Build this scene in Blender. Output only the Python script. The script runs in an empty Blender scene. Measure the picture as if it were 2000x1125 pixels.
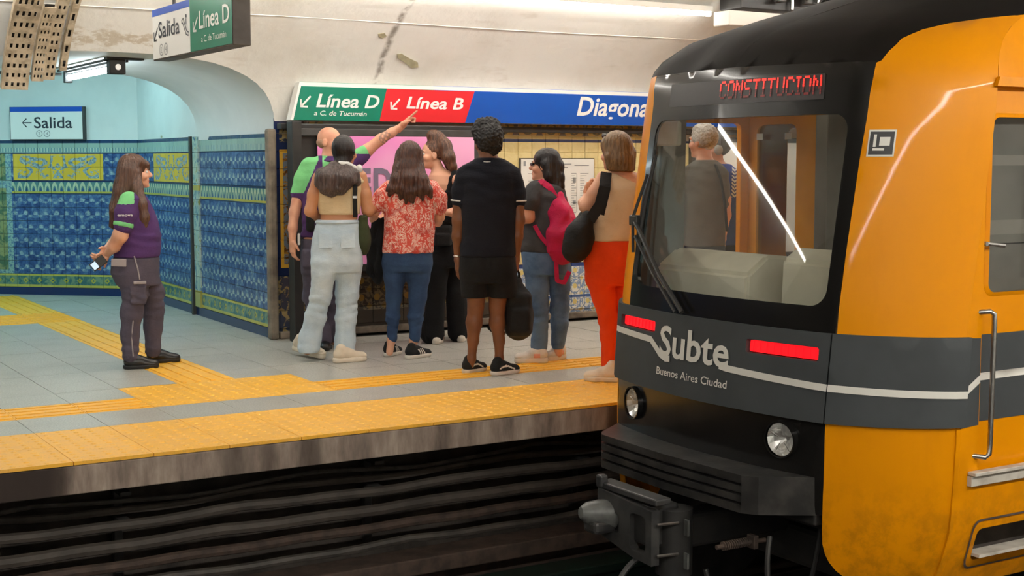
import bpy, bmesh, math, random
import numpy as np
from mathutils import Vector, Matrix
from mathutils.geometry import delaunay_2d_cdt
random.seed(7); rng = np.random.default_rng(7)
SC = bpy.context.scene; COL = SC.collection
# ---------------------------------------------------------------- camera
CAM_H = 1.5; FPX = 2715.8; PITCH = math.radians(5.207); YAW = math.radians(31.33)
cd = bpy.data.cameras.new('camera'); cam = bpy.data.objects.new('camera', cd); COL.objects.link(cam)
cam.location = (0, 0, CAM_H); cam.rotation_euler = (math.pi/2 - PITCH, 0, -YAW)
cd.sensor_width = 36; cd.lens = FPX/2000*36; cd.clip_start = .05
SC.camera = cam
# ---------------------------------------------------------------- world, exposure, lights
w = bpy.data.worlds.new('world'); SC.world = w; w.use_nodes = True
w.node_tree.nodes['Background'].inputs[0].default_value = (.8, .85, .9, 1)
w.node_tree.nodes['Background'].inputs[1].default_value = .03
SC.view_settings.view_transform = 'Standard'; SC.view_settings.look = 'None'
SC.view_settings.exposure = 0.14; SC.view_settings.gamma = 1; SC.view_settings.use_curve_mapping = False
STRIP_FAR = 26.0; STRIP_NEAR = 130.0; STRIP_FILL = 54.0; STRIP_COL = (1.0, .955, .885)
TUBE_PASSAGE = 30.0; HALL_LAMP = 20.0; PASSAGE_COL = (.50, .93, 1.0); TUBE_COL = (.80, .95, 1.0)
# ---------------------------------------------------------------- pixel <-> place helpers (2000 x 1125)
_F0 = np.array([math.sin(YAW), math.cos(YAW), 0.]); _R = np.array([math.cos(YAW), -math.sin(YAW), 0.])
_F = _F0*math.cos(PITCH) + np.array([0, 0, -math.sin(PITCH)]); _U = np.cross(_R, _F); _C = np.array([0, 0, CAM_H])
def ray(px, py): return _F*FPX + _R*(px-1000) - _U*(py-562.5)
def onz(px, py, z=0.): d = ray(px, py); return _C + d*(z-CAM_H)/d[2]
def ony(px, py, y): d = ray(px, py); return _C + d*y/d[1]
def onx(px, py, x): d = ray(px, py); return _C + d*x/d[0]
# ---------------------------------------------------------------- object helpers
def link(o, parent=None):
    COL.objects.link(o)
    if parent is not None: o.parent = parent
    return o
def tag(o, label=None, cat=None, group=None, kind=None):
    if label: o['label'] = label
    if cat: o['category'] = cat
    if group: o['group'] = group
    if kind: o['kind'] = kind
    return o
def empty(name, loc=(0, 0, 0), rz=0., label=None, cat=None, group=None):
    o = bpy.data.objects.new(name, None); o.location = loc; o.rotation_euler = (0, 0, rz); o.empty_display_size = .1
    COL.objects.link(o); return tag(o, label, cat, group)
def mesh(name, v, f, mats=None, parent=None, smooth=False, midx=None):
    me = bpy.data.meshes.new(name); me.from_pydata([tuple(map(float, p)) for p in v], [], [tuple(map(int, q)) for q in f]); me.update()
    if mats is not None:
        for m in (mats if isinstance(mats, (list, tuple)) else [mats]): me.materials.append(m)
    if midx is not None: me.polygons.foreach_set('material_index', np.asarray(midx, dtype=np.int32))
    if smooth: me.polygons.foreach_set('use_smooth', np.ones(len(me.polygons), dtype=bool))
    return link(bpy.data.objects.new(name, me), parent)
def from_bm(name, bm, m, parent=None, smooth=False, kind=None, label=None):
    bmesh.ops.recalc_face_normals(bm, faces=bm.faces[:])
    me = bpy.data.meshes.new(name); bm.to_mesh(me); bm.free()
    for mm in (m if isinstance(m, (list, tuple)) else [m]): me.materials.append(mm)
    if smooth:
        me.polygons.foreach_set('use_smooth', np.ones(len(me.polygons), dtype=bool))
        try: me.set_sharp_from_angle(angle=math.radians(40))
        except Exception: pass
    o = link(bpy.data.objects.new(name, me), parent)
    return tag(o, label, None, None, kind)
def bx(bm, c, s, bev=0., rot=None, mi=0):
    """rounded box centre c, full size s"""
    r = bmesh.ops.create_cube(bm, size=1.0); vs = r['verts']
    fs = set(f for v in vs for f in v.link_faces)
    bmesh.ops.scale(bm, vec=s, verts=vs)
    if bev > 0:
        es = list(set(e for v in vs for e in v.link_edges))
        q = bmesh.ops.bevel(bm, geom=es, offset=bev, segments=2 if bev > .004 else 1, affect='EDGES', profile=.5)
        vs = list(set(v for f in q['faces'] for v in f.verts) | set(v for v in vs if v.is_valid))
        fs = set(f for v in vs for f in v.link_faces)
    if rot is not None: bmesh.ops.transform(bm, matrix=rot, verts=vs)
    bmesh.ops.translate(bm, vec=c, verts=vs)
    if mi:
        for f in fs: f.material_index = mi
    return vs
def tube(bm, pts, r, seg=10, caps=True):
    """swept tube through pts with radius r (number or list)"""
    P = [Vector(p) for p in pts]; n = len(P)
    rr = r if isinstance(r, (list, tuple)) else [r]*n
    T = [(P[min(i+1, n-1)]-P[max(i-1, 0)]).normalized() for i in range(n)]
    a = T[0].orthogonal().normalized(); rings = []
    for i in range(n):
        a = (a - T[i]*a.dot(T[i])).normalized(); b = T[i].cross(a)
        rings.append([bm.verts.new(P[i] + (a*math.cos(k*math.tau/seg)+b*math.sin(k*math.tau/seg))*rr[i]) for k in range(seg)])
    for i in range(n-1):
        for k in range(seg): bm.faces.new((rings[i][k], rings[i][(k+1) % seg], rings[i+1][(k+1) % seg], rings[i+1][k]))
    if caps: bm.faces.new(rings[0][::-1]); bm.faces.new(rings[-1])
def cyl(bm, a, b, r, r2=None, seg=16): tube(bm, [a, b], [r, r if r2 is None else r2], seg)
def box_obj(name, c, s, m, parent=None, bev=0., kind=None, label=None):
    bm = bmesh.new(); bx(bm, c, s, bev); return from_bm(name, bm, m, parent, kind=kind, label=label)
def tube_obj(name, pts, r, m, parent=None, seg=10, kind=None, label=None):
    bm = bmesh.new(); tube(bm, pts, r, seg); return from_bm(name, bm, m, parent, smooth=True, kind=kind, label=label)
def inpoly(p, poly):
    x, y = p; c = False; j = len(poly)-1
    for i in range(len(poly)):
        xi, yi = poly[i]; xj, yj = poly[j]
        if (yi > y) != (yj > y) and x < (xj-xi)*(y-yi)/(yj-yi)+xi: c = not c
        j = i
    return c
def densify(poly, res):
    out = []
    for i in range(len(poly)):
        a = poly[i]; b = poly[(i+1) % len(poly)]; d = math.hypot(b[0]-a[0], b[1]-a[1]); k = max(1, int(math.ceil(d/res)))
        for j in range(k): out.append((a[0]+(b[0]-a[0])*j/k, a[1]+(b[1]-a[1])*j/k))
    return out
def rrect(x0, y0, x1, y1, r, seg=6):
    out = []
    for cx, cy, a0 in ((x1-r, y1-r, 0), (x0+r, y1-r, 90), (x0+r, y0+r, 180), (x1-r, y0+r, 270)):
        for k in range(seg+1):
            a = math.radians(a0+90*k/seg); out.append((cx+r*math.cos(a), cy+r*math.sin(a)))
    return out
def sheet(name, outer, holes, fn, m, parent=None, res=.15, thick=.01, proud=0., smooth=True, kind=None, label=None):
    """a curved plate with holes: fn(u,v) -> (point, outward normal); built with real thickness"""
    o = densify(outer, res); hs_ = [densify(h, res) for h in holes]
    pts = list(o); edges = [(i, (i+1) % len(o)) for i in range(len(o))]
    for h in hs_:
        k = len(pts); pts += h; edges += [(k+i, k+(i+1) % len(h)) for i in range(len(h))]
    xs = [p[0] for p in o]; ys = [p[1] for p in o]
    nx = int((max(xs)-min(xs))/res); ny = int((max(ys)-min(ys))/res)
    bpts = np.array(pts)
    for i in range(1, nx+1):
        for j in range(1, ny+1):
            p = (min(xs)+(i-.5)*res, min(ys)+(j-.5)*res)
            if inpoly(p, o) and not any(inpoly(p, h) for h in hs_) and np.min(np.hypot(bpts[:, 0]-p[0], bpts[:, 1]-p[1])) > res*.45: pts.append(p)
    V, E_, Fc, *_ = delaunay_2d_cdt([Vector(p) for p in pts], edges, [], 0, 1e-6)
    tri = []
    for f in Fc:
        c = (sum(V[i][0] for i in f)/len(f), sum(V[i][1] for i in f)/len(f))
        if inpoly(c, o) and not any(inpoly(c, h) for h in hs_): tri.append(list(f))
    PN = [fn(v[0], v[1]) for v in V]
    top = [np.array(p)+np.array(n)*proud for p, n in PN]; bot = [np.array(p)+np.array(n)*(proud-thick) for p, n in PN]
    n0 = len(V)
    if tri:
        a, b, c = (top[i] for i in tri[0][:3])
        if np.dot(np.cross(b-a, c-a), PN[tri[0][0]][1]) < 0: tri = [f[::-1] for f in tri]
    cnt = {}
    for f in tri:
        for i in range(len(f)):
            e = (f[i], f[(i+1) % len(f)]); cnt[e] = 1
    faces = list(tri) + [[n0+i for i in f[::-1]] for f in tri]; sm = [smooth]*(2*len(tri)); pts3 = top+bot
    for (a, b) in list(cnt):          # rim with its own vertices, so the edge stays crisp
        if (b, a) not in cnt: k = len(pts3); pts3 += [pts3[b], pts3[a], pts3[n0+a], pts3[n0+b]]; faces.append([k, k+1, k+2, k+3]); sm.append(False)
    ob = mesh(name, pts3, faces, m, parent)
    ob.data.polygons.foreach_set('use_smooth', np.array(sm, dtype=bool))
    used = set(i for f in faces for i in f)
    if len(used) < len(pts3):
        bm = bmesh.new(); bm.from_mesh(ob.data); bmesh.ops.delete(bm, geom=[v for v in bm.verts if not v.link_faces], context='VERTS'); bm.to_mesh(ob.data); bm.free()
    return tag(ob, label, None, None, kind)
def text_mesh(s, size, bold=.0, shear=0., spacing=1.0, sx=1.0):
    """flat text geometry as (verts Nx2, faces); origin at left of baseline"""
    cu = bpy.data.curves.new('txt', 'FONT'); cu.body = s; cu.size = size; cu.offset = bold*size; cu.shear = shear; cu.space_character = spacing
    cu.resolution_u = 3; cu.fill_mode = 'FRONT'
    ob = bpy.data.objects.new('txt', cu); COL.objects.link(ob)
    me = bpy.data.meshes.new_from_object(ob.evaluated_get(bpy.context.evaluated_depsgraph_get()))
    v = np.array([(q.co.x*sx, q.co.y) for q in me.vertices]); f = [list(p.vertices) for p in me.polygons]
    bpy.data.objects.remove(ob); bpy.data.curves.remove(cu); bpy.data.meshes.remove(me)
    return v, f
def put_text(name, s, size, fn, m, parent, align=0., **k):
    """text mapped by fn(u,v)->(p,n); align 0 left .5 centre; returns width"""
    v, f = text_mesh(s, size, **k); w_ = v[:, 0].max()-v[:, 0].min(); v[:, 0] -= v[:, 0].min()+align*w_
    P = []; N_ = []
    for q in v:
        p, n = fn(q[0], q[1]); P.append(np.array(p)+np.array(n)*.004); N_.append(n)
    if f:
        a, b, c = (P[i] for i in f[0][:3])
        if np.dot(np.cross(b-a, c-a), N_[f[0][0]]) < 0: f = [q[::-1] for q in f]
    mesh(name, P, f, m, parent); return w_
def plane_fn(o, u, v, n):
    o, u, v, n = (np.array(q, float) for q in (o, u, v, n))
    return lambda a, b: (o+u*a+v*b, n)
def flat(name, poly, fn, m, parent, proud=.003, kind=None):
    """a thin flat printed shape"""
    return sheet(name, poly, [], fn, m, parent, res=10, thick=.002, proud=proud, smooth=False, kind=kind)
# ---------------------------------------------------------------- materials
class NT:
    def __init__(s, m): s.t = m.node_tree; s.b = s.t.nodes.get('Principled BSDF'); s.n = 0
    def node(s, ty, **k):
        n = s.t.nodes.new(ty)
        for a, b in k.items(): setattr(n, a, b)
        return n
    def put(s, sock, v):
        if isinstance(v, bpy.types.NodeSocket): s.t.links.new(v, sock)
        elif isinstance(v, (tuple, list)): sock.default_value = tuple(v)+((1,) if len(v) == 3 and sock.type == 'RGBA' else ())
        else: sock.default_value = v
    def math(s, op, a, b=0., c=0.):
        n = s.node('ShaderNodeMath', operation=op); s.put(n.inputs[0], a); s.put(n.inputs[1], b); s.put(n.inputs[2], c); return n.outputs[0]
    def vmath(s, op, a, b): n = s.node('ShaderNodeVectorMath', operation=op); s.put(n.inputs[0], a); s.put(n.inputs[1], b); return n
    def pos(s): return s.node('ShaderNodeNewGeometry').outputs['Position']
    def obj(s): return s.node('ShaderNodeTexCoord').outputs['Object']
    def rnd(s): return s.node('ShaderNodeObjectInfo').outputs['Random']
    def sep(s, v): n = s.node('ShaderNodeSeparateXYZ'); s.put(n.inputs[0], v); return n.outputs
    def comb(s, x, y, z=0.): n = s.node('ShaderNodeCombineXYZ'); s.put(n.inputs[0], x); s.put(n.inputs[1], y); s.put(n.inputs[2], z); return n.outputs[0]
    def dot(s, v, d): return s.vmath('DOT_PRODUCT', v, d).outputs['Value']
    def scale(s, v, d): return s.vmath('MULTIPLY', v, d).outputs[0]
    def noise(s, v, sc, det=3., rough=.55, dist=0.):
        n = s.node('ShaderNodeTexNoise'); s.put(n.inputs['Vector'], v); n.inputs['Scale'].default_value = sc; n.inputs['Detail'].default_value = det
        n.inputs['Roughness'].default_value = rough; n.inputs['Distortion'].default_value = dist; return n.outputs['Fac']
    def voro(s, v, sc): n = s.node('ShaderNodeTexVoronoi'); s.put(n.inputs['Vector'], v); n.inputs['Scale'].default_value = sc; return n.outputs
    def mix(s, f, a, b):
        n = s.node('ShaderNodeMix', data_type='RGBA'); s.put(n.inputs[0], f); s.put(n.inputs[6], a); s.put(n.inputs[7], b); return n.outputs[2]
    def ramp(s, f, stops, const=False):
        n = s.node('ShaderNodeValToRGB'); s.put(n.inputs[0], f); r = n.color_ramp; r.interpolation = 'CONSTANT' if const else 'LINEAR'
        while len(r.elements) < len(stops): r.elements.new(.5)
        for e, (p, c) in zip(r.elements, stops): e.position = p; e.color = tuple(c)+(1,) if isinstance(c, (tuple, list)) else (c, c, c, 1)
        return n.outputs[0]
    def step(s, x, lo, hi): # smooth 0..1
        n = s.node('ShaderNodeMapRange', clamp=True, interpolation_type='SMOOTHSTEP'); s.put(n.inputs[0], x); n.inputs[1].default_value = lo; n.inputs[2].default_value = hi; return n.outputs[0]
    def band(s, x, a, b): return s.math('MULTIPLY', s.math('GREATER_THAN', x, a), s.math('LESS_THAN', x, b))
    def bump(s, h, st=.2, d=.01): n = s.node('ShaderNodeBump'); n.inputs['Strength'].default_value = st; n.inputs['Distance'].default_value = d; s.put(n.inputs['Height'], h); s.t.links.new(n.outputs[0], s.b.inputs['Normal'])
    def color(s, c): s.put(s.b.inputs['Base Color'], c)
    def rough(s, c): s.put(s.b.inputs['Roughness'], c)
def lin(r, g, b):
    f = lambda c: (c/255/12.92 if c <= 10 else ((c/255+.055)/1.055)**2.4)
    return (f(r), f(g), f(b))
def mat(name, col=(.5, .5, .5), rough=.5, metal=0., coat=0., spec=.5, emit=None, es=1.):
    m = bpy.data.materials.new(name); m.use_nodes = True; b = m.node_tree.nodes['Principled BSDF']
    b.inputs['Base Color'].default_value = (*col, 1); b.inputs['Roughness'].default_value = rough; b.inputs['Metallic'].default_value = metal
    b.inputs['Coat Weight'].default_value = coat; b.inputs['Coat Roughness'].default_value = .05; b.inputs['Specular IOR Level'].default_value = spec
    if emit: b.inputs['Emission Color'].default_value = (*emit, 1); b.inputs['Emission Strength'].default_value = es
    return m
def grainy(name, col, col2=None, sc=8., rough=.6, amt=.5, bump=0., bsc=60., **k):
    """base colour with procedural mottling"""
    m = mat(name, col, rough, **k); n = NT(m); v = n.obj()
    c2 = col2 or tuple(c*.75 for c in col)
    n.color(n.mix(n.math('MULTIPLY', n.step(n.noise(v, sc, 4), .35, .68), amt), col, c2))
    if bump: n.bump(n.noise(v, bsc, 3), bump)
    return m
M = {}
M['plaster'] = m = mat('vault_plaster', (.80, .76, .68), .8); n = NT(m); p_ = n.pos(); sx_ = n.sep(p_)
a_ = n.noise(p_, 1.1, 5, .6); b_ = n.noise(n.scale(p_, (.6, 1, 3)), 4, 4, .65)
c0 = n.mix(n.step(a_, .4, .75), lin(226, 225, 219), lin(208, 205, 196)); c0 = n.mix(n.math('MULTIPLY', n.step(b_, .58, .75), .35), c0, lin(188, 179, 164))
# vertical construction joint with grime, bare patches, damp stains over the arch
jn = n.math('ADD', sx_[0], n.math('MULTIPLY', n.math('SUBTRACT', n.noise(n.scale(p_, (0, 1, 1)), 6, 3), .5), .05))
jd = n.math('ABSOLUTE', n.math('SUBTRACT', jn, 5.27))
j1 = n.math('MULTIPLY', n.math('SUBTRACT', 1., n.step(jd, .004, .05)), n.step(n.noise(p_, 9, 3), .38, .62))
c0 = n.mix(n.math('MULTIPLY', j1, .8), c0, lin(110, 100, 88))
st = n.math('MULTIPLY', n.step(n.noise(n.scale(p_, (1.5, 1, 4)), 3.5, 5, .7), .47, .6), n.math('MULTIPLY', n.math('SUBTRACT', 1., n.step(n.math('ABSOLUTE', n.math('SUBTRACT', sx_[2], 2.42)), .03, .13)), n.math('SUBTRACT', 1., n.step(n.math('ABSOLUTE', n.math('SUBTRACT', sx_[0], 3.0)), .3, .55))))
c0 = n.mix(n.math('MULTIPLY', st, .55), c0, lin(164, 142, 100))
n.color(c0); n.bump(n.noise(p_, 14, 5), .25, .02)
M['plaster_bare'] = grainy('bare_plaster', lin(170, 165, 135), lin(130, 130, 110), 20)
M['white_paint'] = grainy('passage_paint', lin(222, 226, 224), lin(205, 210, 208), 2., .6, .5, .05)
M['grout'] = grainy('wall_grout', lin(120, 120, 105), lin(80, 82, 75), 9, .9)
M['concrete_dark'] = grainy('dark_concrete', (.06, .05, .043), (.025, .021, .018), 3, .9, 1., .4, 20)
M['soot'] = grainy('sooty_wall', (.075, .062, .052), (.03, .025, .021), 4, .95, 1., .4, 25)
M['black_metal'] = grainy('black_painted_metal', (.020, .020, .020), (.035, .033, .03), 12, .45, .6)
M['dark_grey'] = grainy('dark_grey_metal', (.055, .054, .052), (.035, .034, .033), 10, .5, .7)
M['steel'] = grainy('brushed_steel', (.55, .54, .52), (.4, .39, .37), 30, .3, .6, metal=1.)
M['galv'] = grainy('painted_cable_tray', lin(205, 190, 165), lin(150, 135, 112), 14, .6, .8)
M['hole'] = mat('slot_shadow', (.03, .026, .022), .9)
M['white'] = mat('white_enamel', lin(228, 228, 224), .4)
M['lamp_white'] = mat('lamp_housing_white', lin(225, 222, 214), .5)
M['tube_far'] = mat('lit_tube', (1, 1, 1), .5, emit=STRIP_COL, es=STRIP_FAR)
M['tube_near'] = mat('lit_tube_near', (1, 1, 1), .5, emit=STRIP_COL, es=STRIP_NEAR)
M['tube_mid'] = mat('lit_tube_mid', (1, 1, 1), .5, emit=STRIP_COL, es=STRIP_FILL)
M['tube_passage'] = mat('lit_tube_cool', (1, 1, 1), .5, emit=TUBE_COL, es=TUBE_PASSAGE)
M['hall_panel'] = mat('lit_panel_cool', (1, 1, 1), .5, emit=PASSAGE_COL, es=HALL_LAMP)
# granite floor
def granite(name, c1, c2, rough=.35):
    m = mat(name, c1, rough); n = NT(m); p = n.pos()
    f = n.noise(p, 90, 2, .7); g = n.noise(p, 1.7, 4); r = n.rnd()
    c = n.mix(n.step(f, .4, .62), c1, c2); c = n.mix(n.math('MULTIPLY', n.step(g, .45, .7), .35), c, tuple(x*.6 for x in c1))
    c = n.mix(n.math('MULTIPLY', r, .18), c, tuple(x*.75 for x in c1)); n.color(c)
    n.rough(n.math('ADD', rough-.08, n.math('MULTIPLY', g, .25))); return m
M['granite'] = granite('grey_granite', lin(196, 194, 185), lin(164, 162, 154), .3)
M['granite_joint'] = mat('floor_joint', lin(105, 104, 98), .8)
def yellow_tile(name, c1, c2):
    m = mat(name, c1, .5); n = NT(m); p = n.pos(); g = n.noise(n.scale(p, (1, 2.5, 1)), 5, 5, .65); r = n.rnd()
    c = n.mix(n.math('MULTIPLY', n.step(g, .42, .7), .55), c1, c2); c = n.mix(n.math('MULTIPLY', r, .22), c, tuple(x*.72 for x in c1))
    c = n.mix(n.math('MULTIPLY', n.step(n.noise(p, 70, 2), .55, .7), .25), c, lin(150, 120, 70)); n.color(c); return m
M['tactile'] = yellow_tile('yellow_tactile', lin(255, 192, 52), lin(232, 178, 92))
M['tactile_edge'] = yellow_tile('yellow_edge_tactile', lin(255, 192, 62), lin(240, 186, 104))
m = M['slab_edge'] = mat('platform_edge_concrete', (.1, .09, .08), .85); n = NT(m); p = n.pos(); q = n.noise(n.scale(p, (1, 1, .25)), 7, 5, .65); q2 = n.noise(n.scale(p, (1, .3, .1)), 2.2, 2)
c = n.ramp(q, [(.3, lin(88, 76, 68)), (.5, lin(146, 130, 118)), (.72, lin(190, 174, 158))]); c = n.mix(n.step(q2, .52, .64), c, lin(52, 42, 37)); n.color(c); n.bump(q, .3)
# painted azulejo walls: pattern by place on the wall (u along it, z up)
def azulejo(name, udir, u0=0., cart=(0., .5), left=None):
    m = mat(name, (.1, .2, .4), .22); n = NT(m); p = n.pos(); s3 = n.sep(p); z = s3[2]; u = n.math('SUBTRACT', n.dot(p, udir), u0)
    uv = n.comb(u, z); nz = n.noise(uv, 11, 4, .6, .8); nf = n.noise(uv, 38, 3, .6)
    def cell(x, per, off=0.): return n.math('SUBTRACT', n.math('FRACT', n.math('ADD', n.math('DIVIDE', x, per), off)), .5)
    # field: blue tapestry with pale sprigs on a staggered lattice
    row = n.math('FLOOR', n.math('DIVIDE', z, .15)); off = n.math('MULTIPLY', n.math('MODULO', row, 2.), .5)
    cu = n.math('SUBTRACT', n.math('FRACT', n.math('ADD', n.math('DIVIDE', u, .125), off)), .5); cz = cell(z, .15, .43)
    wob = n.math('MULTIPLY', n.math('SUBTRACT', nz, .5), .55)
    dd = n.math('ADD', n.math('POWER', n.math('ADD', cu, wob), 2.), n.math('POWER', n.math('ADD', cz, n.math('MULTIPLY', wob, .7)), 2.))
    sprig = n.math('SUBTRACT', 1., n.step(dd, .010, .085))
    fld = n.ramp(nz, [(.30, lin(40, 62, 112)), (.47, lin(62, 96, 148)), (.58, lin(86, 122, 166)), (.72, lin(128, 160, 182))])
    fld = n.mix(n.math('MULTIPLY', n.step(nf, .46, .64), .45), fld, lin(26, 52, 112))
    fld = n.mix(n.math('MULTIPLY', sprig, n.step(nf, .3, .55)), fld, lin(160, 188, 196))
    # base border: olive and green with lozenges
    du = n.math('ABSOLUTE', cell(u, .165)); dz = n.math('ABSOLUTE', n.math('DIVIDE', n.math('SUBTRACT', z, .165), .15)); loz = n.math('ADD', du, dz)
    b1 = n.mix(n.step(loz, .18, .24), lin(178, 176, 74), n.mix(n.step(nz, .42, .58), lin(58, 110, 112), lin(120, 150, 120)))
    b1 = n.mix(n.math('LESS_THAN', loz, .08), b1, lin(60, 108, 110)); b1 = n.mix(n.math('GREATER_THAN', dz, .33), b1, lin(196, 190, 90))
    # middle border: row of pale arches over a yellow line
    az = n.math('DIVIDE', n.math('SUBTRACT', z, 1.165), .12); arch = n.math('ADD', n.math('POWER', n.math('MULTIPLY', cell(u, .085), 2.), 2.), n.math('POWER', az, 2.))
    b2 = n.mix(n.band(arch, .25, .75), lin(92, 138, 138), lin(186, 205, 176)); b2 = n.mix(n.math('LESS_THAN', arch, .1), b2, lin(54, 96, 140))
    b2 = n.mix(n.math('LESS_THAN', z, 1.165), b2, lin(190, 184, 84)); b2 = n.mix(n.math('LESS_THAN', z, 1.145), b2, lin(40, 80, 120)); b2 = n.mix(n.math('GREATER_THAN', z, 1.268), b2, lin(30, 56, 100))
    # upper panels: yellow cartouches between blue fields
    pu = n.math('DIVIDE', n.math('ABSOLUTE', n.math('SUBTRACT', u, cart[0])), cart[1]*2.7); pz = n.math('ABSOLUTE', n.math('DIVIDE', n.math('SUBTRACT', z, 1.435), .15))
    inp = n.math('MULTIPLY', n.math('LESS_THAN', pu, .37), n.math('LESS_THAN', pz, .97))
    scr = n.noise(n.comb(n.math('MULTIPLY', pu, 6.), n.math('MULTIPLY', z, 5.)), 1.9, 3, .5, 1.8)
    car = n.mix(n.step(scr, .46, .52), lin(226, 190, 62), n.ramp(nf, [(.3, lin(60, 100, 140)), (.7, lin(190, 208, 196))]))
    car = n.mix(n.math('MAXIMUM', n.math('GREATER_THAN', pu, .335), n.math('GREATER_THAN', pz, .84)), car, lin(228, 194, 70))
    b3 = n.mix(inp, fld, car)
    # cornice
    dn = n.math('GREATER_THAN', n.math('FRACT', n.math('DIVIDE', u, .035)), .5)
    b4 = n.mix(n.band(z, 1.60, 1.65), lin(156, 186, 176), n.mix(dn, lin(120, 158, 164), lin(182, 204, 190))); b4 = n.mix(n.math('GREATER_THAN', z, 1.70), b4, lin(40, 72, 108)); b4 = n.mix(n.math('LESS_THAN', z, 1.595), b4, lin(28, 54, 100))
    c = n.mix(n.math('GREATER_THAN', z, .235), b1, fld); c = n.mix(n.math('GREATER_THAN', z, 1.135), c, b2); c = n.mix(n.math('GREATER_THAN', z, 1.285), c, b3); c = n.mix(n.math('GREATER_THAN', z, 1.585), c, b4)
    if left is not None:
        lf = n.mix(n.step(nz, .42, .56), lin(86, 118, 92), lin(150, 160, 110)); fr_ = n.math('MAXIMUM', n.math('GREATER_THAN', u, left-.07), n.math('MAXIMUM', n.math('LESS_THAN', z, .28), n.band(z, 1.2, 1.285)))
        lf = n.mix(fr_, lf, n.mix(n.step(nf, .45, .6), lin(150, 188, 182), lin(96, 134, 160))); c = n.mix(n.math('MULTIPLY', n.math('LESS_THAN', u, left), n.band(z, .235, 1.585)), c, lf)
    c = n.mix(n.math('LESS_THAN', z, .085), c, lin(24, 48, 96))
    c = n.mix(n.math('MULTIPLY', n.rnd(), .12), c, (.02, .03, .05)); n.color(c); n.bump(n.noise(uv, 6, 2), .04)
    return m
M['azulejo_back'] = azulejo('azulejo_back_wall', (.741, -.671, 0), 0.0, (-7.90, .545), -8.47)
M['azulejo_side'] = azulejo('azulejo_side_wall', (0, 1, 0), 0.0, (13.98, .66))
# the platform wall: yellow dado, frieze above, flowered skirting below, ornament by the portal
def azulejo_front():
    m = mat('azulejo_platform_wall', (.6, .5, .3), .22); n = NT(m); p = n.pos(); s3 = n.sep(p); x, z = s3[0], s3[2]; uv = n.comb(x, z)
    nf = n.noise(uv, 30, 3); nz = n.noise(uv, 9, 4, .6, 1.2)
    c = n.mix(n.step(nz, .4, .7), lin(232, 216, 160), lin(222, 203, 142))
    cu = n.math('SUBTRACT', n.math('FRACT', n.math('DIVIDE', x, .15)), .5); cz = n.math('SUBTRACT', n.math('FRACT', n.math('DIVIDE', n.math('SUBTRACT', z, .085), .15)), .5)
    rr = n.math('SQRT', n.math('ADD', n.math('POWER', cu, 2.), n.math('POWER', cz, 2.)))
    fl = n.mix(n.math('LESS_THAN', rr, .16), n.mix(n.step(n.noise(uv, 26, 2, .5, 1.), .46, .56), lin(226, 228, 216), lin(132, 158, 190)), lin(220, 204, 130))
    fl = n.mix(n.band(rr, .40, .46), fl, lin(120, 148, 186)); fl = n.mix(n.math('GREATER_THAN', rr, .60), fl, lin(216, 202, 136))
    c = n.mix(n.math('LESS_THAN', z, .535), c, fl); c = n.mix(n.band(z, .50, .535), c, lin(44, 72, 130)); c = n.mix(n.band(z, .2, .225), c, lin(70, 100, 150))
    fz = n.math('DIVIDE', n.math('SUBTRACT', z, 1.80), .07); fu = n.math('MULTIPLY', n.math('SUBTRACT', n.math('FRACT', n.math('DIVIDE', x, .26)), .5), 3.4)
    fr = n.math('SQRT', n.math('ADD', n.math('POWER', fu, 2.), n.math('POWER', fz, 2.)))
    frz = n.mix(n.band(fr, .55, .8), n.mix(n.math('LESS_THAN', fr, .4), lin(206, 186, 130), lin(176, 166, 128)), lin(128, 132, 122)); frz = n.mix(n.math('GREATER_THAN', fr, 1.45), frz, lin(118, 122, 132))
    frz = n.mix(n.band(z, 1.715, 1.74), frz, lin(222, 208, 150))
    c = n.mix(n.math('GREATER_THAN', z, 1.715), c, frz); c = n.mix(n.band(z, 1.678, 1.706), c, lin(50, 66, 100))
    # darker, browner flowered skirting behind the advert frame
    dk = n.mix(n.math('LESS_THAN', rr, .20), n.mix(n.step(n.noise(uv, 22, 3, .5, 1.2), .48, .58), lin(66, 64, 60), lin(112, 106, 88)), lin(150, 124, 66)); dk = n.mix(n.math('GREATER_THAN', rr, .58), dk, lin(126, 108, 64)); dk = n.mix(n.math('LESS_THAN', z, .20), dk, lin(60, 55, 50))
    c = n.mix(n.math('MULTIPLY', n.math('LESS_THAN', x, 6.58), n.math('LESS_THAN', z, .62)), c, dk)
    # ornament strip beside the portal
    ins = n.math('LESS_THAN', x, 4.66); orn = n.mix(n.step(n.noise(uv, 13, 3, .55, 2.2), .48, .54), lin(120, 128, 138), n.mix(n.step(nf, .4, .6), lin(176, 128, 58), lin(100, 62, 30)))
    inz = n.band(z, .60, 1.60); oc = n.mix(inz, n.mix(n.step(n.noise(uv, 16, 3, .5, 1.), .5, .58), lin(52, 62, 82), lin(158, 140, 96)), orn)
    edge = n.math('MAXIMUM', n.math('MAXIMUM', n.band(x, 4.432, 4.462), n.math('GREATER_THAN', x, 4.64)), n.math('MAXIMUM', n.band(z, .60, .63), n.band(z, 1.57, 1.60)))
    oc = n.mix(n.math('MULTIPLY', edge, inz), oc, lin(222, 172, 62)); oc = n.mix(n.math('MAXIMUM', n.math('MULTIPLY', n.math('LESS_THAN', x, 4.432), n.math('GREATER_THAN', z, .53)), n.math('MAXIMUM', n.band(z, 1.60, 1.66), n.band(z, .53, .60))), oc, lin(30, 44, 84))
    c = n.mix(ins, c, oc); c = n.mix(n.math('MULTIPLY', n.rnd(), .1), c, (.1, .08, .05)); n.color(c); return m
M['azulejo_front'] = azulejo_front()
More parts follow.
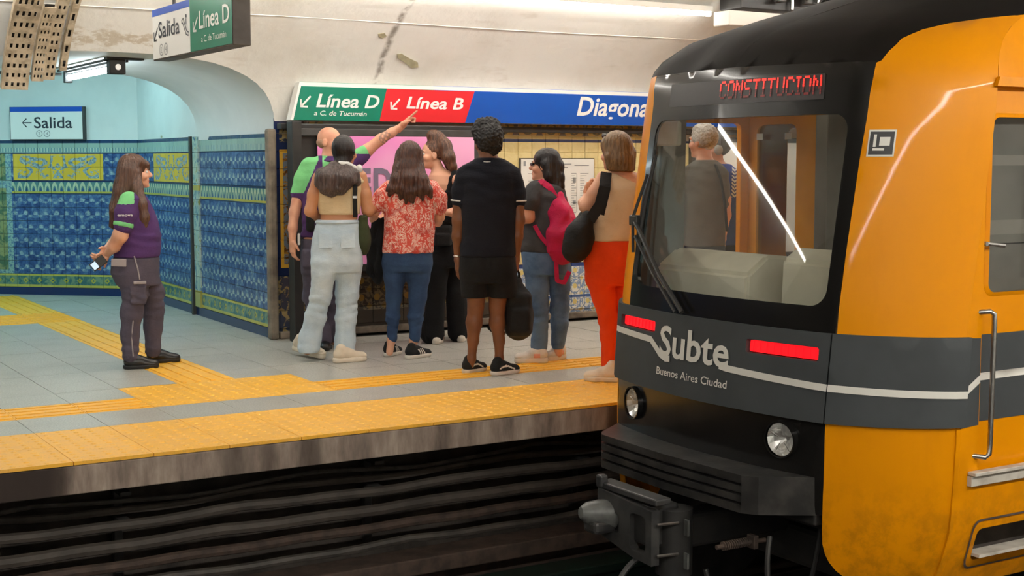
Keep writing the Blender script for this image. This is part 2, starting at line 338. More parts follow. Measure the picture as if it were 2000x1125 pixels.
# ================================================================ STRUCTURE
PIT = .408; X0 = 1.69 - 4*PIT
WY = 11.05                                   # platform wall
def vault_y(z): return 5.5+5.55*math.sqrt(max(0, 1-((z-1.7)/2.12)**2))
def arch_z(x): return 1.70+.635*max(0., 1-abs((x-3.0)/1.4)**2.8)**(1/2.8)
def side_x(y): return 4.36+(y-11)*.03
CORN = np.array([side_x(15.3), 15.3, 0]); DD = np.array([-.741, .671, 0]); DN = np.array([-.671, -.741, 0])
# --- vault
def vault_fn(x, t):
    a = math.radians(t); y = 5.5+5.55*math.cos(a); z = 1.7+2.12*math.sin(a)
    n = np.array([0, -math.cos(a)/5.55, -math.sin(a)/2.12]); return np.array([x, y, z]), n/np.linalg.norm(n)
def z2t(z): return math.degrees(math.asin(min(1, max(0, (z-1.7)/2.12))))
arch = [(x, z2t(arch_z(x))) for x in [1.6+.0001, 1.605, 1.62, 1.66, 1.72, 1.8, 1.9, 2.05, 2.2, 2.4, 2.6, 2.8, 3.0, 3.2, 3.4, 3.6, 3.8, 3.95, 4.1, 4.2, 4.28, 4.34, 4.38, 4.395, 4.3999]]
sheet('ceiling', [(-5, 0), (1.6, 0)]+arch+[(4.4, 0), (15, 0), (15, 90), (-5, 90)], [], vault_fn, M['plaster'], res=2.5, thick=.02, kind='structure')
def vault_near(x, t):
    a = math.radians(t); y = 5.5-8.5*math.cos(a); z = 1.7+2.12*math.sin(a); n = np.array([0, math.cos(a)/8.5, -math.sin(a)/2.12]); return np.array([x, y, z]), n/np.linalg.norm(n)
sheet('ceiling', [(-5, 0), (15, 0), (15, 90), (-5, 90)], [], vault_near, M['plaster'], res=5, thick=.02, kind='structure')
# barrel vault over the passage
V = []; Fc = []; prof = [(1.6, 1.70)]+[(x, arch_z(x)) for x in np.concatenate([[1.602, 1.61, 1.63], np.linspace(1.68, 4.32, 34), [4.37, 4.39, 4.398]])]+[(4.4, 1.70)]
for (x, z) in prof:
    y0 = vault_y(z)
    for k in range(6): V.append((x, y0+(13.05-y0)*k/5, z))
for i in range(len(prof)-1):
    for k in range(5): a = i*6+k; Fc.append((a, a+6, a+7, a+1))
tag(mesh('ceiling_passage', V, Fc, M['white_paint'], smooth=True), kind='structure')
# hall beyond: ring wall over the arch, upper walls, ceiling
def quad(name, pts, m): return tag(mesh(name, pts, [(0, 1, 2, 3)], m), kind='structure')
V = []; Fc = []
for (x, z) in prof: V += [(x, 13.05, z), (x, 13.05, 2.9)]
for i in range(len(prof)-1): Fc.append((2*i, 2*i+1, 2*i+3, 2*i+2))
tag(mesh('wall_lintel', V, Fc, M['white_paint']), kind='structure')
e1 = CORN+DD*5.2
quad('wall_right_upper', [(4.4, 13.05, 1.735), (CORN[0], 15.3, 1.735), (CORN[0], 15.3, 2.9), (4.4, 13.05, 2.9)], M['white_paint'])
quad('wall_back_upper', [(CORN[0], CORN[1], 1.735), (e1[0], e1[1], 1.735), (e1[0], e1[1], 2.9), (CORN[0], CORN[1], 2.9)], M['white_paint'])
quad('ceiling_hall', [(-1, 13.05, 2.9), (4.6, 13.05, 2.9), (4.6, 19, 2.9), (-1, 19, 2.9)], M['white_paint'])
quad('wall_hall_left', [(-1, 13.05, 0), (-1, 19, 0), (-1, 19, 2.9), (-1, 13.05, 2.9)], M['white_paint'])
quad('wall_hall_front', [(-1, 13.05, 0), (1.6, 13.05, 0), (1.6, 13.05, 2.9), (-1, 13.05, 2.9)], M['white_paint'])
quad('wall_left', [(1.6, 11.04, 0), (1.6, 13.05, 0), (1.6, 13.05, 1.72), (1.6, 11.04, 1.72)], M['azulejo_side'])
# --- tiled walls: recessed grout body, then every tile in view as a piece of its own
def tile_mesh(wd, ht, name, m, th=.012, ch=.003):
    x, z = wd/2-.0015, ht/2-.0015
    v = [(-x, 0, -z), (x, 0, -z), (x, 0, z), (-x, 0, z), (-x, -th+ch, -z), (x, -th+ch, -z), (x, -th+ch, z), (-x, -th+ch, z), (-x+ch, -th, -z+ch), (x-ch, -th, -z+ch), (x-ch, -th, z-ch), (-x+ch, -th, z-ch)]
    f = [(0, 1, 5, 4), (1, 2, 6, 5), (2, 3, 7, 6), (3, 0, 4, 7), (4, 5, 9, 8), (5, 6, 10, 9), (6, 7, 11, 10), (7, 4, 8, 11), (8, 9, 10, 11)]
    me = bpy.data.meshes.new(name); me.from_pydata(v, [], f); me.materials.append(m); me.update(); return me
def tile_wall(parent, me, o, udir, cols, rows, skip=None, name='tile', w=.15, h=.15, z0=.085):
    """local tile face looks along -y: rotate so that -y is the wall normal"""
    ang = math.atan2(udir[1], udir[0])
    for i in range(cols):
        for j in range(rows):
            u = (i+.5)*w; z = z0+(j+.5)*h
            if skip and skip(u, z): continue
            t = bpy.data.objects.new(name, me); COL.objects.link(t); t.parent = parent
            t.location = (o[0]+udir[0]*u, o[1]+udir[1]*u, z); t.rotation_euler = (random.gauss(0, .003), 0, ang+random.gauss(0, .003))
def slab_wall(name, a, b, z0, z1, th, m):
    """vertical slab from a to b, its front on the right-hand side of a->b... thickness behind"""
    a = np.array(a, float); b = np.array(b, float); d = (b-a)/np.linalg.norm(b-a); bk = np.array([-d[1], d[0]])*th
    P = [a, b, b+bk, a+bk]; V = [(p[0], p[1], z0) for p in P]+[(p[0], p[1], z1) for p in P]
    return tag(mesh(name, V, [(0, 1, 5, 4), (1, 2, 6, 5), (2, 3, 7, 6), (3, 0, 4, 7), (4, 5, 6, 7), (3, 2, 1, 0)], m), kind='structure')
sd = np.array([side_x(11.0)-side_x(15.3), -4.3, 0]); sl = np.linalg.norm(sd); sd = sd/sl    # side wall runs towards the camera
wr = slab_wall('wall_right', CORN[:2], (side_x(11.06), 11.06), 0, 1.732, .3, M['grout'])
tm_side = tile_mesh(.1545, .15, 'side_tile', M['azulejo_side'])
tile_wall(wr, tm_side, CORN+sd*.03, sd, 27, 11, w=.1545)
wb = slab_wall('wall_back', (e1[0], e1[1]), CORN[:2], 0, 1.732, .3, M['grout'])
ub = -DD; st_ = CORN+DD*2.55
tm_back = tile_mesh(.15, .15, 'back_tile', M['azulejo_back'])
tile_wall(wb, tm_back, st_, ub, 17, 11)
bm = bmesh.new(); bx(bm, (0, 0, 0), (1, 1, 1)); bm.free()
for nm, a, b, m in (('baseboard_right', CORN, np.array([side_x(11.06), 11.06, 0]), M['azulejo_side']), ('baseboard_back', e1, CORN, M['azulejo_back'])):
    slab_wall(nm, a[:2]+np.array([-.012 if nm.endswith('right') else -.009, -.009 if nm.endswith('back') else 0]), b[:2]+np.array([-.012 if nm.endswith('right') else -.009, -.009 if nm.endswith('back') else 0]), 0, .083, .02, m)
# pilaster, dark joint post and worn corner of the portal
M['trim_brown'] = grainy('worn_render_trim', lin(140, 128, 112), lin(92, 82, 72), 6, .8, .9, .3, 30)
M['pil'] = m = mat('azulejo_pilaster', (.3, .5, .5), .25); n = NT(m); p = n.pos(); q = n.noise(n.scale(p, (1, 1, .8)), 11, 3, .55, 1.3)
z_ = n.sep(p)[2]; c = n.ramp(q, [(.36, lin(74, 110, 150)), (.46, lin(150, 184, 180)), (.6, lin(186, 206, 196)), (.68, lin(140, 150, 90))]); c = n.mix(n.band(z_, 1.22, 1.27), c, lin(186, 178, 96)); c = n.mix(n.math('LESS_THAN', z_, .25), c, lin(174, 168, 92)); n.color(c)
tp = empty('trim_1', (0, 0, 0)); tag(tp, kind='structure')
tmp = tile_mesh(.17, .15, 'pilaster_tile', M['pil'], .02)
tile_wall(tp, tmp, np.array([side_x(13.18)-.012, 13.18, 0]), sd, 1, 11, w=.17)
tag(box_obj('trim_2', (side_x(13.24)-.02, 13.24, .87), (.045, .05, 1.74), M['dark_grey']), kind='structure')
tag(box_obj('trim_3', (4.347, 11.02, .885), (.075, .10, 1.77), M['trim_brown'], bev=.02), kind='structure')
# platform wall
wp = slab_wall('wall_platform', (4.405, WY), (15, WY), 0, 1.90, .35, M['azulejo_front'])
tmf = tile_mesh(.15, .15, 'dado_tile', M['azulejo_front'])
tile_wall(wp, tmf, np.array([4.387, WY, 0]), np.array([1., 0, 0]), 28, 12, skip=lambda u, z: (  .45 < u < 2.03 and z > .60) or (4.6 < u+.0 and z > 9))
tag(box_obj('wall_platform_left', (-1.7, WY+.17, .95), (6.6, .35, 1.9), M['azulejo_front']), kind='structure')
tag(box_obj('trim_4', (9.7, WY-.03, .03), (10.6, .06, .06), M['trim_brown'], bev=.01), kind='structure')
# --- platform floor
fl = empty('floor', (0, 0, 0)); tag(fl, kind='structure')
bm = bmesh.new(); bx(bm, (5, 9.25, -.088), (20, 4.4, .13)); bx(bm, (2, 15.2, -.09), (8, 8.0, .14)); from_bm('floor_bed', bm, M['granite_joint'], fl)
def floor_tile(wd, dp, name, m, bumps=None):
    x, y = wd/2-.002, dp/2-.002; bm = bmesh.new(); bx(bm, (0, 0, -.009), (2*x, 2*y, .018))
    if bumps == 'blister':
        k = max(1, int(wd/.068)); l = max(1, int(dp/.068))
        for i in range(k):
            for j in range(l):
                cx, cy = (i+.5)*wd/k-wd/2, (j+.5)*dp/l-dp/2; r = [[bm.verts.new((cx+q*math.cos(a*math.tau/6), cy+q*math.sin(a*math.tau/6), zz)) for a in range(6)] for q, zz in ((.020, -.0005), (.010, .0042))]
                for a in range(6): bm.faces.new((r[0][a], r[0][(a+1) % 6], r[1][(a+1) % 6], r[1][a]))
                bm.faces.new(r[1])
    if bumps in ('barx', 'bary'):
        for i in range(4):
            c = (i+.5)/4-.5
            if bumps == 'barx': bx(bm, (0, c*dp, .002), (wd*.96, .036, .009), .003)
            else: bx(bm, (c*wd, 0, .002), (.036, dp*.96, .009), .003)
    bmesh.ops.recalc_face_normals(bm, faces=bm.faces[:]); me = bpy.data.meshes.new(name); bm.to_mesh(me); bm.free(); me.materials.append(m); return me
T_EDGE = floor_tile(PIT, .435, 'edge_tile', M['tactile_edge'], 'blister'); T_BL = floor_tile(PIT, .411, 'blister_tile', M['tactile'], 'blister')
T_BX = floor_tile(PIT, .411, 'bar_tile', M['tactile'], 'barx'); T_BY = floor_tile(PIT, .411, 'bar_tile', M['tactile'], 'bary')
T_GB = floor_tile(PIT, .46, 'granite_tile', M['granite']); T_G = floor_tile(PIT, .411, 'granite_tile', M['granite'])
def lay(me, x, y, name='tile'):
    t = bpy.data.objects.new(name, me); COL.objects.link(t); t.parent = fl; t.location = (x, y, random.uniform(-.0012, .0005)); return t
ncol = 23
for i in range(ncol):
    x = X0+(i+.5)*PIT
    lay(T_EDGE, x, 7.0+.2175, 'tactile_tile'); lay(T_EDGE, x, 7.435+.2175, 'tactile_tile')
    lay(T_GB, x, 8.10, 'granite_tile')
    patch = 6 <= i <= 8
    lay(T_BL if patch else T_BX, x, 8.33+.2055, 'tactile_tile')
    if patch: lay(T_BL, x, 8.741+.2055, 'tactile_tile')
rest = bmesh.new(); cand = []
for j in range(0, 20):
    y = 8.741+(j+.5)*.411
    for i in range(ncol):
        x = X0+(i+.5)*PIT
        if 6 <= i <= 8 and j == 0: continue
        if y > WY-.1 and (x > side_x(y)+.1 or x < 1.5): continue
        if y < WY and y+.2 > WY and x > 4.4: continue
        if i == 7 and 1 <= j <= 10: lay(T_BY, x, y, 'tactile_tile'); continue
        if j in (11, 12) and 3 <= i <= 7: lay(T_BX, x, y, 'tactile_tile'); continue
        if i == 7 and 13 <= j <= 17: lay(T_BY, x, y, 'tactile_tile'); continue
        cand.append((x*x+y*y, x, y))
cand.sort()
for k, (d, x, y) in enumerate(cand):
    if k < 255: lay(T_G, x, y, 'granite_tile')
    else: bx(rest, (x, y, -.009), (PIT-.004, .407, .018))
from_bm('granite_paving', rest, M['granite'], fl, kind='stuff')
# platform edge slab and the dark side beneath it
tag(box_obj('trim_5', (5, 7.39, -.0945), (20, .78, .145), M['slab_edge'], bev=.006), kind='structure')
tag(box_obj('wall_pit', (5, 7.95, -.70), (20, .3, 1.1), M['soot']), kind='structure')
tag(box_obj('wall_pit_near', (5, .75, -.6), (20, .3, 1.2), M['soot']), kind='structure')
tag(box_obj('floor_trackbed', (5, 4.4, -1.3), (20, 7.6, .2), M['concrete_dark']), kind='structure')
tag(box_obj('floor_near', (5, -1.1, -.1), (20, 3.9, .2), M['granite']), kind='structure')
tag(box_obj('wall_near', (5, -3.05, .85), (20, .1, 1.75), M['white_paint']), kind='structure')
tag(box_obj('wall_end_left', (-5.05, 4, 1), (.1, 14.5, 6), M['soot']), kind='structure')
tag(box_obj('wall_end_right', (15.05, 4, 1), (.1, 14.5, 6), M['soot']), kind='structure')
# --- lamps
ORD = ['first', 'second', 'third', 'fourth', 'fifth', 'sixth', 'seventh', 'eighth']
def strip(x0, x1, y, z, tm, lab, num, hang=0., grp=None):
    L = (x1-x0)/num
    for k in range(num):
        t = empty('strip_light', (x0+(k+.5)*L, y, z), 0, lab % ORD[k], 'lamp', grp)
        bm = bmesh.new(); bx(bm, (0, 0, .045), (L, .07, .05), .006); from_bm('lamp_housing', bm, M['lamp_white'], t)
        tube_obj('light_tube', [(-L/2+.01, 0, 0), (L/2-.01, 0, 0)], .02, tm, t, seg=8)
        if hang:
            for s in (-1, 1): tube_obj('hanger_rod', [(s*L*.35, 0, .07), (s*L*.35, 0, hang)], .006, M['dark_grey'], t, seg=6)
strip(-4.8, 8.2, 10.0, 2.83, M['tube_far'], 'slim white strip light along the curved far ceiling, %s from the left end', 4, grp='ceiling strip lights over the far platform')
strip(9.7, 14.7, 10.0, 2.83, M['tube_far'], 'slim white strip light behind the train roof, %s past the dark bracket', 2, grp='ceiling strip lights past the train front')
strip(-4.8, 14.7, .85, 2.82, M['tube_near'], 'slim white strip light over the near platform edge, %s from the left end', 6, hang=.62, grp='strip lights over the near platform')
strip(1.0, 14.7, 8.35, 3.18, M['tube_mid'], 'slim white strip light over the far platform edge, %s from the left end', 6, hang=.28, grp='strip lights over the far platform edge')  # added fill row above the view, brightens the backs of the people
# white junction box and dark insulator bracket at the end of the light line
cb = empty('ceiling_bracket', (8.9, 9.7, 2.95), 0, 'dark steel ceiling bracket with round insulators above the train front', 'bracket')
box_obj('junction_box', (-.15, 0, -.19), (1.35, .22, .13), M['lamp_white'], cb, .01)
box_obj('steel_beam', (.25, .12, .12), (1.75, .30, .42), M['black_metal'], cb, .01)
for k in range(3):
    bm = bmesh.new(); tube(bm, [(-.22+.32*k, -.10, -.02), (-.22+.32*k, -.10, .12)], .05, 14); tube(bm, [(-.22+.32*k, -.10, .03), (-.22+.32*k, -.10, .06)], .075, 14); from_bm('insulator', bm, M['dark_grey'], cb, smooth=True, kind='stuff')
    box_obj('insulator_plate', (-.06+.32*k, -.07, .04), (.03, .03, .24), M['steel'], cb, .004)
tube_obj('hanging_wire', [(-.3, -.1, -.02), (-.1, -.14, .05), (.2, -.13, -.02), (.4, -.1, .12)], .008, M['cable_w'] if 'cable_w' in M else M['dark_grey'], cb, 6)
box_obj('ceiling_anchor', (.3, .15, .42), (.2, .2, .25), M['black_metal'], cb, .01)
# passage lamp with its steel frame
pl = empty('passage_lamp', (3.17, 12.1, 2.25), 0, 'bare fluorescent tube lamp in dark frame under the passage arch', 'lamp')
tube_obj('light_tube', [(0, -.66, 0), (0, .78, 0)], .026, M['tube_passage'], pl)
bm = bmesh.new(); bx(bm, (0, .06, .055), (.05, 1.6, .03), .005); bx(bm, (-.08, .06, .06), (.02, 1.6, .02)); bx(bm, (.09, .06, .06), (.02, 1.6, .02)); from_bm('lamp_frame', bm, M['dark_grey'], pl)
bm = bmesh.new(); bx(bm, (0, -.74, .01), (.13, .10, .12), .008); bx(bm, (.06, -.76, .075), (.30, .10, .02)); bx(bm, (0, .83, .01), (.07, .06, .11), .006); from_bm('end_cap', bm, M['black_metal'], pl)
bm = bmesh.new(); cyl(bm, (0, -.79, .005), (0, -.80, .005), .028, .024); from_bm('socket_face', bm, M['steel'], pl)
tube_obj('conduit', [(-.06, .8, .03), (-.4, .9, .03), (-.9, .9, .04)], .012, M['dark_grey'], pl)
for k, (x, y) in enumerate(((2.2, 15.2), (.6, 16.5), (3.4, 14.3))):
    t = empty('hall_light', (x, y, 2.86), 0, 'flat cool white ceiling panel lamp in the hall, '+('in the middle', 'at the far left', 'nearest the arch')[k], 'lamp', 'hall ceiling lights')
    box_obj('lamp_housing', (0, 0, .02), (.64, .64, .04), M['lamp_white'], t); box_obj('diffuser', (0, 0, -.004), (.58, .58, .008), M['hall_panel'], t)
# thin cable along the vault, bare patches of plaster
tag(tube_obj('ceiling_cable', [(x, vault_y(2.64)-.008+.003*math.sin(x*3), 2.64+.004*math.sin(x*1.7)) for x in np.linspace(1, 13, 40)], .0032, M['lamp_white'], seg=6), 'thin white cable running along the curved ceiling above the blue sign', 'cable')
def on_vault(px, py):
    d = ray(px, py)
    for k in range(4000):
        p = _C+d*(.003+k*1e-6); 
        if p[2] > 1.7 and p[1] >= vault_y(p[2])-.002: return p
    return p
for nm, poly in (('plaster_patch', [(775, 105), (783, 104), (800, 114), (815, 121), (816, 131), (803, 132), (790, 122), (776, 113)]), ('plaster_chip', [(738, 66), (750, 64), (754, 70), (747, 74), (739, 72)])):
    pts = [on_vault(*q) for q in poly]; cc = np.mean(pts, axis=0)
    o = mesh(nm, [p+np.array([0, -.012, -.004]) for p in pts]+[p+np.array([0, .02, .005]) for p in pts], [list(range(len(pts)))]+[[i, len(pts)+i, len(pts)+(i+1) % len(pts), (i+1) % len(pts)] for i in range(len(pts))], M['plaster_bare'])
    tag(o, 'bare grey-green plaster patch on the ceiling right of the dark joint' if nm == 'plaster_patch' else 'small chipped plaster spot on the ceiling left of the dark joint', 'patch')
# ================================================================ SIGNS
M['sign_white'] = mat('sign_white', lin(232, 232, 228), .35); M['sign_blue'] = mat('sign_blue', lin(0, 78, 172), .3); M['sign_band'] = mat('sign_band_blue', lin(24, 84, 190), .3)
M['sign_green'] = mat('sign_green', lin(0, 122, 98), .3); M['sign_red'] = mat('sign_red', lin(214, 38, 48), .3); M['sign_text'] = mat('sign_text_dark', lin(40, 48, 60), .5)
M['sign_box'] = grainy('sign_box_grey', lin(96, 88, 82), lin(74, 66, 60), 6, .5, .7)
_tc = {}
def fit_text(name, s, u0, u1, v0, cap, fn, m, parent, bold=.012, shear=0.):
    """text whose width spans u0..u1 and whose capital height is cap, baseline v0"""
    if 'cap' not in _tc: _tc['cap'] = text_mesh('H', 1.)[0][:, 1].max()
    size = cap/_tc['cap']; v, f = text_mesh(s, size, bold=bold, shear=shear); w_ = v[:, 0].max()-v[:, 0].min(); k = (u1-u0)/w_; mn = v[:, 0].min()
    P = []; N_ = []
    for q in v:
        p, n = fn(u0+(q[0]-mn)*k, v0+q[1]); P.append(np.array(p)+np.array(n)*.004); N_.append(np.array(n))
    a, b, c = (P[i] for i in f[0][:3])
    if np.dot(np.cross(b-a, c-a), N_[f[0][0]]) < 0: f = [q[::-1] for q in f]
    return mesh(name, P, f, m, parent)
def stroke(name, pts, wd, fn, m, parent, closed=False):
    """flat line of width wd through 2d pts"""
    P = [np.array(p, float) for p in pts]; n_ = len(P); V = []; F = []
    for i in range(n_):
        a = P[i-1] if (i > 0 or closed) else P[i]; b = P[(i+1) % n_] if (i < n_-1 or closed) else P[i]; t = (b-a)/np.linalg.norm(b-a); nn = np.array([-t[1], t[0]])*wd/2
        for q in (P[i]+nn, P[i]-nn): p, n = fn(*q); V.append(np.array(p)+np.array(n)*.004)
    for i in range(n_ if closed else n_-1): j = (i+1) % n_; F.append((2*i, 2*j, 2*j+1, 2*i+1))
    nrm = np.array(fn(*P[0])[1])
    if np.dot(np.cross(V[F[0][1]]-V[F[0][0]], V[F[0][2]]-V[F[0][0]]), nrm) < 0: F = [q[::-1] for q in F]
    return mesh(name, V, F, m, parent)
def circle(cx, cy, r, k=20): return [(cx+r*math.cos(a*math.tau/k), cy+r*math.sin(a*math.tau/k)) for a in range(k)]
def arrow_dl(cx, cy, s, wd, fn, m, parent, name='arrow'):
    stroke(name, [(cx+s/2, cy+s/2), (cx-s*.45, cy-s*.45)], wd, fn, m, parent); stroke(name, [(cx-s/2, cy+s*.2), (cx-s/2, cy-s/2), (cx+s*.2, cy-s/2)], wd, fn, m, parent)
# main platform name board
SY = 10.84
def q(px, py): p = ony(px, py, SY); return (p[0], p[2])
sgn = empty('platform_name_sign', (7.5, SY, 2.0), 0, 'long blue, red and green station name board above the group of people', 'sign')
sgf = plane_fn((0, SY, 0), (1, 0, 0), (0, 0, 1), (0, -1, 0))
def rel(fn, o): return lambda a, b: (np.array(fn(a, b)[0])-np.array(o), fn(a, b)[1])
SF = rel(sgf, (7.5, SY, 2.0))
TL = q(585, 160); BL = q(568, 233); zt = TL[1]; zb = BL[1]-.005; XR = 11.2
sheet('sign_box', [(BL[0], zb), (XR, zb), (XR, zt), (TL[0], zt)], [], SF, M['sign_white'], sgn, res=5, thick=.10, smooth=False)
g0, g1, r0, r1 = TL[0]+.022, BL[0]+.022, q(757, 168)[0], q(741, 235)[0]; b0, b1 = q(929, 174)[0], q(908, 238)[0]
zi = zt-.035
def inter(xt, xb, z): return xb+(xt-xb)*(z-zb)/(zt-zb)
flat('green_field', [(g1, zb), (r1, zb), (inter(r0, r1, zi), zi), (inter(g0, g1, zi), zi)], SF, M['sign_green'], sgn)
flat('red_field', [(r1, zb), (b1, zb), (inter(b0, b1, zi), zi), (inter(r0, r1, zi), zi)], SF, M['sign_red'], sgn)
flat('blue_field', [(b1, zb), (XR, zb), (XR, zi), (inter(b0, b1, zi), zi)], SF, M['sign_blue'], sgn)
# bevelled top edge of the board
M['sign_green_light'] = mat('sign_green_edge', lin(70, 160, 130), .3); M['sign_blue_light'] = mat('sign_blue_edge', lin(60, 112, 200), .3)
xm = q(848, 172)[0]
bmq = lambda x0, x1, m, nm: mesh(nm, [(x0-7.5, -.004, zi-2), (x1-7.5, -.004, zi-2), (x1-7.5, .05, zt+.006-2), (x0-7.5+.01, .05, zt+.006-2)], [(0, 1, 2, 3)], m, sgn)
bmq(TL[0]+.012, xm, M['sign_green_light'], 'top_edge'); bmq(xm, XR, M['sign_blue_light'], 'top_edge')
SL = .26
def tx(s, x0, y0, x1, y1, cap_px, sh=.25, bold=.021, m='sign_white'):
    a = q(x0, y0); b = q(x1, y1); c = q(x0, y0-cap_px)[1]-a[1]
    fit_text('lettering', s, a[0], b[0], (a[1]+b[1])/2, c, SF, M[m], sgn, bold=bold, shear=sh)
tx('Línea D', 617, 211, 741, 209, 25); tx('a C. de Tucumán', 613, 226, 716, 226, 9, bold=.008)
tx('Línea B', 793, 213, 905, 212, 22); tx('Diagonal Norte', 1126, 228, 1388, 227, 35)
for (x, y, s) in ((597, 198, 19), (772, 203, 17)):
    a = q(x, y); k = q(x+s, y)[0]-a[0]; arrow_dl(a[0], a[1], k, .016, SF, M['sign_white'], sgn)
# hanging exit sign (faces along the platform)
HX = 3.0; hs_o = (3.06, 9.0, 2.38)
hg = empty('hanging_sign', hs_o, 0, 'hanging exit and line D box sign, white and green, near the top left', 'sign')
HF = rel(lambda u, v: (np.array([HX, -u, v]), np.array([-1., 0, 0])), hs_o)
HB, HT = 2.205, 2.56
bm = bmesh.new(); bx(bm, (HX+.06-hs_o[0], 0, (HB+HT)/2-hs_o[2]), (.115, 1.61, HT-HB), .004); from_bm('sign_box', bm, M['sign_box'], hg)
flat('white_face', [(-9.795, HB+.01), (-8.99, HB+.01), (-8.99, HT-.004), (-9.795, HT-.004)], HF, M['sign_white'], hg, .002)
flat('blue_band', [(-9.795, HT-.05), (-8.99, HT-.05), (-8.99, HT-.004), (-9.795, HT-.004)], HF, M['sign_band'], hg, .004)
flat('green_face', [(-8.985, HB+.01), (-8.2, HB+.01), (-8.2, HT-.004), (-8.985, HT-.004)], HF, M['sign_green'], hg, .002)
fit_text('lettering', 'Salida', -9.66, -9.20, 2.355, .105, HF, M['sign_text'], hg)
arrow_dl(-9.72, 2.385, .085, .014, HF, M['sign_text'], hg)
fit_text('lettering', 'Línea D', -8.80, -8.24, 2.35, .11, HF, M['sign_white'], hg); arrow_dl(-8.87, 2.385, .085, .016, HF, M['sign_white'], hg)
fit_text('lettering', 'a C. de Tucumán', -8.76, -8.30, 2.262, .04, HF, M['sign_white'], hg, .004)
# escalator mark: a sloping looped band with a figure
stroke('escalator_mark', [(-9.15, 2.43), (-9.12, 2.445), (-9.05, 2.36), (-9.01, 2.345), (-9.015, 2.325), (-9.06, 2.335), (-9.13, 2.415), (-9.15, 2.415)], .010, HF, M['sign_text'], hg, True)
flat('escalator_mark', circle(-9.06, 2.455, .012), HF, M['sign_text'], hg, .004); stroke('escalator_mark', [(-9.06, 2.44), (-9.06, 2.40)], .014, HF, M['sign_text'], hg)
M['sign_grey'] = mat('sign_grey_print', lin(150, 152, 152), .5)
for (cx, s) in ((-9.60, '2'), (-9.50, '4')):
    stroke('exit_number', circle(cx, 2.27, .038), .008, HF, M['sign_grey'], hg, True); fit_text('exit_number', s, cx-.014, cx+.014, 2.25, .04, HF, M['sign_grey'], hg, .0)
for y in (9.5, 8.5): tube_obj('hanger_rod', [(0, y-hs_o[1], HT-hs_o[2]-.01), (0, y-hs_o[1], vault_y(3.2)*0+3.34-hs_o[2]-(.28 if y > 9 else 0))], .012, M['dark_grey'], hg)
# exit sign on the back wall
def onback(px, py, off=.0):
    o = CORN+DN*off; r = ray(px, py); t = np.dot(o-_C, DN)/np.dot(r, DN); p = _C+r*t; return (np.dot(p-CORN, -DD), p[2])
EO = .055
e_o = CORN+DN*EO
EF0 = lambda u, v: (e_o-DD*u+np.array([0, 0, v]), DN)
a = onback(18, 209, EO); b = onback(165, 273, EO); ctr = np.array(EF0((a[0]+b[0])/2, 0)[0])+np.array([0, 0, (a[1]+b[1])/2])
ex = empty('exit_sign', ctr, 0, 'white exit sign with blue top band and arrow on the passage back wall', 'sign'); EF = rel(EF0, ctr)
sheet('sign_box', [(a[0], b[1]), (b[0], b[1]), (b[0], a[1]), (a[0], a[1])], [], EF, M['dark_grey'], ex, res=5, thick=.05, smooth=False)
ew = .008; flat('white_face', [(a[0]+ew, b[1]+ew), (b[0]-.02, b[1]+ew), (b[0]-.02, a[1]-ew), (a[0]+ew, a[1]-ew)], EF, M['sign_white'], ex, .002)
zb2 = onback(90, 218, EO)[1]; flat('blue_band', [(a[0]+ew, zb2), (b[0]-.02, zb2), (b[0]-.02, a[1]-ew*.3), (a[0]+ew, a[1]-ew*.3)], EF, M['sign_band'], ex, .004)
t0 = onback(67, 250, EO); t1 = onback(142, 250, EO); tc = onback(67, 229, EO); fit_text('lettering', 'Salida', t0[0], t1[0], t0[1], tc[1]-t0[1], EF, M['sign_text'], ex)
a0 = onback(44, 240, EO); a1 = onback(62, 240, EO); wd_ = a1[0]-a0[0]
stroke('arrow', [(a1[0], a0[1]), (a0[0]+.01, a0[1])], .013, EF, M['sign_text'], ex); stroke('arrow', [(a0[0]+wd_*.45, a0[1]+wd_*.42), (a0[0], a0[1]), (a0[0]+wd_*.45, a0[1]-wd_*.42)], .013, EF, M['sign_text'], ex)
for (px, s) in ((77, '2'), (92, '4')):
    c_ = onback(px, 261, EO); stroke('exit_number', circle(c_[0], c_[1], .035), .008, EF, M['sign_grey'], ex, True); fit_text('exit_number', s, c_[0]-.013, c_[0]+.013, c_[1]-.018, .036, EF, M['sign_grey'], ex, .0)
# bundle lying on the tile ledge
p = np.array(EF0(0, 0)[0]); 
bm = bmesh.new()
lp = onback(318, 270, .0)
for k in range(5): bx(bm, (random.uniform(-.02, .02), -.12+.06*k, .018+random.uniform(0, .012)), (.04, .075, .03), .008)
o = from_bm('ledge_rubble', bm, M['plaster_bare'], None, smooth=True); o.location = (side_x(14.2)+.03, 14.2, 1.735); tag(o, 'low heap of grey plaster rubble lying on the tiled ledge', 'rubble')
# ================================================================ AD LIGHTBOX, POSTERS
LY = 10.74
def ql(px, py): p = ony(px, py, LY); return (p[0], p[2])
lb_o = (5.5, LY, 0); lb = empty('advert_frame', lb_o, 0, 'black metal advert frame with a pink poster behind the group', 'frame')
LF = rel(plane_fn((0, LY, 0), (1, 0, 0), (0, 0, 1), (0, -1, 0)), lb_o)
lx0 = ql(588, 300)[0]; lx1 = ql(945, 300)[0]; pz1 = ql(700, 266)[1]; pz0 = ql(700, 516)[1]
bm = bmesh.new(); x_l = ql(567, 300)[0]; x_r = ql(988, 300)[0]
bx(bm, ((x_l+lx0)/2-lb_o[0]+.01, .05, .915), (lx0-x_l-.01, .12, 1.83), .006); from_bm('frame_post', bm, M['black_metal'], lb)
bm = bmesh.new(); bx(bm, ((lx0+lx1)/2-lb_o[0], .16, (pz0+pz1)/2-.01), (lx1-lx0, .24, pz1-pz0+.22), .01); from_bm('frame_box', bm, M['black_metal'], lb)
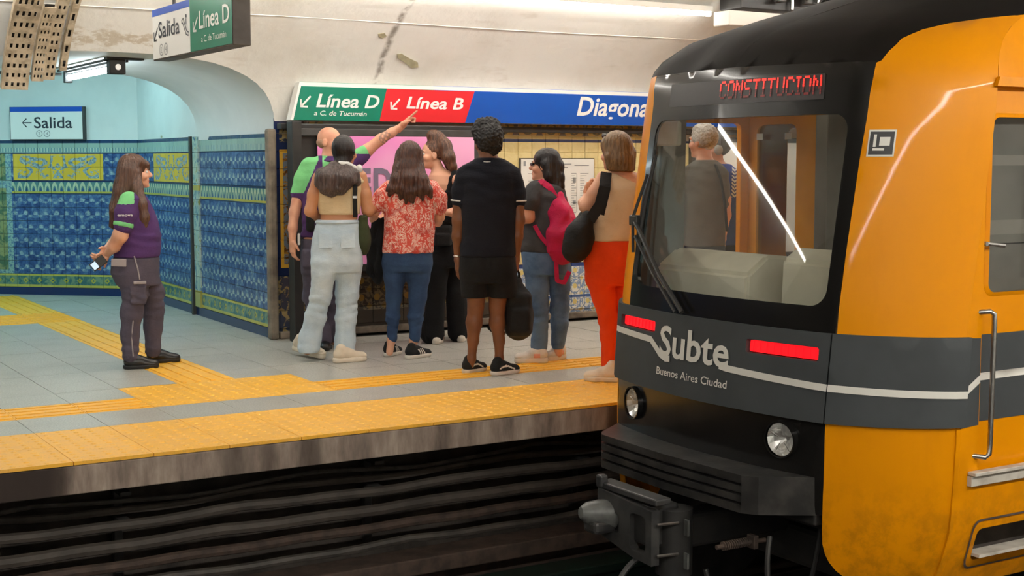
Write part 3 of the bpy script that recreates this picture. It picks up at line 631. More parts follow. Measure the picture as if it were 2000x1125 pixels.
bm = bmesh.new(); zt_ = ql(700, 252)[1]; bx(bm, ((lx0+lx1)/2-lb_o[0], .02, (pz1+zt_)/2), (lx1-lx0, .05, zt_-pz1), .006); from_bm('top_rail', bm, M['dark_grey'], lb)
bm = bmesh.new(); rx0 = ql(926, 300)[0]; bx(bm, ((rx0+lx1)/2-lb_o[0], .02, (pz0+pz1)/2), (lx1-rx0, .05, pz1-pz0), .006); from_bm('side_rail', bm, M['dark_grey'], lb)
bm = bmesh.new(); bx(bm, ((lx0+lx1)/2-lb_o[0], .02, pz0-.03), (lx1-lx0, .05, .06), .006); from_bm('bottom_rail', bm, M['black_metal'], lb)
bm = bmesh.new(); bx(bm, ((x_l+9.5)/2-lb_o[0],   .24, 1.79), (9.5-x_l, .10, .05), .006); from_bm('sign_bracket', bm, M['black_metal'], lb)
m = M['pink'] = mat('pink_poster_paper', lin(240, 156, 208), .4); n = NT(m); v = n.obj(); g = n.noise(v, 1.6, 1); c = n.mix(n.step(g, .35, .7), lin(232, 138, 200), lin(248, 182, 222)); n.color(c)
px0 = ql(620, 300)[0]; flat('poster', [(px0, pz0), (rx0, pz0), (rx0, pz1), (px0, pz1)], LF, M['pink'], lb, .004)
M['ad_grey'] = mat('poster_lettering_grey', lin(126, 114, 136), .5)
for s, x0_, x1_, yb, cp in (('E', 700, 724, 373, 42), ('D', 729, 764, 373, 42), ('S', 772, 806, 373, 42), ('C', 886, 920, 372, 42)):
    a = ql(x0_, yb); b = ql(x1_, yb); fit_text('lettering', s, a[0], b[0], a[1], ql(x0_, yb-cp)[1]-a[1], lambda u, v: (np.array(LF(u, v)[0])+np.array([0, -.006, 0]), LF(u, v)[1]), M['ad_grey'], lb, .045)
# framed information sheet on the yellow dado
MY = WY-.03
def qm(px, py): p = ony(px, py, MY); return (p[0], p[2])
a = qm(1016, 462); b = qm(1161, 309); mo = ((a[0]+b[0])/2, MY, (a[1]+b[1])/2)
mp = empty('information_sheet', mo, 0, 'white information sheet with small print in a thin frame on yellow tiles', 'poster')
MF = rel(plane_fn((0, MY, 0), (1, 0, 0), (0, 0, 1), (0, -1, 0)), mo)
M['paper'] = grainy('white_paper', lin(236, 236, 230), lin(226, 226, 220), 4, .4)
sheet('frame', [(a[0], a[1]), (b[0], a[1]), (b[0], b[1]), (a[0], b[1])], [], MF, M['dark_grey'], mp, res=5, thick=.018, smooth=False)
flat('paper', [(a[0]+.008, a[1]+.008), (b[0]-.008, a[1]+.008), (b[0]-.008, b[1]-.008), (a[0]+.008, b[1]-.008)], MF, M['paper'], mp)
W_, H_ = b[0]-a[0], b[1]-a[1]
V = []; F = []
def rct(x0_, x1_, y0_, y1_):
    k = len(V)
    for u, v in ((x0_, y0_), (x1_, y0_), (x1_, y1_), (x0_, y1_)): p, nn = MF(a[0]+W_*u, a[1]+H_*v); V.append(np.array(p)+np.array(nn)*.005)
    F.append((k, k+1, k+2, k+3))
rct(.04, .07, .90, .96); rct(.55, .68, .915, .93); rct(.55, .63, .87, .885); rct(.72, .92, .90, .912)
for k in range(22):
    y = .80-k*.032; rct(.68, .68+random.uniform(.03, .08), y, y+.007); rct(.80, .80+random.uniform(.04, .12), y, y+.006)
    if k % 3 == 0: rct(.10, .10+random.uniform(.2, .4), y, y+.006)
rct(.75, .757, .3, .8); rct(.70, .74, .68, .75); rct(.70, .74, .40, .45)
mesh('print', V, F, M['sign_grey'], mp)
# pale advert panel further along, seen through the cab
ap = empty('pale_advert_panel', (9.75, WY-.02, 1.12), 0, 'pale blank advert panel on the platform wall seen through the cab window', 'poster')
box_obj('panel_frame', (0, 0, 0), (1.9, .06, 1.24), M['dark_grey'], ap, .01); box_obj('panel_sheet', (0, -.033, 0), (1.8, .01, 1.14), M['paper'], ap)
# ================================================================ CABLE TRAYS over the passage arch
def tray(x, wd, z0, z1, cols, pitch, lab, depth=.05, off=.10):
    t = empty('cable_tray', (x, 10.6, 2.3), 0, lab, 'cable tray'); zs = np.linspace(z0, z1, 14)
    def fn(u, v):
        p, nn = vault_fn(x+u, z2t(max(1.9, v))); nn = np.array(nn)
        return p+nn*off-np.array([x, 10.6, 2.3]), nn
    holes = []
    if cols:
        zz = z0+.03
        k = 0
        while zz < z1-.04:
            for c in range(cols):
                cu = (c+.5)/cols*wd*.86-wd*.43
                if k % 2 == 0: holes.append([(cu-wd/cols*.20, zz), (cu+wd/cols*.20, zz), (cu+wd/cols*.20, zz+pitch*.42), (cu-wd/cols*.20, zz+pitch*.42)])
            zz += pitch*.5; k += 1
    sheet('tray_bottom', [(-wd/2, z0), (wd/2, z0), (wd/2, z1), (-wd/2, z1)], holes, fn, M['galv'], t, res=.12, thick=.003, smooth=True)
    for s in (-1, 1):
        V = []; F = []
        for z in zs:
            p, nn = fn(s*wd/2, z); V += [p, p-nn*depth]
        for i in range(len(zs)-1): F.append((2*i, 2*i+1, 2*i+3, 2*i+2))
        mesh('tray_side', V, F, M['galv'], t)
    V = []; F = []
    for i, z in enumerate(zs):
        for u in (-wd*.4, wd*.4): p, nn = fn(u, z); V.append(p-nn*.03)
    for i in range(len(zs)-1): F.append((2*i, 2*i+1, 2*i+3, 2*i+2))
    mesh('cable_bundle', V, F, M['hole'], t)  # flat dark sheet inside the tray, stands in for shade behind the slots
    p, nn = fn(0, z0+.05); bm = bmesh.new(); bx(bm, tuple(p-nn*.035), (wd-.006, .04, .03)); from_bm('tray_support', bm, M['black_metal'], t)
tray(2.26, .19, 2.10, 2.80, 4, .075, 'wide perforated cable tray leftmost of those crossing the arch', off=.16)
tray(2.425, .085, 2.16, 2.70, 3, .055, 'narrow pale perforated cable tray second from the left over the arch', off=.13)
tray(2.515, .08, 2.16, 2.80, 2, .06, 'dim perforated cable tray third from the left over the arch', off=.10)
tray(2.62, .05, 2.22, 2.80, 1, .11, 'slim slotted cable tray rightmost of those crossing the arch', off=.07)
# ================================================================ PIT: cables and conduits under the platform
M['cable_a'] = grainy('dusty_black_cable', (.045, .040, .035), (.09, .078, .066), 9, .6, .8); M['cable_b'] = grainy('dusty_conduit', (.085, .07, .058), (.045, .038, .032), 6, .7, .8)
M['rust'] = grainy('rusty_steel', (.085, .056, .042), (.04, .028, .022), 10, .8, .9, .2, 40); M['green_dark'] = grainy('dark_green_cover', (.010, .032, .022), (.014, .021, .017), 4, .6, .8)
for k, (y, z, r, sag, m) in enumerate(((7.62, -.26, .018, .015, 'cable_a'), (7.55, -.33, .014, .05, 'cable_a'), (7.58, -.40, .022, .03, 'cable_b'), (7.50, -.47, .03, .02, 'cable_b'), (7.45, -.58, .035, .01, 'cable_b'), (7.42, -.69, .03, .0, 'rust'), (7.38, -.78, .025, .015, 'cable_a'))):
    pts = [(x, y, z-sag*abs(math.sin((x-.3)*math.pi/1.55+k*.4))+.004*math.sin(9*x+k)) for x in np.linspace(-4, 14, 110)]
    tag(tube_obj('service_cable', pts, r, M[m], seg=8), 'dark dusty cable running under the platform edge, number %s from the top' % ['one', 'two', 'three', 'four', 'five', 'six', 'seven'][k], 'cable')
for k in range(7):
    x = .55+1.55*k; bm = bmesh.new(); bx(bm, (0, 0, -.1), (.05, .05, .62), .004)
    for zz in (.12, -.04, -.2): bx(bm, (0, -.09, zz), (.06, .2, .02))
    o = from_bm('cable_bracket', bm, M['dark_grey']); o.location = (x, 7.74, -.45); tag(o, 'dark steel cable bracket under the platform edge, %s from the left' % ORD[k], 'bracket', 'cable brackets under the platform')
bm = bmesh.new(); bx(bm, (5, 7.30, -.90), (19, .24, .10), .01); bx(bm, (5, 7.42, -1.02), (19, .1, .2)); o = from_bm('duct_cover', bm, M['rust']); tag(o, 'long rusty steel duct low along the platform wall', 'duct')
bm = bmesh.new(); bx(bm, (5, 7.02, -1.02), (19, .22, .06), .01); bx(bm, (5, 7.02, -1.12), (19, .12, .16)); o = from_bm('rail_cover', bm, M['green_dark']); tag(o, 'dark green protective board along the trackside floor', 'cover')
M['rail'] = grainy('rail_steel', (.10, .085, .07), (.05, .035, .028), 12, .4, .7, metal=.8)
for y, l in ((6.39, 'far running rail beneath the yellow train'), (4.95, 'near running rail beneath the yellow train')):
    bm = bmesh.new(); bx(bm, (5, y, -1.075), (19.5, .07, .05), .008); bx(bm, (5, y, -1.13), (19.5, .016, .1)); bx(bm, (5, y, -1.19), (19.5, .13, .02)); o = from_bm('running_rail', bm, M['rail']); tag(o, l, 'rail')
# ================================================================ METRO TRAIN
YC = 5.67
def t_xf0(z): return (np.interp(z, [-.5, .25, .8, 1.75, 1.98, 2.06, 2.14, 2.22, 2.32, 2.45, 2.6], [4.68, 4.68, 4.72, 4.86, 4.885, 4.93, 5.02, 5.2, 5.55, 5.95, 6.6]))
def t_xf(z): return float(t_xf0(z+np.array([-.06, -.04, -.02, 0, .02, .04, .06])).mean())
def t_hs(z): return float(np.interp(z, [-.6, -.45, -.25, 0, 1.7, 1.9, 2.05, 2.2, 2.35, 2.5, 2.6, 2.66], [1.10, 1.18, 1.235, 1.25, 1.25, 1.24, 1.21, 1.14, 1.0, .75, .45, .1]))
def t_B(z): return float(np.interp(z, [.2, 1.9, 2.6], [.10, .08, .05]))
def S_(s, z):
    h = t_hs(z)/1.25; a = abs(s); x0 = t_xf(z)
    if a <= .83: x = x0-t_B(z)*(1-(a/.83)**2); l = a*h
    elif a <= 1.46:
        c = (a-.83)/.63; x = x0+2*c*(1-c)*.18+c*c*.47; l = ((1-c)**2*.83+2*c*(1-c)*1.14+c*c*1.25)*h
    else: x = x0+.47+(a-1.46); l = 1.25*h
    return np.array([x, YC-math.copysign(l, s), z])
TO = np.array([8.0, YC, 0])
def TS(s, z):
    e = 2e-3; a = S_(s+e, z)-S_(s-e, z); b = S_(s, z+e)-S_(s, z-e); n = np.cross(b, a); n = n/np.linalg.norm(n)
    p = S_(s, z); c = np.array([max(p[0]+.8, 6.2), YC, 1.0])
    if np.dot(n, p-c) < 0: n = -n
    return p-TO, n
M['train_yellow'] = m = mat('train_yellow_paint', lin(230, 146, 0), .36, coat=.13, spec=.15); n = NT(m); v = n.obj(); d_ = n.noise(n.scale(v, (3, 3, .9)), 1.6, 5, .65)
c = n.mix(n.math('MULTIPLY', n.step(d_, .5, .75), .22), lin(230, 146, 0), lin(204, 124, 0)); sc_ = n.sep(v); lowd = n.math('MULTIPLY', n.math('SUBTRACT', 1., n.step(sc_[2], -.35, .1)), n.step(n.noise(v, 7, 5, .7), .4, .65))
c = n.mix(n.math('MULTIPLY', lowd, .35), c, lin(110, 72, 20)); n.color(c); n.rough(n.math('ADD', .26, n.math('MULTIPLY', d_, .18)))
M['train_black'] = mat('train_black_gloss', (.009, .0085, .008), .2, coat=.1, spec=.4)
M['train_roof'] = grainy('train_roof_black', (.009, .007, .006), (.014, .011, .009), 3, .7, .6, spec=.15)
M['train_grey'] = m = mat('train_grey_band', lin(70, 74, 76), .65, spec=.2); n = NT(m); n.color(n.mix(n.math('MULTIPLY', n.step(n.noise(n.obj(), 3, 4), .4, .7), .4), lin(70, 74, 76), lin(56, 59, 60)))
M['train_white'] = mat('train_white_stripe', lin(226, 224, 216), .4)
M['bumper'] = grainy('worn_bumper_rubber', (.014, .0135, .013), (.05, .046, .042), 7, .42, .8, .15, 30)
M['red_lamp'] = mat('red_tail_lamp', (.35, .005, .008), .35, emit=(1, .006, .012), es=1.15)
M['red_led'] = mat('red_led_bright', (.8, .02, .01), .4, emit=(1, .02, .012), es=1.6); M['red_dim'] = mat('red_led_dim', (.2, .02, .02), .4, emit=(.8, .02, .02), es=.05)
M['led_panel'] = mat('led_panel_dark', (.03, .024, .024), .45)
M['alu'] = grainy('worn_aluminium', lin(206, 200, 188), lin(150, 142, 130), 8, .5, .7); M['chrome'] = mat('reflector_chrome', (.92, .92, .9), .22, metal=.85)
M['lens'] = None
def glass(name, tint=(.96, .97, .96), gl=.9, rough=.02):
    m = bpy.data.materials.new(name); m.use_nodes = True; t = m.node_tree; t.nodes.remove(t.nodes['Principled BSDF'])
    tr = t.nodes.new('ShaderNodeBsdfTransparent'); tr.inputs[0].default_value = (*tint, 1); gs = t.nodes.new('ShaderNodeBsdfGlossy'); gs.inputs['Roughness'].default_value = rough
    fr = t.nodes.new('ShaderNodeFresnel'); fr.inputs[0].default_value = 1.5; mx = t.nodes.new('ShaderNodeMixShader'); mt = t.nodes.new('ShaderNodeMath'); mt.operation = 'MULTIPLY'; mt.inputs[1].default_value = gl
    ge = t.nodes.new('ShaderNodeNewGeometry'); io = t.nodes.new('ShaderNodeMapRange'); t.links.new(ge.outputs['Backfacing'], io.inputs[0]); io.inputs[3].default_value = 1.5; io.inputs[4].default_value = 1/1.5; t.links.new(io.outputs[0], fr.inputs[0])
    t.links.new(fr.outputs[0], mt.inputs[0]); t.links.new(mt.outputs[0], mx.inputs[0]); t.links.new(tr.outputs[0], mx.inputs[1]); t.links.new(gs.outputs[0], mx.inputs[2])
    t.links.new(mx.outputs[0], t.nodes['Material Output'].inputs[0]); return m
M['glass'] = glass('windshield_glass', (.93, .94, .93), 1.0); M['glass_dark'] = glass('train_window_glass', (.80, .80, .79), 1.0, .03); M['lens'] = glass('lamp_lens', (.97, .97, .97), .8)
M['cab_beige'] = grainy('cab_console_beige', lin(232, 226, 204), lin(212, 206, 184), 5, .5, .6); M['cab_grey'] = grainy('cab_grey_panel', lin(150, 148, 142), lin(130, 128, 122), 5, .55, .6)
M['cab_dark'] = grainy('cab_dark_lining', (.05, .048, .045), (.035, .033, .03), 4, .6, .6); M['cab_orange'] = grainy('cab_door_ochre', lin(240, 164, 50), lin(220, 148, 40), 4, .4, .6)
tr = empty('metro_train', tuple(TO), 0, 'yellow and black metro train with grey band and red tail lamps', 'train')
def tp(name, poly, m, holes=(), proud=0., thick=.02, res=.12, parent=None, label=None, smooth=True): return sheet(name, poly, list(holes), TS, m, parent or tr, res=res, thick=thick, proud=proud, smooth=smooth, label=label)
SB = .868                                    # black / yellow border in s
win = rrect(-.685, .806, .80, 1.728, .085)
# windshield surround, lower black panel, roof cap
edgeR = [(.845, -.05), (.850, .25), (.868, .68), (.868, 1.10), (.874, 1.5), (.887, 1.826), (.905, 1.965)]
def mirror(e): return [(-a, b) for a, b in e][::-1]
tp('windshield_surround', [(-.742, .66)]+[(.858, .66), (.868, 1.10), (.874, 1.5), (.887, 1.826), (.905, 1.972), (0, 1.99)]+[(-.78, 1.985), (-.752, 1.826), (-.748, 1.5), (-.745, 1.10)], M['train_black'], [win], res=.045)
tp('windshield', rrect(-.69, .80, .805, 1.733, .09), M['glass'], res=.10, thick=.006, proud=-.004)
tp('lower_panel', [(-.845, -.20), (.845, -.20), (.85, .26), (-.85, .26)], M['train_black'], [[(s_+.086*math.cos(a*math.tau/24), .142+.09*math.sin(a*math.tau/24)) for a in range(24)] for s_ in (-.60, .61)], res=.10)
roofline = [(.905, 1.972), (.926, 1.975), (.95, 2.02), (.984, 2.08), (1.05, 2.125), (1.145, 2.156), (1.3, 2.185), (1.479, 2.208), (1.8, 2.215), (8.0, 2.215)]
ycol = [(.905, 1.972), (.926, 1.975)]
tp('roof_cap', [(0, 1.99)]+roofline+[(8.0, 2.66), (0, 2.66)], M['train_roof'], res=.06)
tp('roof_cap', [(0, 1.99), (0, 2.66), (-8.0, 2.66)]+[(-a, b) for a, b in roofline[::-1]], M['train_roof'], res=.14)
bmr = bmesh.new(); bx(bmr, (1.6, 0, 2.74), (6.4, 1.3, .40), .09); bmr2 = from_bm('roof_equipment', bmr, M['train_roof'], tr, smooth=True)
# side panel of the nose (near side) - upper and lower yellow, grey band proud of it
SE = 1.475
up = [(.868, .672), (.868, 1.10), (.874, 1.5), (.887, 1.826), (.905, 1.965), (.926, 1.975), (.95, 2.02), (.984, 2.08), (1.05, 2.125), (1.145, 2.156), (1.3, 2.185), (SE, 2.208), (SE, .672)]
tp('corner_panel', up, M['train_yellow'], res=.07, thick=.03)
lo = [(.845, .265), (.845, -.10), (.847, -.2), (.852, -.28), (.862, -.34), (.88, -.39), (.905, -.43), (.945, -.47), (1.0, -.505), (1.08, -.53), (SE, -.56), (SE, .265)]
tp('corner_panel', lo, M['train_yellow'], res=.083, thick=.03)
tp('corner_panel', [(-.742, .672), (-.745, 1.10), (-.748, 1.5), (-.752, 1.826), (-.78, 1.985), (-.90, 1.975)]+[(-a, b) for a, b in up[5:]], M['train_yellow'], res=.12, thick=.03)
tp('corner_panel', [(-a, b) for a, b in lo], M['train_yellow'], res=.12, thick=.03)
# grey band: front piece (with lamp slots), corner pieces
sl1 = rrect(.362, .545, .80, .612, .012, 3); sl2 = rrect(-.795, .563, -.39, .625, .012, 3)
tp('grey_band', [(-.84, .253), (.84, .253), (.848, .683), (-.848, .683)], M['train_grey'], [sl1, sl2], proud=.022, thick=.045, res=.10)
tp('grey_band', [(.846, .253), (SE+.005, .253), (SE+.005, .678), (.854, .683)], M['train_grey'], proud=.022, thick=.045, res=.08)
tp('grey_band', [(-.846, .253), (-SE, .253), (-SE, .683), (-.854, .683)], M['train_grey'], proud=.022, thick=.045, res=.10)
for k, sl in enumerate((sl1, sl2)):
    xs = [a for a, b in sl]; ys = [b for a, b in sl]; tl = tp('tail_lamp', rrect(min(xs)+.012, min(ys)+.006, max(xs)-.006, max(ys)-.004, .01, 3), M['red_lamp'], proud=.004, thick=.02, res=.05, label='glowing red tail lamp')
    tp('lamp_recess', rrect(min(xs)-.01, min(ys)-.01, max(xs)+.01, max(ys)+.01, .012, 3), M['train_black'], proud=-.018, thick=.005, res=.08)
    for i in range(9):
        u = min(xs)+.03+i*(max(xs)-min(xs)-.05)/9; tp('lamp_rib', [(u, min(ys)+.01), (u+.008, min(ys)+.01), (u+.008, max(ys)-.008), (u, max(ys)-.008)], M['red_lamp'], proud=.009, thick=.008, res=.1, parent=tl)
# white stripe with the lettering
def tstroke(name, pts, wd, proud=.0265):
    fn = lambda u, v: TS(u, v); P = [np.array(p, float) for p in pts]; D = [P[0]]
    for i in range(len(P)-1):
        k = max(1, int(np.linalg.norm(P[i+1]-P[i])/.05))
        for j in range(1, k+1): D.append(P[i]+(P[i+1]-P[i])*j/k)
    f2 = lambda u, v: (fn(u, v)[0]+fn(u, v)[1]*(proud-.004), fn(u, v)[1])
    return stroke(name, D, wd, f2, M['train_white'], tr)
tstroke('white_stripe', [(-.846, .537), (-.42, .523), (-.375, .495), (-.315, .455), (-.26, .436), (-.22, .44)], .034)
tstroke('white_stripe', [(.19, .455), (.24, .448), (.5, .437), (.846, .424)], .034)
tstroke('white_stripe', [(.850, .424), (1.2, .414), (SE, .408)], .034)
def TF(u, v): p, nn = TS(u, v); return p+nn*.0225, nn
fit_text('lettering', 'Subte', -.325, .255, .452, .155, TF, M['train_white'], tr, bold=.02)
fit_text('lettering', 'Buenos Aires Ciudad', -.335, .255, .345, .04, TF, M['train_white'], tr, bold=.008)
# headlamps
for s in (-.60, .61):
    p, nn = TS(s, .142); V3 = Vector(nn); q_ = Vector((-1, 0, .0)).rotation_difference(V3).to_matrix().to_4x4()
    h = tag(empty('headlamp_mount', (0, 0, 0)), None); h.parent = tr; h.name = 'headlamp'; h.matrix_local = Matrix.Translation(Vector(p)) @ q_
    bm = bmesh.new(); tube(bm, [(-.028, 0, 0), (.03, 0, 0)], [.092, .098], 28, False); tube(bm, [(-.028, 0, 0), (-.026, 0, 0)], [.092, .084], 28, False); from_bm('bezel', bm, M['train_black'], h, smooth=True)
    bm = bmesh.new(); nf = 14; ring = [[bm.verts.new((x_, r_*math.cos(k*math.tau/nf+o_), r_*math.sin(k*math.tau/nf+o_))) for k in range(nf)] for x_, r_, o_ in ((-.014, .083, 0), (.012, .062, .1), (.030, .034, 0), (.044, .012, .1))]
    for a_ in range(3):
        for k in range(nf): bm.faces.new((ring[a_][k], ring[a_][(k+1) % nf], ring[a_+1][(k+1) % nf], ring[a_+1][k]))
    bm.faces.new(ring[3]); from_bm('reflector', bm, M['chrome'], h)
    bm = bmesh.new()
    for a in (20, 90, 160, 230, 300): bx(bm, (.0, .05*math.cos(math.radians(a)), .05*math.sin(math.radians(a))), (.006, .05, .004), 0, Matrix.Rotation(math.radians(a), 4, 'X'))
    from_bm('reflector_fins', bm, M['chrome'], h, kind='stuff')
    bm = bmesh.new(); tube(bm, [(-.030, 0, 0), (-.028, 0, 0), (-.018, 0, 0)], [.05, .07, .086], 28, True); from_bm('lens', bm, M['lens'], h, smooth=True)
# destination display: dot matrix
tp('display_window', rrect(-.56, 1.80, .645, 1.925, .006, 2), M['led_panel'], proud=.003, thick=.004, res=.1)
FONT = {'C': '01110 10001 10000 10000 10000 10001 01110', 'O': '01110 10001 10001 10001 10001 10001 01110', 'N': '10001 11001 10101 10101 10011 10001 10001', 'S': '01111 10000 10000 01110 00001 00001 11110', 'T': '11111 00100 00100 00100 00100 00100 00100', 'I': '111 010 010 010 010 010 111', 'U': '10001 10001 10001 10001 10001 10001 01110'}
col = 0; dots = []
for ch in 'CONSTITUCION':
    rows = FONT[ch].split()
    for r_, row in enumerate(rows):
        for c_, b_ in enumerate(row):
            if b_ == '1': dots.append((col+c_, r_))
    col += len(rows[0])+1
wdot = (.640-(-.085))/col
for nm, m, sel in (('lit_dots', 'red_led', lambda r: r <= 3), ('dim_dots', 'red_dim', lambda r: r > 3)):
    V = []; F = []
    for c_, r_ in dots:
        if not sel(r_): continue
        u = -.085+(c_+.5)*wdot; v = 1.912-.0135*r_; k = len(V)
        for a, b in ((-.42, -.42), (.42, -.42), (.42, .42), (-.42, .42)): p, nn = TS(u+a*wdot, v+b*.0135); V.append(p+nn*.0065)
        F.append((k, k+1, k+2, k+3))
    o = mesh(nm, V, [f[::-1] for f in F], M[m], tr); tag(o, kind='stuff')
# fleet mark: black square with white border and white shapes
def box_sz(nm, s0, s1, z0, z1, m, pr): tp(nm, [(s0, z0), (s1, z0), (s1, z1), (s0, z1)], m, proud=pr, thick=.002, res=.05)
ms0, ms1, mz0, mz1 = .90, 1.018, 1.522, 1.648
M['mark_black'] = mat('mark_black', (.02, .02, .022), .4)
box_sz('fleet_mark', ms0, ms1, mz0, mz1, M['train_white'], .003); box_sz('fleet_mark', ms0+.007, ms1-.007, mz0+.009, mz1-.009, M['mark_black'], .005)
def mk(a, b, c, d): box_sz('fleet_mark', ms0+(ms1-ms0)*a, ms0+(ms1-ms0)*b, mz0+(mz1-mz0)*c, mz0+(mz1-mz0)*d, M['train_white'], .007)
mk(.20, .30, .36, .82); mk(.20, .62, .22, .31); mk(.42, .80, .40, .72)
# bumper (anticlimber): ribbed trapezoid
def bump_layer(z0, z1, k):
    P = [(4.70, 6.52), (4.45-k, 6.34), (4.41-k, 6.28), (4.38-k, 5.68), (4.40-k, 5.12), (4.402, 5.09), (4.45, 5.02), (4.72, 4.84), (4.9, 4.84), (4.9, 6.52)]
    return [Vector((x-TO[0], y-TO[1], z0)) for x, y in P], [Vector((x-TO[0], y-TO[1], z1)) for x, y in P]
bm = bmesh.new()
for i, (z0, z1, k) in enumerate(((-.055, -.018, 0), (-.072, -.055, -.035), (-.104, -.072, 0), (-.120, -.104, -.035), (-.150, -.120, 0), (-.166, -.150, -.035), (-.205, -.166, 0))):
    A, B2 = bump_layer(z0, z1, k); a = [bm.verts.new(v) for v in A]; b = [bm.verts.new(v) for v in B2]; n_ = len(a)
    for j in range(n_): bm.faces.new((a[j], a[(j+1) % n_], b[(j+1) % n_], b[j]))
    bm.faces.new(b); bm.faces.new(a[::-1])
from_bm('bumper', bm, M['bumper'], tr)
bm = bmesh.new(); bx(bm, (4.83-TO[0], 5.68-TO[1], -.2), (.3, 1.62, .12), .01); bx(bm, (5.6-TO[0], 0, -.25), (1.6, 1.9, .12)); from_bm('underframe', bm, M['black_metal'], tr)
# side beyond the nose: door, windows, body (near side y=4.42); x from the panel end on
def side_fn(u, v): return np.array([u, YC-t_hs(v), v])-TO, np.array([0., -1, 0]) if v < 1.9 else TS(3., v)[1]
def xe(z): return t_xf(z)+.47
DX0, DX1 = 5.33, 5.98
dwin = rrect(5.362, .872, 5.93, 1.712, .05)
def door_fn(u, v): p, nn = side_fn(u, v); return p+np.array([0, .045, 0]), nn
dr = sheet('cab_door', rrect(5.31, -.02, DX1, 1.86, .05), [dwin], door_fn, M['train_yellow'], tr, res=.2, thick=.03)
sheet('door_window', rrect(5.355, .865, 5.937, 1.72, .055), [], door_fn, M['glass_dark'], dr, res=.3, thick=.006, proud=-.008)
M['blind'] = grainy('grey_roller_blind', lin(158, 157, 150), lin(132, 131, 125), 3, .8, .8); M['blind_pale'] = grainy('pale_blind_band', lin(190, 188, 180), lin(170, 168, 160), 5, .8, .6)
box_obj('window_blind', (5.646-TO[0], -1.115, 1.29), (.60, .012, .88), M['blind'], dr)  # sheet, bands and line behind the glass imitate a reflection in the window
for z_, h_ in ((1.505, .05), (1.18, .07)): box_obj('blind_band', (5.646-TO[0], -1.1225, z_), (.58, .003, h_), M['blind_pale'], dr)
box_obj('blind_seam', (5.646-TO[0], -1.123, 1.10), (.58, .004, .006), M['cab_dark'], dr); box_obj('window_sticker', (5.41-TO[0], -1.124, 1.665), (.055, .003, .026), M['train_white'], dr)
V = []; F = []
for a, b in zip(rrect(5.346, .856, 5.946, 1.728, .06), rrect(5.366, .876, 5.926, 1.708, .046)):
    for q_, pr in ((a, .001), (b, .012)): p, nn = door_fn(*q_); V.append(p+nn*pr)
k_ = len(V)//2
mesh('window_seal', V, [(2*i, 2*i+1, (2*i+3) % len(V), (2*i+2) % len(V)) for i in range(k_)], M['train_yellow'], dr)
bm = bmesh.new(); bx(bm, (5.305-TO[0]+.0, -1.21, 1.09), (.03, .014, .13), .003); from_bm('lock_plate', bm, M['steel'], dr)
bm = bmesh.new(); tube(bm, [(5.31-TO[0], -1.215, 1.112), (5.31-TO[0], -1.25, 1.112)], .012, 8); tube(bm, [(5.31-TO[0], -1.25, 1.112), (5.36-TO[0], -1.255, 1.108), (5.43-TO[0], -1.25, 1.10)], [.010, .009, .010], 8); from_bm('door_handle', bm, M['steel'], dr, smooth=True)
# door surround and body side
def frame_poly(): return [(5.16, -.56), (5.16, -.4), (5.30, -.4)]
bodyside = [(5.12, -.58), (5.14, .27), (5.19, .68), (5.26, 1.2), (t_xf(1.6)+.487, 1.6), (t_xf(1.78)+.487, 1.78), (t_xf(1.9)+.487, 1.9), (t_xf(2.0)+.487, 2.0), (t_xf(2.08)+.487, 2.08), (t_xf(2.15)+.487, 2.15), (t_xf(2.206)+.487, 2.206), (13, 2.205), (13, -.58)]
bdoor = rrect(5.29, -.04, 6.0, 1.885, .06)
step_hole = rrect(5.33, -.43, 5.98, -.265, .03, 3)
wins = [rrect(x0, .85, x0+1.2, 1.72, .06) for x0 in (6.3, 9.0)]
sheet('body_side', bodyside, [bdoor, step_hole]+wins, side_fn, M['train_yellow'], tr, res=.12, thick=.045, proud=-.001)
for w_ in wins: sheet('saloon_window', [(a, b) for a, b in w_], [], side_fn, M['glass_dark'], tr, res=.4, thick=.006, proud=-.02)
def sp(nm, x0, x1, z0, z1, m, pr, th=.004, holes=()): sheet(nm, [(x0, z0), (x1, z0), (x1, z1), (x0, z1)], list(holes), side_fn, m, tr, res=.3, thick=th, proud=pr)
sheet('grey_band', [(5.16, .245), (5.285, .252), (5.285, .668), (5.21, .672)], [], side_fn, M['train_grey'], tr, res=.2, thick=.01, proud=.001)
sheet('grey_band', [(5.292, .258), (5.972, .258), (5.972, .676), (5.292, .676)], [], door_fn, M['train_grey'], dr, res=.3, thick=.006, proud=.004)
sp('grey_band', 6.02, 13, .258, .676, M['train_grey'], .002)
sheet('white_stripe', [(5.20, .405), (5.285, .455), (5.285, .492), (5.20, .442)], [], side_fn, M['train_white'], tr, res=.3, thick=.002, proud=.004)
sheet('white_stripe', [(5.292, .456), (5.972, .462), (5.972, .498), (5.292, .492)], [], door_fn, M['train_white'], dr, res=.3, thick=.002, proud=.007)
sp('white_stripe', 6.02, 13, .462, .498, M['train_white'], .005, .002)
# rain gutter over the door
sheet('door_gutter', [(5.33, 1.850), (6.01, 1.850), (6.01, 1.894), (5.35, 1.894)], [], side_fn, M['train_yellow'], tr, res=.3, thick=.02, proud=.022)
tube_obj('handrail', [(5.27-TO[0], -1.235, .79), (5.305-TO[0], -1.285, .797), (5.322-TO[0], -1.292, .785), (5.326-TO[0], -1.292, .74), (5.322-TO[0], -1.292, .16), (5.318-TO[0], -1.292, .115), (5.30-TO[0], -1.285, .10), (5.255-TO[0], -1.235, .105)], .0125, M['steel'], tr)
bm = bmesh.new(); bx(bm, (5.62-TO[0], -1.275, .025), (.80, .05, .018), .003); bx(bm, (5.62-TO[0], -1.262, -.012), (.80, .03, .05), .003); from_bm('door_step', bm, M['alu'], tr)
for k in range(3): pass
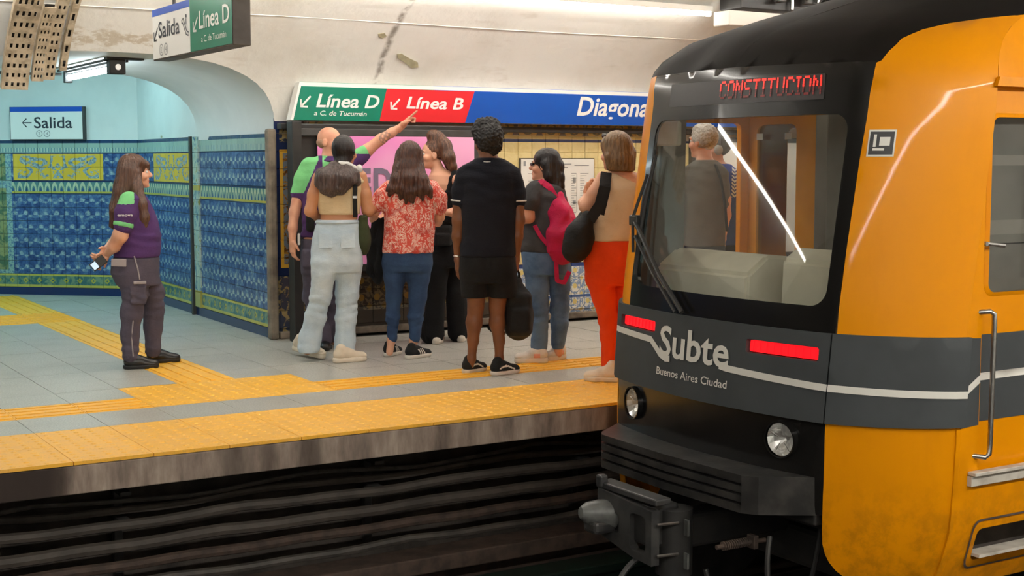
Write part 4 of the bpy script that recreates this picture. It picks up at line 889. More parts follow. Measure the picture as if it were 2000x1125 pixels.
# footstep recess
bm = bmesh.new(); bx(bm, (5.64-TO[0], -1.05, -.33), (.74, .02, .30)); from_bm('step_recess', bm, M['soot'], tr)
bm = bmesh.new(); bx(bm, (5.66-TO[0], -1.19, -.40), (.64, .09, .015)); from_bm('foot_step', bm, M['alu'], tr)
V = []; F = []
for a, b in zip(rrect(5.285, -.475, 6.02, -.215, .05, 3), rrect(5.295, -.465, 6.01, -.225, .045, 3)):
    for q_, pr in ((a, .002), (b, .004)): p, nn = side_fn(*q_); V.append(p+nn*pr)
k_ = len(V)//2; mesh('step_frame', V, [(2*i, 2*i+1, (2*i+3) % len(V), (2*i+2) % len(V)) for i in range(k_)], M['rust'], tr)
# far side body with the opposite cab door window
def far_fn(u, v): return np.array([u, YC+t_hs(v), v])-TO, np.array([0., 1, 0])
sheet('body_side', bodyside, [rrect(5.36, .80, 5.905, 1.74, .04)]+wins, far_fn, M['train_yellow'], tr, res=.3, thick=.04)
# cab interior
def ib(nm, c, s, m, bev=.01, **k): return box_obj(nm, (c[0]-TO[0], c[1]-TO[1], c[2]), s, M[m], tr, bev, **k)
ib('cab_floor', (7.35, YC, -.02), (4.2, 2.3, .04), 'cab_dark'); ib('saloon_back', (9.4, YC, 1.0), (.04, 2.3, 2.1), 'cab_dark')
ib('cab_ceiling', (7.4, YC, 2.10), (4.3, 1.9, .04), 'cab_grey')
ib('cab_partition', (6.0, 5.0, 1.0), (.05, 1.05, 2.1), 'cab_grey')
pd = [(-6.90, 0), (-6.24, 0), (-6.24, 2.05), (-6.90, 2.05)]
sheet('partition_door', pd, [rrect(-6.80, .74, -6.44, 1.73, .05)], lambda u, v: (np.array([5.97, -u, v])-TO, np.array([-1., 0, 0])), M['cab_orange'], tr, res=.3, thick=.05)
sheet('partition_window', rrect(-6.81, .73, -6.43, 1.74, .05), [], lambda u, v: (np.array([5.985, -u, v])-TO, np.array([-1., 0, 0])), M['glass_dark'], tr, res=.5, thick=.006)
ib('partition_post', (5.955, 5.98, 1.0), (.06, .50, 2.05), 'cab_grey')
ib('control_cabinet', (5.72, 5.42, .9), (.45, .55, 1.75), 'cab_grey', .02)
for k in range(5): ib('cabinet_vent', (5.49, 5.45, .95+.016*k), (.01, .22, .006), 'cab_dark', 0)
M['ylamp'] = mat('indicator_yellow', lin(230, 200, 60), .4, emit=(1, .8, .2), es=1.5)
ib('indicator_lamp', (5.49, 5.33, 1.52), (.012, .022, .022), 'ylamp', .004); ib('cabinet_label', (5.492, 5.36, 1.60), (.006, .14, .10), 'cab_beige', 0)
for y0_ in (6.76, 6.50): ib('window_sticker', (5.955, y0_, 1.655), (.004, .055, .04), 'train_white', 0)
M['cab_lit'] = mat('cab_lamp_lit', (1, 1, 1), .5, emit=(1, .9, .72), es=3.0)
ib('cab_lamp', (5.55, 5.95, 2.07), (.5, .22, .03), 'cab_lit', .005)  # added ceiling panel, not a seen lamp, brightens the cab interior
# driver's desk consoles
def prism(nm, pts, y0, y1, m, bev=.012):
    bm = bmesh.new(); a = [bm.verts.new((x-TO[0], y0-TO[1], z)) for x, z in pts]; b = [bm.verts.new((x-TO[0], y1-TO[1], z)) for x, z in pts]; n_ = len(a)
    for i in range(n_): bm.faces.new((a[i], a[(i+1) % n_], b[(i+1) % n_], b[i]))
    bm.faces.new(a[::-1]); bm.faces.new(b); bmesh.ops.recalc_face_normals(bm, faces=bm.faces[:])
    bmesh.ops.bevel(bm, geom=bm.edges[:], offset=bev, segments=2, affect='EDGES'); return from_bm(nm, bm, M[m], tr)
prism('driver_desk', [(4.86, .55), (5.30, .55), (5.22, .985), (5.02, 1.0), (4.88, .90)], 5.62, 6.42, 'cab_beige', .02)
prism('driver_desk', [(4.84, .55), (5.26, .55), (5.20, 1.03), (4.96, 1.06), (4.86, 1.0)], 4.96, 5.34, 'cab_beige', .02)
prism('side_pillar', [(5.02, .70), (5.3, .70), (5.32, 1.95), (5.14, 1.95)], 6.68, 6.86, 'cab_grey', .02)
ib('sun_blind', (5.04, 6.52, 1.66), (.03, .22, .14), 'cab_beige', .01)
# wiper: arm pair, linkage and blade standing proud of the glass
def W(s, z, o=.05): p, nn = TS(s, z); return tuple(p+nn*o)
wp_ = tag(empty('wiper_mount', (0, 0, 0))); wp_.parent = tr; wp_.name = 'wiper'
tube_obj('wiper_arm', [W(-.12, .70, .04), W(-.35, .88, .055), W(-.62, 1.11, .06), W(-.71, 1.17, .06)], .013, M['black_metal'], wp_, 8)
tube_obj('wiper_arm', [W(-.18, .695, .04), W(-.42, .88, .05), W(-.66, 1.07, .055)], .010, M['black_metal'], wp_, 8)
tube_obj('wiper_blade', [W(-.585, 1.53, .03), W(-.63, 1.3, .035), W(-.665, 1.1, .03), W(-.665, .86, .02)], [.008, .014, .016, .008], M['black_metal'], wp_, 8)
tube_obj('wiper_blade_holder', [W(-.62, 1.42, .05), W(-.69, 1.17, .07), W(-.67, .98, .05)], .009, M['black_metal'], wp_, 8)
bm = bmesh.new(); bx(bm, W(-.69, 1.16, .05), (.05, .07, .06), .008); from_bm('wiper_joint', bm, M['black_metal'], wp_)
# coupler below the bumper
M['coupler'] = grainy('coupler_dark_steel', (.028, .028, .029), (.06, .058, .055), 9, .45, .8); M['coupler_light'] = grainy('coupler_worn_steel', lin(104, 106, 104), lin(64, 64, 62), 9, .4, .8)
cp = tag(empty('coupler_mount', (0, 0, 0))); cp.parent = tr; cp.name = 'coupler'
def L_(x, y, z): return (x-TO[0], y-TO[1], z)
cfn = lambda u, v: (np.array([4.14, -u, v])-TO, np.array([-1., 0, 0]))
sheet('face_plate', [(-5.93, -.215), (-5.46, -.245), (-5.46, -.525), (-5.62, -.515), (-5.93, -.455)], [rrect(-5.645, -.478, -5.51, -.285, .03, 4), rrect(-5.88, -.42, -5.74, -.32, .02, 3)], cfn, M['coupler'], cp, res=.1, thick=.05, smooth=False)
bm = bmesh.new(); tube(bm, [L_(4.18, 5.84, -.345), L_(4.10, 5.86, -.335), L_(4.03, 5.88, -.325), L_(4.0, 5.885, -.322)], [.08, .075, .055, .03], 14); from_bm('guide_horn', bm, M['coupler_light'], cp, smooth=True)
bm = bmesh.new(); bx(bm, L_(4.10, 5.85, -.395), (.14, .12, .07), .02); from_bm('guide_cup', bm, M['coupler'], cp)
bm = bmesh.new(); bx(bm, L_(4.20, 5.70, -.20), (.10, .52, .035), .008); bx(bm, L_(4.16, 5.92, -.18), (.05, .05, .07), .012); from_bm('top_bar', bm, M['coupler'], cp)
bm = bmesh.new(); bx(bm, L_(4.26, 5.70, -.34), (.18, .40, .22), .02); from_bm('coupler_head', bm, M['black_metal'], cp)
bm = bmesh.new(); tube(bm, [L_(4.33, 5.52, -.26), L_(4.33, 5.52, -.60)], .095, 18); tube(bm, [L_(4.33, 5.52, -.60), L_(4.33, 5.52, -.66)], .025, 8); from_bm('hinge_drum', bm, M['black_metal'], cp, smooth=True)
for z in (-.33, -.50):
    bm = bmesh.new(); bx(bm, L_(4.30, 5.38, z), (.012, .03, .08)); from_bm('identity_strip', bm, M['coupler_light'], cp)
for z in (-.31, -.47): tube_obj('draw_pin', [L_(4.16, 5.44, z), L_(4.28, 5.42, z-.0)], .008, M['steel'], cp, 6)
bm = bmesh.new(); bx(bm, L_(4.75, 5.6, -.40), (.75, .16, .18), .02); from_bm('draw_bar', bm, M['black_metal'], cp)
pts = [L_(4.40+.17*t, 5.22-.02*t, -.40+.010*math.sin(0)) for t in np.linspace(0, 1, 3)]
bm = bmesh.new()
for k in range(12): tube(bm, [L_(4.40+.014*k, 5.22, -.40), L_(4.407+.014*k, 5.22, -.40)], [.024, .024], 8)
tube(bm, [L_(4.36, 5.22, -.40), L_(4.66, 5.20, -.40)], .012, 8); bx(bm, L_(4.585, 5.21, -.40), (.03, .06, .07), .006); from_bm('spring_rod', bm, M['rust'], cp, kind='stuff')
for k, (a, b, c) in enumerate((((4.2, 5.62, -.52), (4.08, 5.66, -.57), (3.99, 5.62, -.80)), ((4.6, 5.1, -.35), (4.5, 5.05, -.62), (4.62, 5.0, -.85)), ((4.95, 5.1, -.3), (4.85, 5.05, -.7), (4.7, 5.1, -.95)), ((4.4, 5.35, -.55), (4.42, 5.30, -.75), (4.43, 5.32, -.9)))):
    P0, P1, P2 = (np.array(L_(*q_)) for q_ in (a, b, c)); tube_obj('air_hose', [tuple((1-t)**2*P0+2*t*(1-t)*P1+t*t*P2) for t in np.linspace(0, 1, 12)], .014 if k else .016, M['coupler' if k == 0 else 'black_metal'], cp, 8)
bm = bmesh.new(); tube(bm, [L_(5.35, 5.67+.72, -.62), L_(5.35, 5.67+.80, -.62)], .43, 28); o = from_bm('wheel', bm, M['coupler'], tr, smooth=True)
bm = bmesh.new(); tube(bm, [L_(5.7, 5.67-.72, -.62), L_(5.7, 5.67-.80, -.62)], .43, 28); o = from_bm('wheel', bm, M['coupler'], tr, smooth=True)
bm = bmesh.new(); bx(bm, L_(5.75, 5.67, -.55), (1.3, 1.9, .22), .03); from_bm('bogie_frame', bm, M['black_metal'], tr)
# ================================================================ PEOPLE: smooth-blended solid bodies
class Field:
    """signed distance grid; shapes blend smoothly, then one closed surface is pulled out of it"""
    def __init__(s, lo, hi, v):
        s.lo = np.array(lo, float)-2.5*v; s.v = v; s.n = np.ceil((np.array(hi)-s.lo)/v).astype(int)+4
        s.F = np.full(tuple(s.n), .25, np.float32); s.ax = [(s.lo[i]+np.arange(s.n[i])*v).astype(np.float32) for i in range(3)]
    def block(s, lo, hi, m):
        a = [max(0, int((lo[i]-m-s.lo[i])/s.v)) for i in range(3)]; b = [min(s.n[i], int((hi[i]+m-s.lo[i])/s.v)+2) for i in range(3)]
        sl = tuple(slice(a[i], max(a[i]+1, b[i])) for i in range(3))
        return sl, s.ax[0][sl[0]][:, None, None], s.ax[1][sl[1]][None, :, None], s.ax[2][sl[2]][None, None, :]
    def add(s, sl, d, k):
        f = s.F[sl]
        if k > 0: h = np.maximum(k-np.abs(f-d), 0)/k; s.F[sl] = np.minimum(f, d)-h*h*k*.25
        else: s.F[sl] = np.minimum(f, d)
    def cone(s, a, b, ra, rb, k=.02, sub=False):
        a = np.array(a, float); b = np.array(b, float); r = max(ra, rb)
        sl, X, Y, Z = s.block(np.minimum(a, b)-r, np.maximum(a, b)+r, .04+k)
        ba = b-a; L = float(ba@ba)+1e-9; t = np.clip(((X-a[0])*ba[0]+(Y-a[1])*ba[1]+(Z-a[2])*ba[2])/L, 0, 1)
        d = np.sqrt((X-a[0]-t*ba[0])**2+(Y-a[1]-t*ba[1])**2+(Z-a[2]-t*ba[2])**2)-(ra+(rb-ra)*t)
        if sub: f = s.F[sl]; h = np.maximum(k-np.abs(f+d), 0)/max(k, 1e-6); s.F[sl] = np.maximum(f, -d)+h*h*k*.25
        else: s.add(sl, d, k)
    def chain(s, pts, k=.02):
        for p, q in zip(pts[:-1], pts[1:]): s.cone(p[:3], q[:3], p[3], q[3], k)
    def ell(s, c, r, R=None, k=.02):
        c = np.array(c, float); r = np.array(r, float); m = float(r.max())
        sl, X, Y, Z = s.block(c-m, c+m, .03+k); x, y, z = X-c[0], Y-c[1], Z-c[2]
        if R is not None: x, y, z = (R[0, i]*x+R[1, i]*y+R[2, i]*z for i in range(3))
        k0 = np.sqrt((x/r[0])**2+(y/r[1])**2+(z/r[2])**2); k1 = np.sqrt((x/r[0]**2)**2+(y/r[1]**2)**2+(z/r[2]**2)**2)+1e-6
        s.add(sl, k0*(k0-1)/k1, k)
    def box(s, c, hf, rd, R=None, k=.01):
        c = np.array(c, float); hf = np.array(hf, float)-rd; m = float(np.linalg.norm(hf))+rd
        sl, X, Y, Z = s.block(c-m, c+m, .02+k); x, y, z = X-c[0], Y-c[1], Z-c[2]
        if R is not None: x, y, z = (R[0, i]*x+R[1, i]*y+R[2, i]*z for i in range(3))
        qx, qy, qz = np.abs(x)-hf[0], np.abs(y)-hf[1], np.abs(z)-hf[2]
        d = np.sqrt(np.maximum(qx, 0)**2+np.maximum(qy, 0)**2+np.maximum(qz, 0)**2)+np.minimum(np.maximum(qx, np.maximum(qy, qz)), 0)-rd; s.add(sl, d, k)
    def stack(s, rows, grow=0., k=.03, p=2.4, z0=-9, z1=9, cap=.012):
        """torso: rows (z, cx, cy, half width, half depth), rounded cross-sections between z0 and z1"""
        rows = sorted(rows); z = np.array([r[0] for r in rows]); A = np.array(rows)
        lo = np.array([np.min(A[:, 1]-A[:, 3]), np.min(A[:, 2]-A[:, 4]), max(z0, z[0])])-grow; hi = np.array([np.max(A[:, 1]+A[:, 3]), np.max(A[:, 2]+A[:, 4]), min(z1, z[-1])])+grow
        sl, X, Y, Z = s.block(lo, hi, .04+k); zz = Z[0, 0, :]
        cs = [np.interp(zz, z, A[:, i])[None, None, :] for i in range(1, 5)]
        hw, hd = cs[2]+grow, cs[3]+grow; q = ((np.abs(X-cs[0])/hw)**p+(np.abs(Y-cs[1])/hd)**p)**(1/p)
        d = (q-1)*np.minimum(hw, hd)*(.9)
        e = np.maximum(max(z0, z[0])-Z, Z-min(z1, z[-1])); d = np.sqrt(np.maximum(d+cap, 0)**2+np.maximum(e+cap, 0)**2)+np.minimum(np.maximum(d+cap, e+cap), 0)-cap
        s.add(sl, d.astype(np.float32), k)
    def cut(s, n, off):
        """keep the side where n.p < off"""
        s.F = np.maximum(s.F, (s.ax[0][:, None, None]*n[0]+s.ax[1][None, :, None]*n[1]+s.ax[2][None, None, :]*n[2]-off).astype(np.float32))
    def folds(s, amp, fz=22., fx=9., seed=0., zlo=-9, zhi=9):
        X, Y, Z = s.ax[0][:, None, None], s.ax[1][None, :, None], s.ax[2][None, None, :]
        fz, fx = fz*3.4, fx*1.7; w = 1.3*np.sin(fx*X+seed)+1.1*np.sin(fx*1.3*Y+2*seed); cl = .45+.55*np.sin(.13*fz*Z+1.5*np.sin(4*X+seed)+seed)
        g = (np.sin(fz*Z+2.0*w)*.6+np.sin(fz*.57*Z-1.7*w+seed)*.55)*cl+.35*np.sin(.3*fz*Z+w)
        m = np.clip((Z-zlo)/.05, 0, 1)*np.clip((zhi-Z)/.05, 0, 1); s.F += (.8*amp*g*m).astype(np.float32)
    def strands(s, amp, c, f=26, seed=0., zf=3.):
        """ridges running down, as locks of hair do, around the axis at c"""
        X, Y, Z = s.ax[0][:, None, None], s.ax[1][None, :, None], s.ax[2][None, None, :]
        a = np.arctan2(Y-c[1], X-c[0])
        s.F += (amp*(np.sin(f*a+zf*np.sin(7*Z+seed)+seed)*.6+np.sin(f*2.3*a+2*zf*np.sin(5*Z+2*seed))*.4)).astype(np.float32)
    def curls(s, amp, f, seed=0.):
        X, Y, Z = s.ax[0][:, None, None], s.ax[1][None, :, None], s.ax[2][None, None, :]
        s.F += (amp*(np.sin(f*X+2*np.sin(f*.6*Y+seed))*np.sin(f*Y+2*np.sin(f*.7*Z))*np.sin(f*Z+2*np.sin(f*.65*X+seed)))).astype(np.float32)
    def surface(s):
        F = s.F; I = F < 0; nx, ny, nz = F.shape
        c = np.zeros((nx-1, ny-1, nz-1), np.int8)
        for i in (0, 1):
            for j in (0, 1):
                for k in (0, 1): c += I[i:nx-1+i, j:ny-1+j, k:nz-1+k]
        act = np.nonzero((c > 0) & (c < 8)); n = len(act[0])
        if n == 0: return np.zeros((0, 3)), np.zeros((0, 4), int)
        idx = np.full(c.shape, -1, np.int32); idx[act] = np.arange(n)
        P = np.zeros((n, 3)); W = np.zeros(n); g = np.stack(act, 1)
        cor = [(i, j, k) for i in (0, 1) for j in (0, 1) for k in (0, 1)]; val = {q: F[act[0]+q[0], act[1]+q[1], act[2]+q[2]] for q in cor}
        for q in cor:
            for a in range(3):
                if q[a] == 0:
                    r = list(q); r[a] = 1; r = tuple(r); va, vb = val[q], val[r]; m = (va < 0) != (vb < 0); t = va[m]/(va[m]-vb[m])
                    pt = g[m]+np.array(q, float); pt[:, a] += t; P[m] += pt; W[m] += 1
        P = s.lo+P/W[:, None]*s.v; Q = []
        for a in range(3):
            b, d = (a+1) % 3, (a+2) % 3; s1 = [slice(None)]*3; s1[a] = slice(0, -1); s2 = [slice(None)]*3; s2[a] = slice(1, None)
            A, B = I[tuple(s1)], I[tuple(s2)]; e = np.nonzero(A != B); e = [q.copy() for q in e]
            ok = (e[b] > 0) & (e[d] > 0) & (e[b] < F.shape[b]-1) & (e[d] < F.shape[d]-1); e = [q[ok] for q in e]; inside = I[tuple(e)]
            def cell(db, dd): z = [q.copy() for q in e]; z[b] = z[b]-db; z[d] = z[d]-dd; return idx[tuple(z)]
            f = np.stack([cell(1, 1), cell(0, 1), cell(0, 0), cell(1, 0)], 1); f[~inside] = f[~inside][:, ::-1]; Q.append(f)
        return P, np.concatenate(Q)
def solid(name, parts, m, parent, region=None, label=None):
    """parts: list of (verts, quads); region(centres)->material index"""
    V = np.concatenate([p for p, q in parts]); o = 0; F = []
    for p, q in parts: F.append(q+o); o += len(p)
    F = np.concatenate(F).astype(np.int32); me = bpy.data.meshes.new(name); me.vertices.add(len(V)); me.vertices.foreach_set('co', V.astype(np.float32).ravel())
    me.loops.add(F.size); me.loops.foreach_set('vertex_index', F.ravel()); me.polygons.add(len(F))
    me.polygons.foreach_set('loop_start', np.arange(0, F.size, 4, dtype=np.int32)); me.polygons.foreach_set('use_smooth', np.ones(len(F), dtype=bool))
    for mm in (m if isinstance(m, (list, tuple)) else [m]): me.materials.append(mm)
    if region is not None: me.polygons.foreach_set('material_index', region(V[F].mean(1)).astype(np.int32))
    me.update(calc_edges=True); me.validate()
    return tag(link(bpy.data.objects.new(name, me), parent), label)
def rotz(a): c, s = math.cos(a), math.sin(a); return np.array([[c, -s, 0], [s, c, 0], [0, 0, 1.]])
def unit(v): v = np.array(v, float); return v/np.linalg.norm(v)
def hand_parts(w, d, nrm, side, curl=(.25, .3, .35, .4), sc=1., point=False, thumb=.6, v=.0036):
    """palm, four unequal jointed fingers and a thumb; w wrist, d wrist->fingers, nrm the way the palm faces"""
    d = unit(d); nrm = unit(np.array(nrm, float)-d*np.dot(nrm, d)); lat = np.cross(d, nrm)*side; R = np.stack([lat, d, nrm], 1); w = np.array(w, float)
    f = Field(w-.20*sc, w+.20*sc, v)
    f.cone(w-d*.035*sc, w+d*.02*sc, .027*sc, .026*sc, .01); f.box(w+d*.052*sc, np.array([.038, .046, .0145])*sc, .012*sc, R, .018*sc)
    f.ell(w+d*.035*sc+lat*.022*sc+nrm*.006*sc, np.array([.020, .030, .016])*sc, R, .012)
    for i, (l, L, r) in enumerate(((.028, .074, .0088), (.0095, .082, .0090), (-.0095, .076, .0086), (-.027, .060, .0078))):
        c = curl[i]; p = w+(d*.092+lat*l)*sc; df = unit(d+lat*l*1.2); th = 0.
        for j, sg in enumerate((.45, .31, .24)):
            th += c*(.7 if j == 0 else 1.2); q = p+(df*math.cos(th)+nrm*math.sin(th))*L*sg*sc
            f.cone(p, q, (r-.0007*j)*sc, (r-.0007*(j+1))*sc, .005); p = q
    p = w+(d*.022+lat*.030)*sc; dd = unit(d*.75+lat*thumb+nrm*.35); q = p+dd*.036*sc; f.cone(p, q, .0125*sc, .0105*sc, .012)
    q2 = q+unit(d*.95+lat*thumb*.45+nrm*.35)*.030*sc; f.cone(q, q2, .0102*sc, .0085*sc, .006)
    return f.surface()
def head_field(f, c, yaw, sc, tilt=0., hairline=None):
    """skull, jaw, nose, lips, brow, ears round the head centre c; yaw: 0 looks away from the camera, 90 to image right"""
    y = math.radians(yaw); fw = np.array([math.sin(y), math.cos(y), 0]); rt = np.array([math.cos(y), -math.sin(y), 0]); up = np.array([0, 0, 1.])
    if tilt: t = math.radians(tilt); fw, up = fw*math.cos(t)+up*math.sin(t), up*math.cos(t)-fw*math.sin(t)
    R = np.stack([rt, fw, up], 1); T = lambda r, a, u: np.array(c)+(rt*r+fw*a+up*u)*sc
    E = lambda q, r, k: f.ell(T(*q), np.array(r)*sc, R, k)
    E((0, -.012, .032), (.074, .094, .086), .01); E((0, .022, -.03), (.060, .070, .085), .02); E((0, .045, -.075), (.042, .042, .034), .02)
    f.cone(T(0, .088, .018), T(0, .110, -.018), .007*sc, .0125*sc, .008); E((0, .100, -.024), (.016, .013, .010), .006)
    f.cone(T(-.018, .087, -.052), T(.018, .087, -.052), .0075*sc, .0075*sc, .005); f.cone(T(-.014, .086, -.064), T(.014, .086, -.064), .008*sc, .008*sc, .005)
    E((0, .076, -.096), (.022, .020, .016), .014); f.cone(T(-.040, .080, .030), T(.040, .080, .030), .010*sc, .010*sc, .012)
    for s in (-1, 1):
        E((s*.050, .055, -.025), (.022, .028, .024), .02); f.cone(T(s*.031, .100, .010), T(s*.033, .100, .010), .014*sc, .014*sc, .008, True)
        E((s*.077, -.006, -.006), (.009, .022, .031), .006); f.cone(T(s*.088, .004, -.002), T(s*.088, .004, .006), .008*sc, .009*sc, .004, True)
    return T, R
M['ink'] = mat('tattoo_ink', lin(164, 124, 106), .5); M['eye'] = mat('eye_white', (.75, .73, .70), .2); M['iris'] = mat('iris_dark', (.03, .018, .012), .2); M['lip'] = mat('lip', lin(168, 92, 84), .45)
def skin(name, c, c2):
    m = mat(name, c, .48); n = NT(m); v = n.obj(); n.color(n.mix(n.math('MULTIPLY', n.step(n.noise(v, 9, 3), .4, .7), .5), c, c2)); n.bump(n.noise(v, 260, 2), .08, .003)
    m.node_tree.nodes['Principled BSDF'].inputs['Subsurface Weight'].default_value = .06; m.node_tree.nodes['Principled BSDF'].inputs['Subsurface Radius'].default_value = (.02, .008, .004); return m
SK = {'light': skin('skin_light', lin(226, 172, 142), lin(208, 146, 118)), 'mid': skin('skin_medium', lin(200, 142, 104), lin(180, 122, 86)), 'tan': skin('skin_tan', lin(190, 128, 86), lin(166, 106, 70)), 'dark': skin('skin_dark', lin(124, 78, 50), lin(98, 60, 38)), 'rosy': skin('skin_rosy', lin(222, 164, 134), lin(206, 138, 112))}
def fabric(name, c, c2=None, sc=6., amt=.5, rough=.85, weave=320, bump=.25):
    m = mat(name, c, rough, spec=.25); n = NT(m); v = n.obj(); c2 = c2 or tuple(x*.7 for x in c)
    n.color(n.mix(n.math('MULTIPLY', n.step(n.noise(v, sc, 5, .6), .38, .68), amt), c, c2)); n.bump(n.math('ADD', n.math('MULTIPLY', n.noise(v, weave, 2), .4), n.noise(n.scale(v, (1, 1, 2.2)), 13, 4)), bump*1.6, .022)
    m.node_tree.nodes['Principled BSDF'].inputs['Sheen Weight'].default_value = .02; return m
def hairmat(name, c, c2, tight=False, rough=.38):
    m = mat(name, c, rough, spec=.45); n = NT(m); v = n.obj(); q = n.noise(n.scale(v, (1, 1, .12) if not tight else (1, 1, 1)), 130 if not tight else 90, 3, .6); g = n.noise(n.scale(v, (1, 1, .35)), 14, 3)
    c_ = n.mix(n.step(q, .35, .65), c, c2); c_ = n.mix(n.math('MULTIPLY', n.step(g, .42, .66), .45), c_, tuple(x*.5 for x in c)); n.color(c_); n.bump(q, .5, .006); return m
class Person:
    """joints are given as (px, py, depth offset in m[, radius in px]) of the photograph and turned into metres about the feet"""
    def __init__(s, name, label, base, sk, mpp=None, group=None):
        s.b = onz(*base); az = math.atan2(s.b[0], s.b[1]); s.rz = -az; s.root = empty('person', tuple(s.b), -az, label, 'person', group)
        s.ca, s.sa = math.cos(az), math.sin(az); s.sk = SK[sk]; d = np.dot(s.b-_C, _F); s.mpp = d/FPX; s.az = az; s.lat = math.atan((base[0]-1000)/2727)
        s.D0 = s.b[0]*math.sin(az)+s.b[1]*math.cos(az)
    def J(s, px, py, d=0., r=None):
        rv = ray(px, py); h = rv[0]*math.sin(s.az)+rv[1]*math.cos(s.az); p = _C+rv*((s.D0+d)/h)-s.b
        q = (p[0]*s.ca-p[1]*s.sa, p[0]*s.sa+p[1]*s.ca, p[2]); return np.array(q if r is None else q+(r*s.mpp*(s.D0+d)/s.D0,))
    def Js(s, L): return [s.J(*q) for q in L]
    def G(s, px, py):  # point on the ground
        p = onz(px, py)-s.b; return np.array([p[0]*s.ca-p[1]*s.sa, p[0]*s.sa+p[1]*s.ca, 0])
    def rows(s, L):
        out = []
        for q in L:
            py, xl, xr, hd = q[:4]; d = q[4] if len(q) > 4 else 0.; a = s.J(xl, py, d); b = s.J(xr, py, d); out.append(((a[2]+b[2])/2, (a[0]+b[0])/2, d, abs(b[0]-a[0])/2, hd))
        return out
    def eyes(s, T, R, sc, hair):
        for k in (-1, 1):
            f = Field(T(k*.032, .078, .010)-.014, T(k*.032, .078, .010)+.014, .0022); f.ell(T(k*.032, .0745, .010), np.array([.0125]*3)*sc, None, 0)
            fw = R[:, 1]; c0 = T(k*.032, .0745, .010); solid('eye', [f.surface()], [M['eye'], M['iris']], s.root, lambda c: (((c-c0)@fw) > .0105*sc))
            bm = bmesh.new(); tube(bm, [tuple(T(k*.014, .0905, .030)), tuple(T(k*.034, .0895, .036)), tuple(T(k*.052, .079, .031))], [.004*sc, .0045*sc, .002*sc], 6); from_bm('eyebrow', bm, hair, s.root, smooth=True)
    def shoe(s, heel, toe, mu, ms, h=.085, w=.047, lift=0., high=False, stripes=None, sole=.026, lace=None, chunky=0.):
        """heel, toe: ground points in local metres"""
        a = np.array(heel, float); b = np.array(toe, float); L = np.linalg.norm((b-a)[:2]); d = (b-a)/L; n = np.array([-d[1], d[0], 0]); n /= np.linalg.norm(n[:2]); up = np.cross(d, n)
        if up[2] < 0: up = -up
        P = lambda t, q, z: a+d*L*t+n*q+up*z
        f = Field(np.minimum(a, b)-.07, np.maximum(a, b)+np.array([.07, .07, .16]), .0055); v = sole+chunky
        f.cone(P(.17, 0, .052+chunky), P(.40, 0, .050+chunky), w*.80, w*.84, .02); f.cone(P(.40, 0, .050+chunky), P(.80, 0, .030+chunky), w*.84, w*.62, .02); f.cone(P(.62, w*.15, .028), P(.86, w*.05, .026+chunky), w*.86, w*.66, .02)
        f.cone(P(.19, 0, .06), P(.23, 0, h+.008+chunky+(.03 if high else 0)), w*.80, w*.78, .02); f.cone(P(.25, 0, .085+chunky), P(.52, 0, .062+chunky), w*.52, w*.5, .02)
        for z_, sg in ((v, -1),): f.cut(-up, -float(np.dot(a, up))-z_)
        reg = None; mats = [mu]
        if stripes is not None:
            mats = [mu, stripes[0]]
            def reg(c):
                t = ((c-a)@d)/L; z = (c-a)@up; q = np.abs((c-a)@n); out = np.zeros(len(c), bool)
                if stripes[1] == 'three':
                    for k in range(3): out |= (np.abs(t+ (z-.05)*2.2-.42-.085*k) < .022) & (z > sole+.004) & (z < .075) & (q > w*.35)
                elif stripes[1] == 'wave': out |= (np.abs(z-(.048+.016*np.sin((t-.18)*7.5))) < .0065) & (t > .18) & (t < .72) & (q > w*.3)
                elif stripes[1] == 'panel': out |= ((np.abs(t-.34) < .09) & (z < .075) & (z > .035) & (q > w*.3)) 
                elif stripes[1] == 'toe': out |= (t > .74) | ((np.abs(z-.055) < .010) & (q > w*.3))
                return out
        sh = solid('shoe', [f.surface()], mats, s.root, reg)
        f = Field(np.minimum(a, b)-.075, np.maximum(a, b)+np.array([.075, .075, .09]), .0055)
        f.cone(P(.15, 0, .02), P(.45, 0, .02), w*.84, w*.86, .01); f.cone(P(.45, 0, .02), P(.66, w*.1, .02), w*.86, w*1.02, .01); f.cone(P(.66, w*.1, .02), P(.84, w*.04, .02), w*1.02, w*.74, .01)
        f.cut(-up, -float(np.dot(a, up))); f.cut(up, float(np.dot(a, up))+v+.004); solid('sole', [f.surface()], ms, sh)
        if lace is not None:
            bm = bmesh.new()
            for k in range(4): t = .38+.075*k; tube(bm, [tuple(P(t, -.022, .088+chunky-.12*(t-.3))), tuple(P(t+.02, 0, .098+chunky-.12*(t-.3))), tuple(P(t, .022, .088+chunky-.12*(t-.3)))], .0035, 5)
            from_bm('laces', bm, lace, sh, smooth=True, kind='stuff')
        return P(.24, 0, 0)
    def bbox(s, pts, m=.12): A = np.array([p[:3] for p in pts]); return A.min(0)-m, A.max(0)+m
    def body(s, torso, limbs, head, neck, hands=(), v=.0062, grow=-.008, eyes=None, lips=True, ink=None):
        """one continuous skin: torso stack + limb chains + neck + head (+ fine hands)"""
        pts = [p for c in limbs for p in c]+[np.array([r[1]-r[3], r[2]-r[4], r[0]]) for r in torso]+[np.array([r[1]+r[3], r[2]+r[4], r[0]]) for r in torso]+[np.array(head[0])+.1, np.array(head[0])-.1]
        lo, hi = s.bbox(pts, .05); f = Field(lo, hi, v); f.stack(torso, grow, .03, 2.3)
        for c in limbs: f.chain(c, .022)
        f.chain(neck, .03); T, R = head_field(f, *head)
